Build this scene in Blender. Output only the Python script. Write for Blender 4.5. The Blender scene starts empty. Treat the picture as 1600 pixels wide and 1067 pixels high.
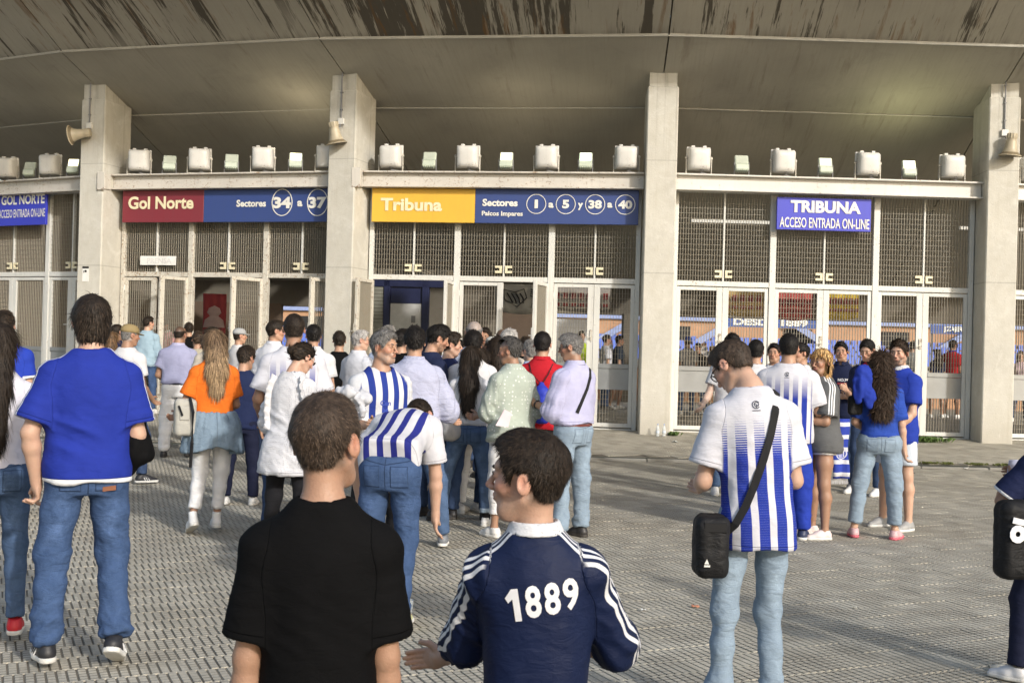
import bpy, bmesh, math, random
import numpy as np
from mathutils import Matrix, Vector

random.seed(7); RNG = np.random.default_rng(7)
SC = bpy.context.scene
COL = SC.collection
D2R = math.pi / 180.0

# ------------------------------------------------------------------ camera
CAM_H, FPX, ROLL, PITCH = 1.62, 1778.0, 0.027, 6.5 / 1778.0
cd = bpy.data.cameras.new('camera'); cam = bpy.data.objects.new('camera', cd); COL.objects.link(cam)
cd.sensor_width = 36.0; cd.lens = 36.0 * FPX / 1600.0; cd.clip_end = 600; cd.clip_start = 0.05
cam.matrix_world = Matrix.Translation((0, 0, CAM_H)) @ Matrix.Rotation(math.pi / 2 + PITCH, 4, 'X') @ Matrix.Rotation(ROLL, 4, 'Z')
SC.camera = cam
cd.dof.use_dof = True; cd.dof.focus_distance = 8.5; cd.dof.aperture_fstop = 15.0

# ------------------------------------------------------------------ light
SUN_EL, SUN_AZ = 25.0 * D2R, 35.0 * D2R        # azimuth measured from straight behind the camera towards the right
w = bpy.data.worlds.new('World'); SC.world = w; w.use_nodes = True
nt = w.node_tree; nt.nodes.clear()
sky = nt.nodes.new('ShaderNodeTexSky'); sky.sky_type = 'NISHITA'; sky.sun_disc = False
sky.sun_elevation = SUN_EL; sky.sun_rotation = math.pi - SUN_AZ; sky.air_density = 1.0; sky.dust_density = 2.5; sky.ozone_density = 1.0
bg = nt.nodes.new('ShaderNodeBackground'); bg.inputs['Strength'].default_value = 0.15
wo = nt.nodes.new('ShaderNodeOutputWorld'); tint = nt.nodes.new('ShaderNodeMix'); tint.data_type = 'RGBA'; tint.blend_type = 'MULTIPLY'; tint.inputs[0].default_value = 1.0; tint.inputs[7].default_value = (1.0, 0.99, 0.94, 1)
nt.links.new(sky.outputs[0], tint.inputs[6]); nt.links.new(tint.outputs[2], bg.inputs['Color']); nt.links.new(bg.outputs[0], wo.inputs['Surface'])
sl = bpy.data.lights.new('sun', 'SUN'); sl.energy = 2.1; sl.angle = 2.5 * D2R; sl.color = (1.0, 0.96, 0.90)
sun = bpy.data.objects.new('sun', sl); COL.objects.link(sun)
sdir = Vector((-math.sin(SUN_AZ) * math.cos(SUN_EL), math.cos(SUN_AZ) * math.cos(SUN_EL), -math.sin(SUN_EL)))
sun.rotation_euler = sdir.to_track_quat('-Z', 'Y').to_euler()
SC.view_settings.view_transform = 'Standard'; SC.view_settings.look = 'None'; SC.view_settings.gamma = 1.0
SC.view_settings.use_curve_mapping = False; SC.view_settings.exposure = 0.58
SC.cycles.max_bounces = 5; SC.cycles.diffuse_bounces = 3; SC.cycles.glossy_bounces = 2; SC.cycles.transmission_bounces = 4
SC.cycles.transparent_max_bounces = 8; SC.cycles.caustics_reflective = False; SC.cycles.caustics_refractive = False
SC.render.film_transparent = False

# ------------------------------------------------------------------ photograph measurements -> world
def ray(px, py):
    x0, y0 = px - 800.0, py - 533.5
    c, s = math.cos(ROLL), math.sin(ROLL)
    x, y = x0 * c + y0 * s, -x0 * s + y0 * c
    dz = -y / FPX
    cp, sp = math.cos(PITCH), math.sin(PITCH)
    return np.array([x / FPX, cp - dz * sp, sp + dz * cp])
def at(px, py, Y):
    r = ray(px, py); return np.array([0, 0, CAM_H]) + r * (Y / r[1])
def gnd(px, py, g=0.0):
    r = ray(px, py); t = (g - CAM_H) / r[2]; return np.array([0, 0, CAM_H]) + r * t

# ------------------------------------------------------------------ objects
def tag(o, label=None, cat=None, group=None, kind=None):
    if label: o['label'] = label
    if cat: o['category'] = cat
    if group: o['group'] = group
    if kind: o['kind'] = kind
    return o
def empty(name, loc=(0, 0, 0), rz=0.0, label=None, cat=None, group=None, kind=None, parent=None):
    o = bpy.data.objects.new(name, None); COL.objects.link(o); o.empty_display_size = 0.1
    o.location = Vector([float(v) for v in loc]); o.rotation_euler = (0, 0, rz)
    if parent is not None: o.parent = parent
    return tag(o, label, cat, group, kind)
def copy_tree(o, parent=None):
    c = o.copy(); COL.objects.link(c)
    if parent is not None: c.parent = parent
    for ch in list(o.children): copy_tree(ch, c)
    return c
def np_mesh(name, V, F, mat=None, parent=None, smooth=True, attrs=None, mats=None, midx=None):
    """V (n,3), F (m,k) int -> linked mesh object"""
    V = np.ascontiguousarray(V, dtype=np.float32); F = np.ascontiguousarray(F, dtype=np.int32)
    me = bpy.data.meshes.new(name); n, k = F.shape
    me.vertices.add(len(V)); me.vertices.foreach_set('co', V.ravel())
    me.loops.add(n * k); me.loops.foreach_set('vertex_index', F.ravel())
    me.polygons.add(n); me.polygons.foreach_set('loop_start', np.arange(0, n * k, k, dtype=np.int32))
    try: me.polygons.foreach_set('loop_total', np.full(n, k, dtype=np.int32))
    except Exception: pass
    me.polygons.foreach_set('use_smooth', np.full(n, smooth, dtype=bool))
    if attrs:
        for an, (kind, data) in attrs.items():
            a = me.attributes.new(an, kind, 'POINT')
            a.data.foreach_set('color' if kind == 'FLOAT_COLOR' else ('vector' if kind == 'FLOAT_VECTOR' else 'value'), np.ascontiguousarray(data, dtype=np.float32).ravel())
    for m in (mats or ([mat] if mat else [])): me.materials.append(m)
    if midx is not None: me.polygons.foreach_set('material_index', np.ascontiguousarray(midx, dtype=np.int32))
    me.update(calc_edges=True)
    o = bpy.data.objects.new(name, me); COL.objects.link(o)
    if parent is not None: o.parent = parent
    return o

class MB:
    """collects simple solids and links them as one mesh object"""
    def __init__(s): s.v = []; s.f = []; s.m = []
    def add(s, vs, fs, m=0):
        b = len(s.v); s.v += [tuple(float(c) for c in v) for v in vs]; s.f += [tuple(b + i for i in f) for f in fs]; s.m += [m] * len(fs); return s
    def box(s, lo, hi, m=0, frame=None, skip=()):
        x0, y0, z0 = lo; x1, y1, z1 = hi
        vs = [(x0,y0,z0),(x1,y0,z0),(x1,y1,z0),(x0,y1,z0),(x0,y0,z1),(x1,y0,z1),(x1,y1,z1),(x0,y1,z1)]
        if frame is not None: vs = [frame @ Vector(v) for v in vs]
        fs = {'b': (0,3,2,1), 't': (4,5,6,7), 'f': (0,1,5,4), 'r': (1,2,6,5), 'k': (2,3,7,6), 'l': (3,0,4,7)}
        return s.add(vs, [q for k, q in fs.items() if k not in skip], m)
    def bbox(s, lo, hi, bev=0.01, m=0, frame=None):
        """box with chamfered edges all round"""
        bm = bmesh.new(); bmesh.ops.create_cube(bm, size=1.0)
        c = [(a + b) / 2 for a, b in zip(lo, hi)]; d = [abs(b - a) for a, b in zip(lo, hi)]
        for v in bm.verts: v.co = Vector((c[0] + v.co.x * d[0], c[1] + v.co.y * d[1], c[2] + v.co.z * d[2]))
        bmesh.ops.bevel(bm, geom=bm.edges[:], offset=min(bev, min(d) * 0.45), segments=1, affect='EDGES')
        vs = [v.co.copy() for v in bm.verts]
        if frame is not None: vs = [frame @ v for v in vs]
        bm.verts.index_update(); fs = [tuple(v.index for v in f.verts) for f in bm.faces]; bm.free()
        return s.add(vs, fs, m)
    def tube(s, pts, r, n=8, m=0, cap=True, frame=None):
        pts = [Vector([float(c) for c in p]) for p in pts]
        if frame is not None: pts = [frame @ p for p in pts]
        rs = r if isinstance(r, (list, tuple)) else [r] * len(pts)
        vs = []; up = None
        for i, p in enumerate(pts):
            t = (pts[min(i + 1, len(pts) - 1)] - pts[max(i - 1, 0)])
            t = t.normalized() if t.length > 1e-9 else Vector((0, 0, 1))
            if up is None: up = Vector((0, 0, 1)) if abs(t.z) < 0.9 else Vector((1, 0, 0))
            a = t.cross(up)
            if a.length < 1e-6: a = t.cross(Vector((0, 1, 0)))
            a.normalize(); b = t.cross(a).normalized(); up = -b if False else up
            for k in range(n):
                th = 2 * math.pi * k / n; vs.append(p + (a * math.cos(th) + b * math.sin(th)) * rs[i])
        fs = []
        for i in range(len(pts) - 1):
            for k in range(n):
                k2 = (k + 1) % n; fs.append((i*n+k, i*n+k2, (i+1)*n+k2, (i+1)*n+k))
        if cap: fs.append(tuple(range(n))[::-1]); fs.append(tuple((len(pts)-1)*n + k for k in range(n)))
        return s.add(vs, fs, m)
    def lathe(s, prof, n=20, m=0, frame=None):
        """profile of (radius, height) about local z"""
        vs = []
        for r, z in prof:
            for k in range(n):
                th = 2 * math.pi * k / n; v = Vector((r * math.cos(th), r * math.sin(th), z)); vs.append(frame @ v if frame is not None else v)
        fs = [(i*n+k, i*n+(k+1) % n, (i+1)*n+(k+1) % n, (i+1)*n+k) for i in range(len(prof)-1) for k in range(n)]
        return s.add(vs, fs, m)
    def prism(s, poly, y0, y1, m=0, frame=None):
        """poly in local x,z extruded along y"""
        n = len(poly); vs = [Vector((x, y0, z)) for x, z in poly] + [Vector((x, y1, z)) for x, z in poly]
        if frame is not None: vs = [frame @ v for v in vs]
        fs = [tuple(range(n)), tuple(range(2*n-1, n-1, -1))] + [(i, i+n, (i+1) % n + n, (i+1) % n) for i in range(n)]
        return s.add(vs, fs, m)
    def build(s, name, mat, parent=None, smooth=False, label=None):
        me = bpy.data.meshes.new(name); me.from_pydata(s.v, [], s.f)
        for mm in (mat if isinstance(mat, (list, tuple)) else [mat]): me.materials.append(mm)
        if any(s.m): me.polygons.foreach_set('material_index', s.m)
        bm = bmesh.new(); bm.from_mesh(me); bmesh.ops.recalc_face_normals(bm, faces=bm.faces[:]); bm.to_mesh(me); bm.free()
        if smooth: me.polygons.foreach_set('use_smooth', [True] * len(me.polygons))
        me.update(); o = bpy.data.objects.new(name, me); COL.objects.link(o)
        if parent is not None: o.parent = parent
        if label: o['label'] = label
        return o
def smooth_by_angle(o, ang=40):
    me = o.data; bm = bmesh.new(); bm.from_mesh(me)
    bmesh.ops.remove_doubles(bm, verts=bm.verts[:], dist=1e-5)
    for e in bm.edges:
        if len(e.link_faces) == 2 and e.calc_face_angle(0) > ang * D2R: e.smooth = False
    for f in bm.faces: f.smooth = True
    bm.to_mesh(me); bm.free(); return o

# ------------------------------------------------------------------ material helper
class NB:
    def __init__(s, name):
        s.mat = bpy.data.materials.new(name); s.mat.use_nodes = True; s.nt = s.mat.node_tree; s.nt.nodes.clear()
        s.out = s.nt.nodes.new('ShaderNodeOutputMaterial'); s.p = s.nt.nodes.new('ShaderNodeBsdfPrincipled')
        s.nt.links.new(s.p.outputs[0], s.out.inputs['Surface']); s.p.inputs['Roughness'].default_value = 0.7
    def n(s, t, **kw):
        x = s.nt.nodes.new(t)
        for k, v in kw.items(): setattr(x, k, v)
        return x
    def put(s, sock, v):
        if v is None: return
        if isinstance(v, bpy.types.NodeSocket): s.nt.links.new(v, sock)
        elif isinstance(v, (tuple, list)):
            v = tuple(v); L = len(sock.default_value); sock.default_value = (v + (1.0,) * L)[:L]
        else:
            try: sock.default_value = v
            except Exception: sock.default_value = (v,) * len(sock.default_value)
    def m(s, op, a, b=None, c=None, clamp=False):
        x = s.n('ShaderNodeMath', operation=op); x.use_clamp = clamp
        s.put(x.inputs[0], a); s.put(x.inputs[1], b)
        if c is not None: s.put(x.inputs[2], c)
        return x.outputs[0]
    def mix(s, f, a, b, blend='MIX'):
        x = s.n('ShaderNodeMix', data_type='RGBA', blend_type=blend); x.clamp_factor = True
        s.put(x.inputs[0], f); s.put(x.inputs[6], a); s.put(x.inputs[7], b); return x.outputs[2]
    def attr(s, name): x = s.n('ShaderNodeAttribute', attribute_name=name); return x
    def sep(s, v): x = s.n('ShaderNodeSeparateXYZ'); s.put(x.inputs[0], v); return x.outputs[0], x.outputs[1], x.outputs[2]
    def comb(s, a, b, c): x = s.n('ShaderNodeCombineXYZ'); s.put(x.inputs[0], a); s.put(x.inputs[1], b); s.put(x.inputs[2], c); return x.outputs[0]
    def mapv(s, v, sc=(1, 1, 1), loc=(0, 0, 0), rot=(0, 0, 0)):
        x = s.n('ShaderNodeMapping'); s.put(x.inputs[0], v); s.put(x.inputs['Scale'], sc); s.put(x.inputs['Location'], loc); s.put(x.inputs['Rotation'], rot); return x.outputs[0]
    def obj(s): return s.n('ShaderNodeTexCoord').outputs['Object']
    def pos(s): return s.n('ShaderNodeNewGeometry').outputs['Position']
    def noise(s, v, scale=5, detail=3, rough=0.55, dist=0.0):
        x = s.n('ShaderNodeTexNoise'); s.put(x.inputs['Vector'], v); x.inputs['Scale'].default_value = scale
        x.inputs['Detail'].default_value = detail; x.inputs['Roughness'].default_value = rough; x.inputs['Distortion'].default_value = dist; return x.outputs[0]
    def ramp(s, f, stops):
        x = s.n('ShaderNodeValToRGB'); s.put(x.inputs[0], f); e = x.color_ramp.elements
        while len(e) < len(stops): e.new(0.5)
        for i, (p, c) in enumerate(stops): e[i].position = p; e[i].color = tuple(c) + (1,) * (4 - len(c)) if isinstance(c, (tuple, list)) else (c, c, c, 1)
        return x.outputs[0]
    def mr(s, v, a, b, c=0.0, d=1.0, smooth=False):
        x = s.n('ShaderNodeMapRange'); x.clamp = True
        if smooth: x.interpolation_type = 'SMOOTHSTEP'
        s.put(x.inputs[0], v)
        for i, q in enumerate((a, b, c, d)): s.put(x.inputs[i + 1], q)
        return x.outputs[0]
    def band(s, v, lo, hi, e=0.001):
        return s.m('MULTIPLY', s.mr(v, lo - e, lo + e), s.mr(v, hi - e, hi + e, 1.0, 0.0))
    def bump(s, h, dist=0.01, strength=1.0, prev=None):
        x = s.n('ShaderNodeBump'); s.put(x.inputs['Height'], h); x.inputs['Distance'].default_value = dist; x.inputs['Strength'].default_value = strength
        if prev is not None: s.put(x.inputs['Normal'], prev)
        return x.outputs[0]
    def fin(s, col=None, rough=None, normal=None, metal=None, **kw):
        s.put(s.p.inputs['Base Color'], col) if col is not None else None
        if rough is not None: s.put(s.p.inputs['Roughness'], rough)
        if normal is not None: s.put(s.p.inputs['Normal'], normal)
        if metal is not None: s.put(s.p.inputs['Metallic'], metal)
        for k, v in kw.items(): s.put(s.p.inputs[k.replace('_', ' ')], v)
        return s.mat
_pl = {}
def plain(name, c, rough=0.6, metal=0.0, var=0.12, scale=6.0, bumpd=0.0):
    if name in _pl: return _pl[name]
    b = NB(name); o = b.obj(); n = b.noise(o, scale, 4)
    col = b.mix(b.mr(n, 0.3, 0.75), tuple(x * (1 - var) for x in c), tuple(min(1, x * (1 + var)) for x in c))
    r = b.mr(n, 0.2, 0.8, max(0.05, rough - 0.08), min(1, rough + 0.08))
    nm = b.bump(b.noise(o, scale * 12, 3), 0.01, bumpd) if bumpd else None
    _pl[name] = b.fin(col, r, nm, metal); return _pl[name]
def emis(name, c, st):
    b = NB(name); b.put(b.p.inputs['Base Color'], c); b.put(b.p.inputs['Emission Color'], c); b.p.inputs['Emission Strength'].default_value = st; return b.mat

def text_mesh(txt, size, bold=0.0, sx=1.0, extrude=0.0, align='CENTER', spacing=1.0):
    """flat lettering as (verts, faces) in local x,y, centred on the origin vertically"""
    cu = bpy.data.curves.new('t', 'FONT'); cu.body = txt; cu.size = size; cu.offset = bold; cu.align_x = align; cu.align_y = 'CENTER'; cu.extrude = extrude
    cu.space_character = spacing; cu.resolution_u = 3
    o = bpy.data.objects.new('t', cu); COL.objects.link(o)
    dg = bpy.context.evaluated_depsgraph_get(); me = bpy.data.meshes.new_from_object(o.evaluated_get(dg))
    bpy.data.objects.remove(o); bpy.data.curves.remove(cu)
    V = [(v.co.x * sx, v.co.y, v.co.z) for v in me.vertices]; F = [tuple(p.vertices) for p in me.polygons]
    bpy.data.meshes.remove(me); return V, F
def text_obj(txt, size, mat, frame, name='lettering', bold=0.0, sx=1.0, align='CENTER', parent=None, spacing=1.0, width=None):
    V, F = text_mesh(txt, size, bold, 1.0, 0.002, align, spacing)
    if width:
        x0 = min(v[0] for v in V); x1 = max(v[0] for v in V); sx = width / (x1 - x0)
    b = MB(); b.add([frame @ Vector((v[0] * sx, v[1], v[2])) for v in V], F)
    me = bpy.data.meshes.new(name); me.from_pydata(b.v, [], b.f); me.materials.append(mat)
    o = bpy.data.objects.new(name, me); COL.objects.link(o)
    if parent is not None: o.parent = parent
    return o
# ================================================================== SETTING
PIL = [np.array(p, float) for p in [(-13.2, 23.9), (-7.92, 21.2), (-3.06, 19.85), (2.43, 19.1), (8.22, 19.2), (13.9, 20.1)]]
PN = len(PIL)
tng = [(PIL[i + 1] - PIL[i]) / np.linalg.norm(PIL[i + 1] - PIL[i]) for i in range(PN - 1)]
PHI = [0, -5, 6, 0, 9, 0]
def pnorm(i):        # outward normal (towards the camera) at pillar i
    t = (tng[max(i - 1, 0)] + tng[min(i, PN - 2)]); t /= np.linalg.norm(t)
    phi = math.atan2(-t[1], t[0]) + PHI[i] * D2R; return np.array([-math.sin(phi), -math.cos(phi)])
GATE_BACK = 0.62
PAVE_H = 0.05
def gheight(y): return 0.0

# ---- concrete
def concrete(name, base, warm=0.0, stain=0.0, rad=True, bd=0.006):
    b = NB(name); o = b.obj()
    n1 = b.noise(o, 0.9, 5, 0.6); n2 = b.noise(o, 5.5, 6, 0.65); n3 = b.noise(o, 40, 3)
    c = b.mix(b.mr(n1, 0.3, 0.7), tuple(x * 0.82 for x in base), tuple(x * 1.1 for x in base))
    c = b.mix(b.mr(n2, 0.35, 0.8, 0, 0.5), c, (base[0] * 0.72, base[1] * 0.69, base[2] * 0.62))
    pit = b.mr(n3, 0.28, 0.36, 1.0, 0.0)
    c = b.mix(b.m('MULTIPLY', pit, 0.35), c, (0.12, 0.11, 0.09))
    str_ = b.noise(b.mapv(o, (9, 9, 0.5)), 1.0, 4, 0.6)
    c = b.mix(b.mr(str_, 0.55, 0.8, 0, 0.35), c, (base[0] * 0.6, base[1] * 0.55, base[2] * 0.45))
    if name == 'pillar_concrete':
        ox, oy, oz = b.sep(o); ln = b.m('MAXIMUM', b.band(oz, 2.895, 2.91, .004), b.band(oz, 4.79, 4.802, .004)); c = b.mix(b.m('MULTIPLY', ln, .45), c, (.16, .15, .13))
        dr = b.m('MULTIPLY', b.mr(b.noise(b.mapv(o, (16, 16, .35), (5, 2, 0)), 1.0, 5, .65), .52, .68), b.mr(oz, 3.2, 6.2)); c = b.mix(b.m('MULTIPLY', dr, .5), c, (.24, .22, .18))
        lo = b.mr(b.m('ADD', oz, b.m('MULTIPLY', n2, .5)), .35, 1.1, .45, 0.0); c = b.mix(lo, c, (.33, .30, .24))
        pt = b.noise(o, 2.4, 7, .7, .8); c = b.mix(b.mr(pt, .54, .62, 0, .30), c, (.66, .65, .61))
    nm = b.bump(b.m('ADD', b.m('MULTIPLY', n2, 0.6), b.m('MULTIPLY', n3, 0.25)), bd)
    return b.fin(c, 0.9, nm)
M_PIL = concrete('pillar_concrete', (0.56, 0.545, 0.495), bd=0.012)
def soffit_mat(name, stain):
    """attribute rest = (along wall, outward distance, height)"""
    b = NB(name); r = b.attr('rest').outputs['Vector']; o = b.obj()
    n1 = b.noise(o, 0.5, 5, 0.6); n2 = b.noise(o, 4, 6, 0.6)
    base = (0.40, 0.385, 0.34)
    c = b.mix(b.mr(n1, 0.3, 0.7), tuple(x * 0.78 for x in base), tuple(x * 1.15 for x in base))
    c = b.mix(b.mr(n2, 0.4, 0.8, 0, 0.45), c, (0.31, 0.295, 0.255))
    grain = b.noise(b.mapv(r, (26, 1.2, 1.2)), 1.0, 4, 0.65)
    c = b.mix(b.mr(grain, 0.45, 0.8, 0, 0.35), c, (0.27, 0.255, 0.22))
    if stain:
        rx_, ry_, rz_ = b.sep(r); dense = b.m('MAXIMUM', b.band(rx_, 11.0, 15.6, 0.9), b.m('MULTIPLY', b.band(rx_, 6.2, 9.0, 1.2), 0.55))
        s1 = b.noise(b.mapv(r, (5.2, 0.30, 0.2)), 1.0, 6, 0.72, 0.12); s2 = b.noise(b.mapv(r, (0.7, 0.25, 0.1), (3, 1, 0)), 1.0, 2)
        th_ = b.m('SUBTRACT', 0.585, b.m('MULTIPLY', dense, 0.115)); k = b.m('MULTIPLY', b.mr(b.m('SUBTRACT', s1, th_), -0.012, 0.03), b.mr(s2, 0.30, 0.42))
        drip = b.mr(b.m('ADD', ry_, b.m('MULTIPLY', b.noise(b.mapv(r, (8, 0.1, 0.1)), 1.0, 4, 0.7), 1.1)), 1.35, 1.6, 0.75, 0.0); k = b.m('MAXIMUM', k, b.m('MULTIPLY', drip, 0.5))
        c = b.mix(b.m('MULTIPLY', k, 0.86), c, (0.035, 0.028, 0.02))
        s3 = b.noise(b.mapv(r, (5.0, 0.6, 0.3), (11, 5, 0)), 1.0, 5, 0.7, 0.4)
        k2 = b.m('MULTIPLY', b.mr(s3, 0.56, 0.66), b.mr(s2, 0.36, 0.55))
        c = b.mix(b.m('MULTIPLY', k2, 0.7), c, (0.17, 0.085, 0.025))
        s4 = b.noise(b.mapv(r, (7.0, 1.6, 0.3), (1, 9, 0)), 1.0, 5, 0.7, 0.6)
        c = b.mix(b.mr(s4, 0.64, 0.74, 0, 0.5), c, (0.05, 0.042, 0.03))
    else:
        s1 = b.noise(b.mapv(r, (5.0, 0.5, 0.2)), 1.0, 5, 0.7, 0.3)
        c = b.mix(b.mr(s1, 0.58, 0.72, 0, 0.5), c, (0.20, 0.18, 0.14)); s5 = b.noise(o, 1.6, 6, 0.7, 0.8); c = b.mix(b.mr(s5, 0.55, 0.7, 0, 0.35), c, (0.26, 0.25, 0.225))
    return b.fin(c, 0.9, b.bump(n2, 0.008))
M_SA, M_SB = soffit_mat('stained_soffit', True), soffit_mat('soffit_concrete', False)
def rusty(name, base, amt=0.5, scale=7.0, rough=0.5, metal=0.0):
    b = NB(name); o = b.obj(); n1 = b.noise(o, scale, 8, 0.7, 0.5); n2 = b.noise(o, 1.3, 3); n3 = b.noise(o, 30, 4, 0.7)
    c = b.mix(b.mr(n2, 0.3, 0.7), tuple(x * 0.86 for x in base), base)
    n4 = b.noise(o, scale * 5, 6, 0.75); k = b.m('MULTIPLY', b.mr(n4, 0.60 - 0.08 * amt, 0.66 - 0.06 * amt), b.mr(n1, 0.50 - 0.06 * amt, 0.60 - 0.05 * amt))
    rc = b.mix(n3, (0.12, 0.055, 0.02), (0.33, 0.19, 0.08))
    c = b.mix(k, c, rc)
    c = b.mix(b.mr(b.noise(b.mapv(o, (12, 12, 0.7)), 1.0, 4), 0.55, 0.8, 0, 0.45), c, tuple(x * 0.6 for x in base))
    return b.fin(c, b.mr(k, 0, 1, rough, 0.9), b.bump(b.m('ADD', k, b.m('MULTIPLY', n3, 0.3)), 0.002), metal)
M_WHITE = rusty('white_painted_steel', (0.66, 0.66, 0.63), 0.15)
M_RUSTW = rusty('rusty_white_steel', (0.60, 0.575, 0.51), 0.95)
M_GIRD = rusty('girder_paint', (0.60, 0.57, 0.52), 0.8, 5.0)
M_GRILLE = rusty('grille_steel', (0.30, 0.275, 0.225), 0.5, 12.0)
M_GALV = plain('galvanised_panel', (0.27, 0.28, 0.285), 0.45, 0.35, 0.12, 3.0, 0.1)
M_LATCH = plain('latch_cream', (0.72, 0.66, 0.47), 0.5)
M_FLOODW = rusty('floodlight_housing', (0.70, 0.69, 0.66), 0.25, 9.0, 0.4)
M_FLOODG = rusty('small_flood_housing', (0.56, 0.62, 0.52), 0.1, 9.0, 0.4)
M_LENS = plain('lamp_glass_dull', (0.50, 0.54, 0.46), 0.15)
M_HORN = plain('horn_beige', (0.46, 0.40, 0.29), 0.45)
M_HORNIN = plain('horn_throat', (0.20, 0.16, 0.10), 0.6)
M_CONDUIT = plain('grey_conduit', (0.22, 0.22, 0.23), 0.5)
M_PLAST = plain('white_plastic', (0.66, 0.65, 0.62), 0.45)
M_DARK = plain('dark_gap', (0.02, 0.02, 0.02), 0.9)

# ------------------------------------------------------------------ paving
ua = np.array([0.42, -0.907]); va = np.array([0.907, 0.42])     # slot direction, cross direction
TU, TV = 0.214, 0.186
def pave_mat():
    b = NB('ribbed_paving_concrete'); p = b.pos()
    q = b.n('ShaderNodeVectorRotate', rotation_type='Z_AXIS'); b.put(q.inputs['Vector'], p); q.inputs['Angle'].default_value = -math.atan2(ua[1], ua[0])
    x, y, z = b.sep(q.outputs[0])
    n1 = b.noise(p, 0.45, 5, 0.6); n2 = b.noise(p, 3.0, 5, 0.65); n3 = b.noise(p, 60, 3, 0.6)
    c = b.mix(b.mr(n1, 0.35, 0.65), (0.50, 0.465, 0.385), (0.62, 0.585, 0.495))
    c = b.mix(b.mr(n2, 0.3, 0.75, 0, 0.7), c, (0.42, 0.385, 0.31))
    c = b.mix(b.mr(n3, 0.35, 0.7, 0.0, 0.28), c, (0.15, 0.14, 0.12))
    wn = b.n('ShaderNodeTexWhiteNoise', noise_dimensions='2D')
    b.put(wn.inputs['Vector'], b.comb(b.m('FLOOR', b.m('DIVIDE', x, TU)), b.m('FLOOR', b.m('DIVIDE', y, TV)), 0.0))
    c = b.mix(b.m('MULTIPLY', wn.outputs[0], 0.38), c, (0.17, 0.155, 0.125))
    f = b.m('FRACT', b.m('DIVIDE', x, TU / 5)); g = b.mr(b.m('ABSOLUTE', b.m('SUBTRACT', f, 0.5)), 0.36, 0.46, 0.0, 1.0)
    g = b.m('MULTIPLY', g, b.mr(b.noise(p, 2.2, 3), 0.35, 0.55))
    c = b.mix(b.m('MULTIPLY', g, 0.8), c, (0.075, 0.068, 0.055))
    h = b.m('ADD', b.m('MULTIPLY', g, -1.0), b.m('MULTIPLY', n3, 0.25))
    return b.fin(c, 0.88, b.bump(h, 0.004))
M_PAVE = pave_mat()
def joint_mat():
    b = NB('paving_joint_dirt'); p = b.pos(); n1 = b.noise(p, 25, 4, 0.7); n2 = b.noise(p, 0.8, 3)
    c = b.mix(n1, (0.105, 0.095, 0.075), (0.22, 0.20, 0.165)); c = b.mix(b.mr(n2, 0.55, 0.75, 0, 0.5), c, (0.12, 0.11, 0.085))
    return b.fin(c, 0.95, b.bump(n1, 0.006))
M_JOINT = joint_mat()

KERB_Y = lambda x: 16.55 + 0.02 * x * 0 + 0.012 * x * x * (1 if x < 0 else 0.15)    # follows the oval
ground = empty('ground', kind='structure')
def gh(x, y):        # ground height of plaza and of the raised pavement
    k = KERB_Y(x)
    return 0.0 if y < k else PAVE_H + min(0.16, max(0, (y - k)) * 0.055)
# base sheet: joints and soil, follows the kerb in strips
bs = MB()
xs = [-90, -30] + list(np.arange(-16, 17, 2.0)) + [30, 90]
for a, b_ in zip(xs[:-1], xs[1:]):
    ya, yb = (min(KERB_Y(a), 22) if abs(a) < 20 else 22), (min(KERB_Y(b_), 22) if abs(b_) < 20 else 22)
    bs.add([(a, -60, -0.007), (b_, -60, -0.007), (b_, yb, -0.007), (a, ya, -0.007)], [(0, 1, 2, 3)])
    bs.add([(a, ya + 0.02, PAVE_H - 0.007), (b_, yb + 0.02, PAVE_H - 0.007), (b_, yb + 2.4, PAVE_H + 0.125), (a, ya + 2.4, PAVE_H + 0.125),
            (b_, yb + 22, PAVE_H + 0.125), (a, ya + 22, PAVE_H + 0.125)], [(0, 1, 2, 3), (3, 2, 4, 5)])
bs.build('joint_bed', M_JOINT, ground)
# kerb stones
KM = concrete('kerb_stone', (0.24, 0.235, 0.215))
xk = -15.0; proto_k = None
while xk < 15.0:
    x1 = xk + 1.0; a = np.array([xk, KERB_Y(xk)]); b_ = np.array([x1, KERB_Y(x1)]); L = np.linalg.norm(b_ - a)
    if proto_k is None:
        k = MB(); k.bbox((0.004, -0.05, -0.08), (0.996, 0.05, PAVE_H * 0.6), 0.012); proto_k = k.build('kerb_stone', KM, ground); o = proto_k
    else: o = proto_k.copy(); COL.objects.link(o)
    o.location = (a[0], a[1], random.uniform(-0.006, 0.004)); o.rotation_euler = (0, 0, math.atan2(*(b_ - a)[::-1])); o.scale = (L, 1, 1); xk = x1
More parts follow.
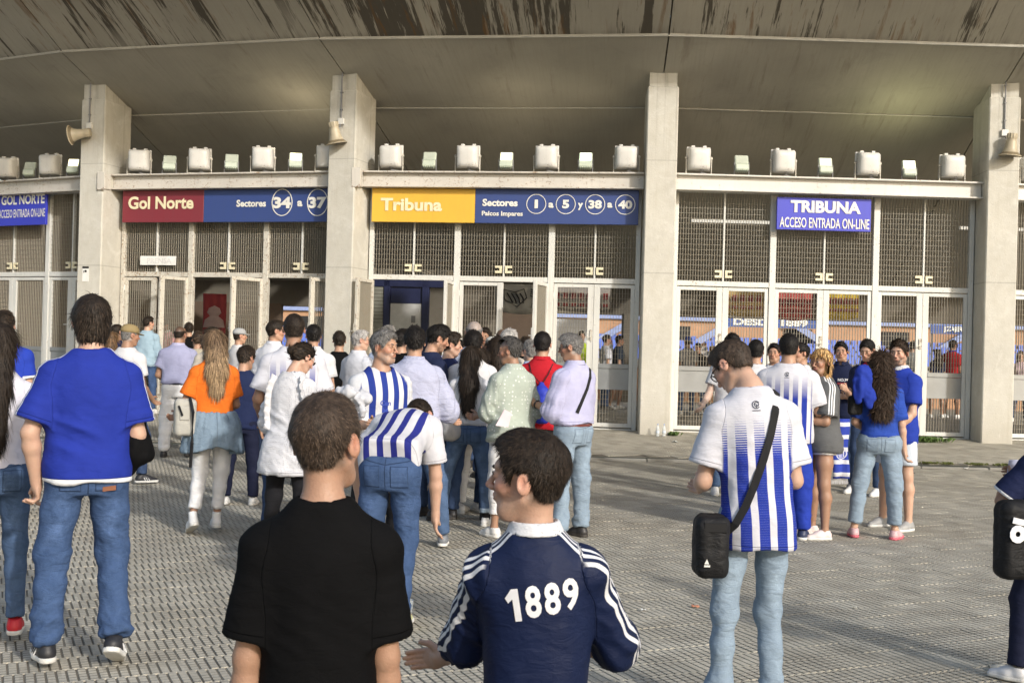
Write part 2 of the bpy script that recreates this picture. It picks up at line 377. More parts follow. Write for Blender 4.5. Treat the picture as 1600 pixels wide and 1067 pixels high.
# tiles
def tile_geo():
    vs, fs = [], []
    w = TV / 4
    for k in range(4):
        y0, y1 = -TV/2 + k*w + 0.0043, -TV/2 + (k+1)*w - 0.0043; x0, x1 = -TU/2 + 0.0015, TU/2 - 0.0015; e = 0.0022
        b0 = len(vs)
        vs += [(x0,y0,-0.0065),(x1,y0,-0.0065),(x1,y1,-0.0065),(x0,y1,-0.0065),(x0,y0+e,0),(x1,y0+e,0),(x1,y1-e,0),(x0,y1-e,0)]
        fs += [(b0+4,b0+5,b0+6,b0+7),(b0,b0+1,b0+5,b0+4),(b0+1,b0+2,b0+6,b0+5),(b0+2,b0+3,b0+7,b0+6),(b0+3,b0,b0+4,b0+7)]
    return np.array(vs), np.array(fs)
TGV, TGF = tile_geo()
def tile_centres():
    out = []
    for iu in range(-130, 24):
        off = (0.5 * (iu % 2)) * TV / 4 * 1.0
        for iv in range(-88, 136):
            c = ua * (iu * TU) + va * (iv * TV + off)
            x, y = c
            if y < 3.4 or y > 21.5: continue
            if abs(x) > 0.52 * y + 1.6: continue
            if abs(y - KERB_Y(x)) < 0.15: continue
            out.append((x, y))
    return out
tcs = tile_centres()
def tile_score(c):
    x, y = c
    return y if (y > 5.2 and abs(x) < 0.45 * y) else 1e3 + y
tcs.sort(key=tile_score)
ang = math.atan2(ua[1], ua[0]); ca, sa = math.cos(ang), math.sin(ang); RT = np.array([[ca, -sa], [sa, ca]])
tproto = None
for i, (x, y) in enumerate(tcs[:300]):
    if tproto is None:
        tproto = np_mesh('paving_tile', TGV, TGF, M_PAVE, ground, smooth=False); o = tproto
    else: o = tproto.copy(); COL.objects.link(o)
    o.location = (x, y, random.uniform(-0.002, 0.0015)); o.rotation_euler = (random.gauss(0, .002), random.gauss(0, .002), ang + random.gauss(0, .006))
rest = np.array(tcs[300:]); nT = len(rest)
V = np.repeat(TGV[None], nT, 0); jit = RNG.normal(0, 0.006, nT)
cj, sj = np.cos(ang + jit)[:, None], np.sin(ang + jit)[:, None]
X = V[:, :, 0] * cj - V[:, :, 1] * sj + rest[:, 0:1]; Y = V[:, :, 0] * sj + V[:, :, 1] * cj + rest[:, 1:2]
kx = 16.55 + 0.012 * X * X * np.where(X < 0, 1, 0.15)
Z = V[:, :, 2] + RNG.uniform(-.002, .0015, nT)[:, None] + np.where(Y > kx, PAVE_H + np.clip((Y - kx) * 0.055, 0, .16), 0)
V = np.stack([X, Y, Z], 2).reshape(-1, 3); F = (TGF[None] + (np.arange(nT) * len(TGV))[:, None, None]).reshape(-1, 4)
o = np_mesh('distant_paving_tiles', V, F, M_PAVE, ground, smooth=False); o['kind'] = 'stuff'
# pavement concrete further out, where the tiles can no longer be told apart

# ------------------------------------------------------------------ pillars
PW, PD = 0.52, 0.82
PTOP = [6.30, 6.27, 6.27, 6.31, 6.31, 6.3]
for i in range(PN):
    n = pnorm(i); c = PIL[i]; rz = math.atan2(n[1], n[0]) + math.pi / 2     # local -y = outward
    desc = ['far left concrete pillar out of the frame', 'concrete pillar at the left between both red GOL NORTE gate bays, with a small notice on it',
            'concrete pillar left of the yellow Tribuna sign', 'concrete pillar in the middle, between yellow Tribuna sign and white gates',
            'concrete pillar at the right with a horn loudspeaker', 'concrete pillar beyond the right edge'][i]
    g0 = gh(*c) - 0.15
    root = empty('concrete_pillar', (c[0], c[1], 0), rz, desc, 'pillar', 'concrete pillars of the stadium front')
    b = MB(); top = PTOP[i]
    # main shaft stops at a pour line, narrower cap piece above
    hw = PW / 2
    prof = [(0, g0), (0, top - 0.26)]
    b.bbox((-hw, 0, g0), (hw, PD, top - 0.27), 0.018)
    sh = b.build('shaft', M_PIL, root)
    b = MB(); b.prism([(0, 0)] * 0 or [(-hw + 0.03, top - 0.27), (hw - 0.03, top - 0.27), (hw - 0.03, top + 0.05), (-hw + 0.03, top + 0.05)], 0.03, PD - 0.02)
    b.build('cap_block', M_PIL, root)

# ------------------------------------------------------------------ soffit: underside of the stand
def offs(i, r):      # point at outward distance r on the radial line of pillar i
    return PIL[i] + pnorm(i) * r
prof = [('B', [(-1.0, 5.90), (0.95, 6.64)]), ('A', [(0.95, 6.67), (3.2, 7.88), (7.5, 10.2)]), ('C', [(-7.5, 3.1), (-1.0, 5.88)])]
stand = empty('grandstand_underside', kind='structure')
J = 0.012
for i in range(PN - 1):
    for nm, pr in prof:
        nu = 24
        Vv, R, Fq = [], [], []
        for (r, h) in pr:
            a, c = offs(i, r), offs(i + 1, r); L = np.linalg.norm(c - a)
            for k in range(nu + 1):
                t = (J / L) + (1 - 2 * J / L) * k / nu; p = a * (1 - t) + c * t
                Vv.append((p[0], p[1], h)); R.append((i * 5.6 + t * 5.6, r, h))
        ns = len(pr)
        for s_ in range(ns - 1):
            for k in range(nu): Fq.append((s_*(nu+1)+k, s_*(nu+1)+k+1, (s_+1)*(nu+1)+k+1, (s_+1)*(nu+1)+k))
        nb_ = len(Vv); T = 0.25
        Vv2 = Vv + [(x, y, z + T) for x, y, z in Vv]; R2 = R + R
        Fb = [tuple(nb_ + q for q in f[::-1]) for f in Fq]
        rim = []
        for k in range(nu): rim += [(k + 1, k, nb_ + k, nb_ + k + 1), ((ns-1)*(nu+1)+k, (ns-1)*(nu+1)+k+1, nb_+(ns-1)*(nu+1)+k+1, nb_+(ns-1)*(nu+1)+k)]
        for s_ in range(ns - 1): rim += [(s_*(nu+1), (s_+1)*(nu+1), nb_+(s_+1)*(nu+1), nb_+s_*(nu+1)), ((s_+1)*(nu+1)+nu, s_*(nu+1)+nu, nb_+s_*(nu+1)+nu, nb_+(s_+1)*(nu+1)+nu)]
        o = np_mesh('soffit_slab', np.array(Vv2), np.array(Fq + Fb + rim), M_SA if nm == 'A' else M_SB, stand, smooth=False, attrs={'rest': ('FLOAT_VECTOR', np.array(R2))})
# dark backing above the joints
b = MB()
for i in range(PN - 1):
    for (r0, h0), (r1, h1) in [((-7.5, 3.4), (-1, 6.16)), ((-1, 6.16), (0.95, 6.92)), ((0.95, 6.95), (7.6, 10.5))]:
        a, c, d, e = offs(i, r0), offs(i + 1, r0), offs(i + 1, r1), offs(i, r1)
        b.add([(a[0], a[1], h0), (c[0], c[1], h0), (d[0], d[1], h1), (e[0], e[1], h1)], [(0, 1, 2, 3)])
b.build('joint_backing', M_DARK, stand)
# light metal joint strips along the folds
b = MB()
for i in range(PN - 1):
    for r, h in ((0.95, 6.632), (-0.99, 5.882)):
        a, c = offs(i, r), offs(i + 1, r)
        if i in (2, 3) or r > 0: b.tube([(a[0], a[1], h), (c[0], c[1], h)], 0.011 if i > 1 else 0.006, 5)
b.build('joint_strip', plain('joint_strip_grey', (0.42, 0.41, 0.37), 0.6), stand)

# ------------------------------------------------------------------ gate bays
def bay_frame(i, back):
    """local x along the wall from pillar i to i+1, y inwards, z up; origin on ground at pillar i's centre line"""
    a = PIL[i] - pnorm(i) * back; c = PIL[i + 1] - pnorm(i + 1) * back
    t = c - a; L = np.linalg.norm(t); ang = math.atan2(t[1], t[0])
    return a, ang, L
GZ0, TR0, TR1, GTOP = 0.22, 2.74, 2.83, 4.42
def grille_mesh(x0, x1, z0, z1, y=0.0, pv=0.047, ph=0.088, rv=0.0034, rh=0.0021):
    b = MB(); n = max(2, int(round((x1 - x0) / pv)))
    for k in range(1, n):
        x = x0 + (x1 - x0) * k / n; b.box((x - rv, y - 0.011, z0), (x + rv, y + 0.011, z1), skip=('b', 't'))
    m = max(2, int(round((z1 - z0) / ph)))
    for k in range(1, m):
        z = z0 + (z1 - z0) * k / m; b.box((x0, y - 0.014, z - rh), (x1, y - 0.0085, z + rh), skip=('l', 'r'))
    return b
def leaf(name, w, z0, z1, parent, loc, ang, mat, label, group, open_=False, side=1):
    """one gate leaf, hinge at local origin, extends to +x; frame, rails, galvanised middle panel, grilles"""
    lf = empty(name, (loc[0], loc[1], 0), ang, label, 'gate', group)
    H0, H1 = z0 + 0.03, z1 - 0.015; f = 0.065; fm = 0.105
    b = MB()
    for lo, hi in (((0, -0.025, H0), (f, 0.025, H1)), ((w - fm, -0.025, H0), (w, 0.025, H1)), ((f, -0.025, H0), (w - fm, 0.025, H0 + 0.07)), ((f, -0.025, H1 - 0.06), (w - fm, 0.025, H1))): b.bbox(lo, hi, 0.004)
    b.build('frame', mat, lf)
    b = MB(); b.bbox((f, -0.03, 1.27), (w - fm, 0.03, 1.35), 0.004); b.build('rail', M_GALV, lf)
    b = MB(); b.bbox((f + 0.002, -0.012, 0.90), (w - fm - 0.002, 0.012, 1.268), 0.003); b.build('panel', M_GALV, lf)
    g = grille_mesh(f, w - fm, 1.352, H1 - 0.062); g.build('upper_grille', M_GRILLE, lf)
    g = grille_mesh(f, w - fm, H0 + 0.072, 0.898); g.build('lower_grille', M_GRILLE, lf)
    for z in (H0 + 0.25, 1.6, H1 - 0.2): b = MB(); b.tube([(0.0, -0.035, z - 0.05), (0.0, -0.035, z + 0.05)], 0.014, 6); b.build('hinge', M_WHITE, lf)
    b = MB(); b.box((w - 0.05, -0.045, 1.75), (w - 0.01, -0.026, 1.93)); b.tube([(w-0.03, -0.05, 1.80), (w-0.03, -0.085, 1.80), (w - 0.12, -0.085, 1.80)], 0.009, 6); b.build('lock', M_RUSTW if random.random() < .5 else M_WHITE, lf)
    return lf
# posts x positions (photo px at the transom) per bay, doors open angles in degrees per leaf
BAYS = {
 0: dict(name='left bay', px=None, open=[0, 0, 0, 0, 0, 0], mat=M_WHITE),
 1: dict(name='red Gol Norte bay', px=[299, 416], open=[0, -62, 0, 0, 0, 0], mat=M_RUSTW),
 2: dict(name='yellow Tribuna bay', px=[714, 861], open=[0]*6, mat=M_WHITE),
 3: dict(name='right bay', px=[1206, 1367], open=[0]*6, mat=M_WHITE),
 4: dict(name='bay at the right edge', px=None, open=[0]*6, mat=M_WHITE),
}
def bay_u(i, px, py=430, back=GATE_BACK):
    """distance along bay i where the viewing ray through px meets the gate plane"""
    a, ang_, L = bay_frame(i, back); r = ray(px, py); t = np.array([math.cos(ang_), math.sin(ang_)])
    # a + u t = s r
    A = np.array([[t[0], -r[0]], [t[1], -r[1]]]); u, s_ = np.linalg.solve(A, -a); return u
bay_names = ['left bay beside the pillar with the notice', 'bay under the red and blue Gol Norte sign', 'bay under the yellow Tribuna sign', 'bay with the blue TRIBUNA board', 'bay at the right edge']
LEAFN = {}
SWING = {(1,0,1): 75, (1,1,1): 68, (1,2,1): 75, (1,1,0): None, (1,2,0): None, (2,0,0): 98, (2,0,1): 90, (2,1,1): 80}
for i in range(PN - 1):
    a, ang_, L = bay_frame(i, GATE_BACK); B = BAYS[i]
    u0, u1 = PW / 2 + 0.0, L - PW / 2 - 0.0
    if B['px']: us = [bay_u(i, p) for p in B['px']]
    else: us = [u0 + (u1 - u0) / 3, u0 + 2 * (u1 - u0) / 3]
    if i == 0: us = [u0 + (u1 - u0) * 0.36, bay_u(0, 76)]
    ug = [u0 + 0.06] + us + [u1 - 0.06]
    z0 = 0.2 if i != 4 else 0.2
    fr = empty('gate_framework', (a[0], a[1], 0), ang_, 'steel frame with upper grilles, ' + bay_names[i], 'gate frame', 'steel gate frames between the pillars')
    pm = B['mat']
    for k, u in enumerate(ug):
        b = MB(); hw = 0.055 if k in (1, 2) else 0.04; b.bbox((u - hw, -0.05, z0), (u + hw, 0.05, GTOP), 0.006); b.build('post', pm, fr)
    for k in range(3):
        x0, x1 = ug[k] + (0.055 if k else 0.04), ug[k+1] - (0.055 if k < 2 else 0.04); xm = (x0 + x1) / 2
        b = MB(); b.bbox((x0, -0.04, TR0), (x1, 0.04, TR1), 0.005); b.build('transom', pm, fr)
        b = MB(); b.bbox((x0, -0.04, GTOP - 0.06), (x1, 0.04, GTOP), 0.005); b.build('head_rail', pm, fr)
        b = MB(); b.bbox((xm - 0.016, -0.03, TR1), (xm + 0.016, 0.03, GTOP - 0.06), 0.004); b.build('mullion', M_WHITE, fr)
        b = MB(); b.bbox((x0, -0.04, z0 - 0.04), (x1, 0.04, z0 + 0.025), 0.004); b.build('threshold', pm, fr)
        for (p, q) in ((x0, xm - 0.016), (xm + 0.016, x1)):
            g = grille_mesh(p, q, TR1, GTOP - 0.06); g.build('upper_grille', M_GRILLE, fr)
        if not (i == 1 and k == 0):
            b = MB()
            for dx in (-0.15, 0.03): b.box((xm + dx, -0.055, TR1 + 0.06), (xm + dx + 0.12, -0.031, TR1 + 0.10)); b.box((xm + dx, -0.055, TR1 + 0.15), (xm + dx + 0.12, -0.031, TR1 + 0.19)); b.box((xm + dx + (0.08 if dx < 0 else 0.0), -0.056, TR1 + 0.10), (xm + dx + (0.12 if dx < 0 else 0.04), -0.03, TR1 + 0.15))
            b.build('latch', M_LATCH, fr)
        # leaves: swing is the opening angle outwards in degrees; None = leaf folded away out of sight
        T = np.array([math.cos(ang_), math.sin(ang_)]); lw = (x1 - x0) / 2 - 0.006
        for sd in (0, 1):
            th = SWING.get((i, k, sd), 0)
            if th is None: continue
            p2 = a + T * (x0 + 0.004 if sd == 0 else x1 - 0.004)
            if th: p2 = p2 + np.array([T[1], -T[0]]) * 0.03
            aa = ang_ - th * D2R if sd == 0 else ang_ + math.pi + th * D2R
            LEAFN[(i, k, sd)] = leaf('gate_leaf', lw, z0 + 0.02, TR0, None, p2, aa, M_RUSTW if (i, k, sd) == (2, 0, 0) else pm, '', 'grille gate leaves')
# shorter labels
ORD = {'left': 'left', 'middle': 'middle', 'right': 'right'}
short_bay = ['far left bay', 'Gol Norte bay', 'yellow Tribuna bay', 'TRIBUNA board bay', 'right edge bay']
for (i, k, sd), lf in LEAFN.items():
    st = 'open' if SWING.get((i, k, sd)) else 'closed'
    lf['label'] = '%s grille leaf, %s half of the %s doorway, %s' % (st, ['left', 'right'][sd], ORD[['left', 'middle', 'right'][k]], short_bay[i])

# ------------------------------------------------------------------ girders
for i in range(PN - 1):
    a, ang_, L = bay_frame(i, 0.30)
    g = empty('steel_girder', (a[0], a[1], 0), ang_, 'long cream steel girder carrying the floodlights over the ' + ['far left bay', 'Gol Norte sign', 'yellow Tribuna sign', 'blue TRIBUNA board', 'right edge bay'][i], 'girder', 'steel girders between the pillars')
    b = MB(); x0, x1 = PW / 2 + 0.01, L - PW / 2 - 0.01
    b.box((x0, -0.10, 4.60), (x1, 0.12, 4.625)); b.box((x0, -0.10, 4.345), (x1, 0.12, 4.365)); b.box((x0, 0.0, 4.366), (x1, 0.014, 4.599))
    b.build('beam', M_GIRD if i < 3 else rusty('girder_paint_clean', (0.66, 0.64, 0.60), 0.35, 5.0), g)
    for xe, sg in ((x0, 1), (x1, -1)):
        if sg > 0 and i in (1, 2):
            b = MB(); b.bbox((xe - 0.12, -0.34, 4.30), (xe - 0.012 + 0.05, -0.32, 4.64), 0.004); b.box((xe - 0.0, -0.318, 4.33), (xe + 0.012, -0.10, 4.61)); b.build('gusset_plate', M_GIRD, g)

# ------------------------------------------------------------------ signs
def sign_mat(name, c, rough=0.45):
    b = NB(name); o = b.obj(); n = b.noise(b.mapv(o, (2, 2, 0.4)), 3.0, 5, 0.6)
    st = b.noise(b.mapv(o, (18, 18, 0.6)), 1.0, 4)
    c2 = b.mix(b.mr(n, 0.3, 0.75, 0, 0.35), c, tuple(min(1, x * 0.72 + 0.02) for x in c))
    c2 = b.mix(b.mr(st, 0.58, 0.8, 0, 0.35), c2, tuple(x * 0.6 + 0.03 for x in c))
    return b.fin(c2, rough)
M_SRED = sign_mat('sign_maroon', (0.205, 0.024, 0.036)); M_SBLUE = sign_mat('sign_blue', (0.032, 0.060, 0.215))
M_SYEL = sign_mat('sign_yellow', (0.72, 0.43, 0.045)); M_SVIV = sign_mat('sign_vivid_blue', (0.035, 0.045, 0.50)); M_SWH = plain('sign_white_letter', (0.74, 0.73, 0.69), 0.5)
M_SCRM = plain('sign_cream_letter', (0.76, 0.68, 0.46), 0.5)
def ring(b, cx, cz, rx, rz, w_, y0, y1, n=36):
    for k in range(n):
        a0, a1 = 2*math.pi*k/n, 2*math.pi*(k+1)/n
        p = [(cx+rx*math.cos(t), cz+rz*math.sin(t)) for t in (a0, a1)]; q = [(cx+(rx-w_)*math.cos(t), cz+(rz-w_)*math.sin(t)) for t in (a0, a1)]
        b.add([(p[0][0], y0, p[0][1]), (p[1][0], y0, p[1][1]), (q[1][0], y0, q[1][1]), (q[0][0], y0, q[0][1]),
               (p[0][0], y1, p[0][1]), (p[1][0], y1, p[1][1]), (q[1][0], y1, q[1][1]), (q[0][0], y1, q[0][1])], [(0,1,2,3), (0,4,5,1), (2,6,7,3)])
def zrow(i, px, py, back):
    a, ang_, L = bay_frame(i, back); r = ray(px, py); t = np.array([math.cos(ang_), math.sin(ang_)])
    A = np.array([[t[0], -r[0]], [t[1], -r[1]]]); u, s_ = np.linalg.solve(A, -a); return u, CAM_H + r[2] * s_
def sign_letters(root, i, back, txt, x0, x1, yc, hpx, mat, bold=0.06, name='lettering'):
    ua_, z = zrow(i, x0, yc, back); ub, z2 = zrow(i, x1, yc, back); _, zt = zrow(i, (x0+x1)/2, yc - hpx/2, back); _, zb = zrow(i, (x0+x1)/2, yc + hpx/2, back)
    h = zt - zb; zc = (zt + zb) / 2
    fr = Matrix.Translation(((ua_ + ub) / 2, -0.012, zc)) @ Matrix.Rotation(math.pi / 2, 4, 'X')
    V, F = text_mesh(txt, 1.0, bold * 0.35, 1.0, 0.0, 'CENTER')
    xs_ = [v[0] for v in V]; ys_ = [v[1] for v in V]; sx = (ub - ua_) / (max(xs_) - min(xs_)); sy = h / (max(ys_) - min(ys_)); cx = (max(xs_)+min(xs_))/2; cy = (max(ys_)+min(ys_))/2
    me = bpy.data.meshes.new(name); me.from_pydata([tuple(fr @ Vector(((v[0]-cx)*sx, (v[1]-cy)*sy, 0))) for v in V], [], F); me.materials.append(mat)
    o = bpy.data.objects.new(name, me); COL.objects.link(o); o.parent = root; return o
SB = 0.36
def sign_board(root, i, px0, px1, z0, z1, mat, name, y0=0.0, y1=0.05, ym=320):
    ua_ = zrow(i, px0, ym, SB)[0]; ub = zrow(i, px1, ym, SB)[0]
    b = MB(); b.bbox((ua_, y0, z0), (ub, y1, z1), 0.004); b.build(name, mat, root)
# bay 1: Gol Norte
a, ang_, L = bay_frame(1, SB); s1 = empty('gate_sign', (a[0], a[1], 0), ang_, 'red and blue Gol Norte sign with sectors 34 to 37', 'sign')
sign_board(s1, 1, 191.5, 318, 3.74, 4.335, M_SRED, 'red_panel'); sign_board(s1, 1, 318.4, 528, 3.74, 4.335, M_SBLUE, 'blue_panel')
sign_letters(s1, 1, SB, 'Gol Norte', 201, 303, 317, 20, M_SCRM, 0.09); sign_letters(s1, 1, SB, 'Sectores', 370, 416, 318, 11, M_SWH, 0.10)
for t, c in (('34', 441), ('37', 496.5)):
    sign_letters(s1, 1, SB, t, c - 14, c + 14, 317, 18, M_SWH, 0.14)
    u, z = zrow(1, c, 316.5, SB); b = MB(); ring(b, u, z, 0.205, 0.245, 0.014, -0.012, -0.002); b.build('number_ring', M_SWH, s1)
sign_letters(s1, 1, SB, 'a', 465, 473, 318.5, 9, M_SWH, 0.12)
# bay 2: Tribuna
a, ang_, L = bay_frame(2, SB); s2 = empty('gate_sign', (a[0], a[1], 0), ang_, 'yellow and blue Tribuna sign with sectors 1 to 5 and 38 to 40', 'sign')
sign_board(s2, 2, 581, 742, 3.745, 4.34, M_SYEL, 'yellow_panel'); sign_board(s2, 2, 742.4, 998, 3.745, 4.34, M_SBLUE, 'blue_panel')
sign_letters(s2, 2, SB, 'Tribuna', 595, 691, 320, 20, M_SCRM, 0.10); sign_letters(s2, 2, SB, 'Sectores', 754, 809, 317, 11.5, M_SWH, 0.11)
sign_letters(s2, 2, SB, 'Palcos Impares', 753, 817, 335, 9.5, M_SWH, 0.08)
for t, c, wd in (('1', 838, 2.6), ('5', 884, 5.5), ('38', 930, 10.5), ('40', 977, 11)):
    sign_letters(s2, 2, SB, t, c - wd, c + wd, 319 + (c - 838) * .008, 13.5, M_SWH, 0.14 if t != '1' else 0.0)
    u, z = zrow(2, c, 319 + (c - 838) * .008, SB); b = MB(); ring(b, u, z, 0.172, 0.172, 0.011, -0.012, -0.002); b.build('number_ring', M_SWH, s2)
for t, c in (('a', 861), ('y', 907), ('a', 953)): sign_letters(s2, 2, SB, t, c - 4, c + 4, 321 if t == 'a' else 323, 8 if t == 'a' else 11, M_SWH, 0.12)
# bay 3: TRIBUNA board
SBk = SB
a, ang_, L = bay_frame(3, SB); s3 = empty('gate_sign', (a[0], a[1], 0), ang_, 'small blue board reading TRIBUNA ACCESO ENTRADA ON-LINE', 'sign')
sign_board(s3, 3, 1214, 1361, 3.735, 4.29, M_SVIV, 'board', ym=333)
sign_letters(s3, 3, SB, 'TRIBUNA', 1235, 1345, 324, 19, M_SWH, 0.12); sign_letters(s3, 3, SB, 'ACCESO ENTRADA ON-LINE', 1218, 1358, 349, 16, M_SWH, 0.04)
# bay 0: GOL NORTE board
a, ang_, L = bay_frame(0, SB); s0 = empty('gate_sign', (a[0], a[1], 0), ang_, 'small blue board reading GOL NORTE ACCESO ENTRADA ON-LINE', 'sign')
sign_board(s0, 0, -45, 72, 3.74, 4.33, M_SVIV, 'board', ym=320)
sign_letters(s0, 0, SB, 'GOL NORTE', 3, 70.5, 312, 15.5, M_SWH, 0.09); sign_letters(s0, 0, SB, 'ACCESO ENTRADA ON-LINE', -1, 71, 333.5, 13, M_SWH, 0.03)
# paper notice over the left doorway and the notice on the pillar
a, ang_, L = bay_frame(1, GATE_BACK - 0.09); pb = empty('paper_sign', (a[0], a[1], 0), ang_, 'white paper notice with faint PRENSA lettering over the left doorway', 'notice')
ua_, z = zrow(1, 219, 407, GATE_BACK - 0.09); ub, _ = zrow(1, 275, 407, GATE_BACK - 0.09); b = MB(); b.box((ua_, 0, z - 0.085), (ub, 0.006, z + 0.085)); b.build('sheet', plain('paper_white', (0.74, 0.74, 0.72), 0.7), pb)
sign_letters(pb, 1, GATE_BACK - 0.09, 'PRENSA', 230, 268, 407.5, 8.5, plain('faded_print', (0.60, 0.60, 0.60), 0.7), 0.02)
for o in pb.children:
    if o.name.startswith('lettering'): o.location.y = 0.008
u_n = pnorm(1)
q = at(134, 428, 1); rr = ray(134, 428); tt = np.array([-u_n[1], u_n[0]]); A = np.array([[tt[0], -rr[0]], [tt[1], -rr[1]]]); uu, ss = np.linalg.solve(A, -PIL[1])
pn = empty('pillar_notice', (PIL[1][0] + tt[0]*uu + u_n[0]*0.004, PIL[1][1] + tt[1]*uu + u_n[1]*0.004, CAM_H + rr[2]*ss), math.atan2(u_n[1], u_n[0]) + math.pi/2, 'small white notice with black heading stuck on the left pillar', 'notice')
b = MB(); b.box((-0.07, -0.004, -0.14), (0.07, 0, 0.14)); b.build('sheet', plain('paper_white', (0.74, 0.74, 0.72), 0.7), pn)
b = MB(); b.box((-0.07, -0.006, 0.10), (0.07, -0.0045, 0.14)); b.box((-0.02, -0.006, 0.03), (0.025, -0.0045, 0.07)); b.box((-0.045, -0.006, 0.02), (-0.03, -0.0045, 0.06)); b.build('print', M_DARK, pn)

# ------------------------------------------------------------------ floodlights
def big_flood():
    r = empty('floodlight')
    b = MB(); fr = Matrix.Translation((0, 0, 0.26)) @ Matrix.Rotation(6 * D2R, 4, 'X')
    pr = [(0.0, 0.08), (0.03, 0.17)]
    W_, H_ = 0.205, 0.20
    # rounded shell seen from its back: stacked rounded rings towards the camera (-y)
    def rr_(w_, h_, c, y):
        pts = []
        for sx, sz, a0 in ((1, 1, 0), (-1, 1, 90), (-1, -1, 180), (1, -1, 270)):
            for q_ in range(4):
                t = (a0 + q_ * 30) * D2R; pts.append((sx * (w_ - c) + c * math.cos(t), y, sz * (h_ - c) + c * math.sin(t)))
        return pts
    rings = [rr_(W_ * 0.93, H_ * 0.98, 0.03, 0.05), rr_(W_ * 0.93, H_ * 0.97, 0.035, -0.02), rr_(W_ * 0.88, H_ * 0.93, 0.05, -0.10), rr_(W_ * 0.74, H_ * 0.82, 0.06, -0.15), rr_(W_ * 0.45, H_ * 0.55, 0.06, -0.165)]
    n = 16; vs = [fr @ Vector(p) for q_ in rings for p in q_]
    fs = [(i*n+k, i*n+(k+1) % n, (i+1)*n+(k+1) % n, (i+1)*n+k) for i in range(len(rings)-1) for k in range(n)] + [tuple(range(n)), tuple((len(rings)-1)*n+k for k in range(n))[::-1]]
    b.add(vs, fs); o = b.build('housing', M_FLOODW, r); smooth_by_angle(o, 50)
    b = MB(); b.bbox((-W_, 0.05, -H_), (W_, 0.085, H_), 0.008, frame=fr)
    for sx in (-0.1, 0.1): b.bbox((sx - 0.03, 0.03, H_ - 0.01), (sx + 0.03, 0.09, H_ + 0.025), 0.004, frame=fr)
    b.build('rim', M_FLOODW, r)
    b = MB(); b.box((-W_ + 0.02, 0.087, -H_ + 0.02), (W_ - 0.02, 0.092, H_ - 0.02), frame=fr); b.build('glass', M_LENS, r)
    b = MB()
    for sx in (-1, 1):
        b.box((sx * (W_ + 0.012) - 0.006, -0.02, 0.0), (sx * (W_ + 0.012) + 0.006, 0.02, 0.30))
        b.tube([(sx * (W_ - 0.01), 0, 0.27), (sx * (W_ + 0.03), 0, 0.27)], 0.018, 8)
    b.box((-W_ - 0.018, -0.02, -0.006 + 0.006), (W_ + 0.018, 0.02, 0.008)); b.build('bracket', M_RUSTW, r)
    b = MB(); b.tube([(0.03, -0.05, 0.09), (0.07, -0.09, 0.05), (0.02, -0.06, 0.02), (0.14, 0.0, 0.01)], 0.007, 6); b.bbox((0.0, -0.1, 0.06), (0.05, -0.06, 0.1), 0.005); b.build('cable', M_CONDUIT, r)
    return r
def small_flood(lens):
    r = empty('floodlight'); fr = Matrix.Translation((0, 0, 0.20)) @ Matrix.Rotation(-16 * D2R, 4, 'X')
    b = MB(); b.bbox((-0.115, -0.02, -0.02), (0.115, 0.05, 0.15), 0.012, frame=fr); b.bbox((-0.115, -0.05, -0.13), (0.115, 0.06, -0.02), 0.015, frame=fr)
    b.build('housing', M_FLOODG, r)
    b = MB(); b.box((-0.095, -0.025, 0.0), (0.095, -0.021, 0.135), frame=fr); b.build('lens', lens, r)
    b = MB()
    for k in range(6): x = -0.08 + k * 0.032; b.box((x - 0.004, -0.055, -0.15), (x + 0.004, 0.05, -0.131), frame=fr)
    b.build('cooling_fins', M_FLOODG, r)
    b = MB()
    for sx in (-0.125, 0.125): b.box((sx - 0.005, -0.015, 0.0), (sx + 0.005, 0.015, 0.22))
    b.box((-0.13, -0.015, 0.0), (0.13, 0.015, 0.006)); b.build('bracket', M_CONDUIT, r)
    return r
M_LITY = emis('lamp_lit_warm', (1.0, 0.90, 0.55), 2.2); M_LITG = emis('lamp_lit_green', (0.75, 1.0, 0.62), 2.6); M_LITD = emis('lamp_lit_dim', (0.8, 0.85, 0.6), 0.35)
BF = None
big = {0: [12, 79], 1: [218, 312, 411, 512], 2: [611, 731, 854, 979], 3: [1092, 1224, 1356, 1488], 4: [1612]}
small = {0: [(47, 0), (115, 2)], 1: [(265, 0), (362, 0), (462, 2)], 2: [(671, 0), (791, 2), (915, 3)], 3: [(1159, 0), (1290, 1), (1421, 2)]}
pos_w = ['over the far left bay', 'over the Gol Norte sign', 'over the yellow Tribuna sign', 'over the blue TRIBUNA board', 'at the right edge']
ordn = ['first', 'second', 'third', 'fourth']
FB = 0.29
for i, pl_ in big.items():
    a, ang_, L = bay_frame(i, FB)
    for j, px in enumerate(pl_):
        u, _ = zrow(i, px, 250, FB); o = big_flood() if BF is None else copy_tree(BF); BF = BF or o
        o.location = (a[0] + math.cos(ang_) * u, a[1] + math.sin(ang_) * u, 4.627); o.rotation_euler = (0, 0, ang_ + (random.uniform(-.06, .06) if i > 1 else 0.35))
        tag(o, '%s large white floodlight from the left %s' % (ordn[j], pos_w[i]) if len(pl_) > 1 else 'large white floodlight ' + pos_w[i], 'floodlight', 'large white floodlights on the girders')
SF = {}
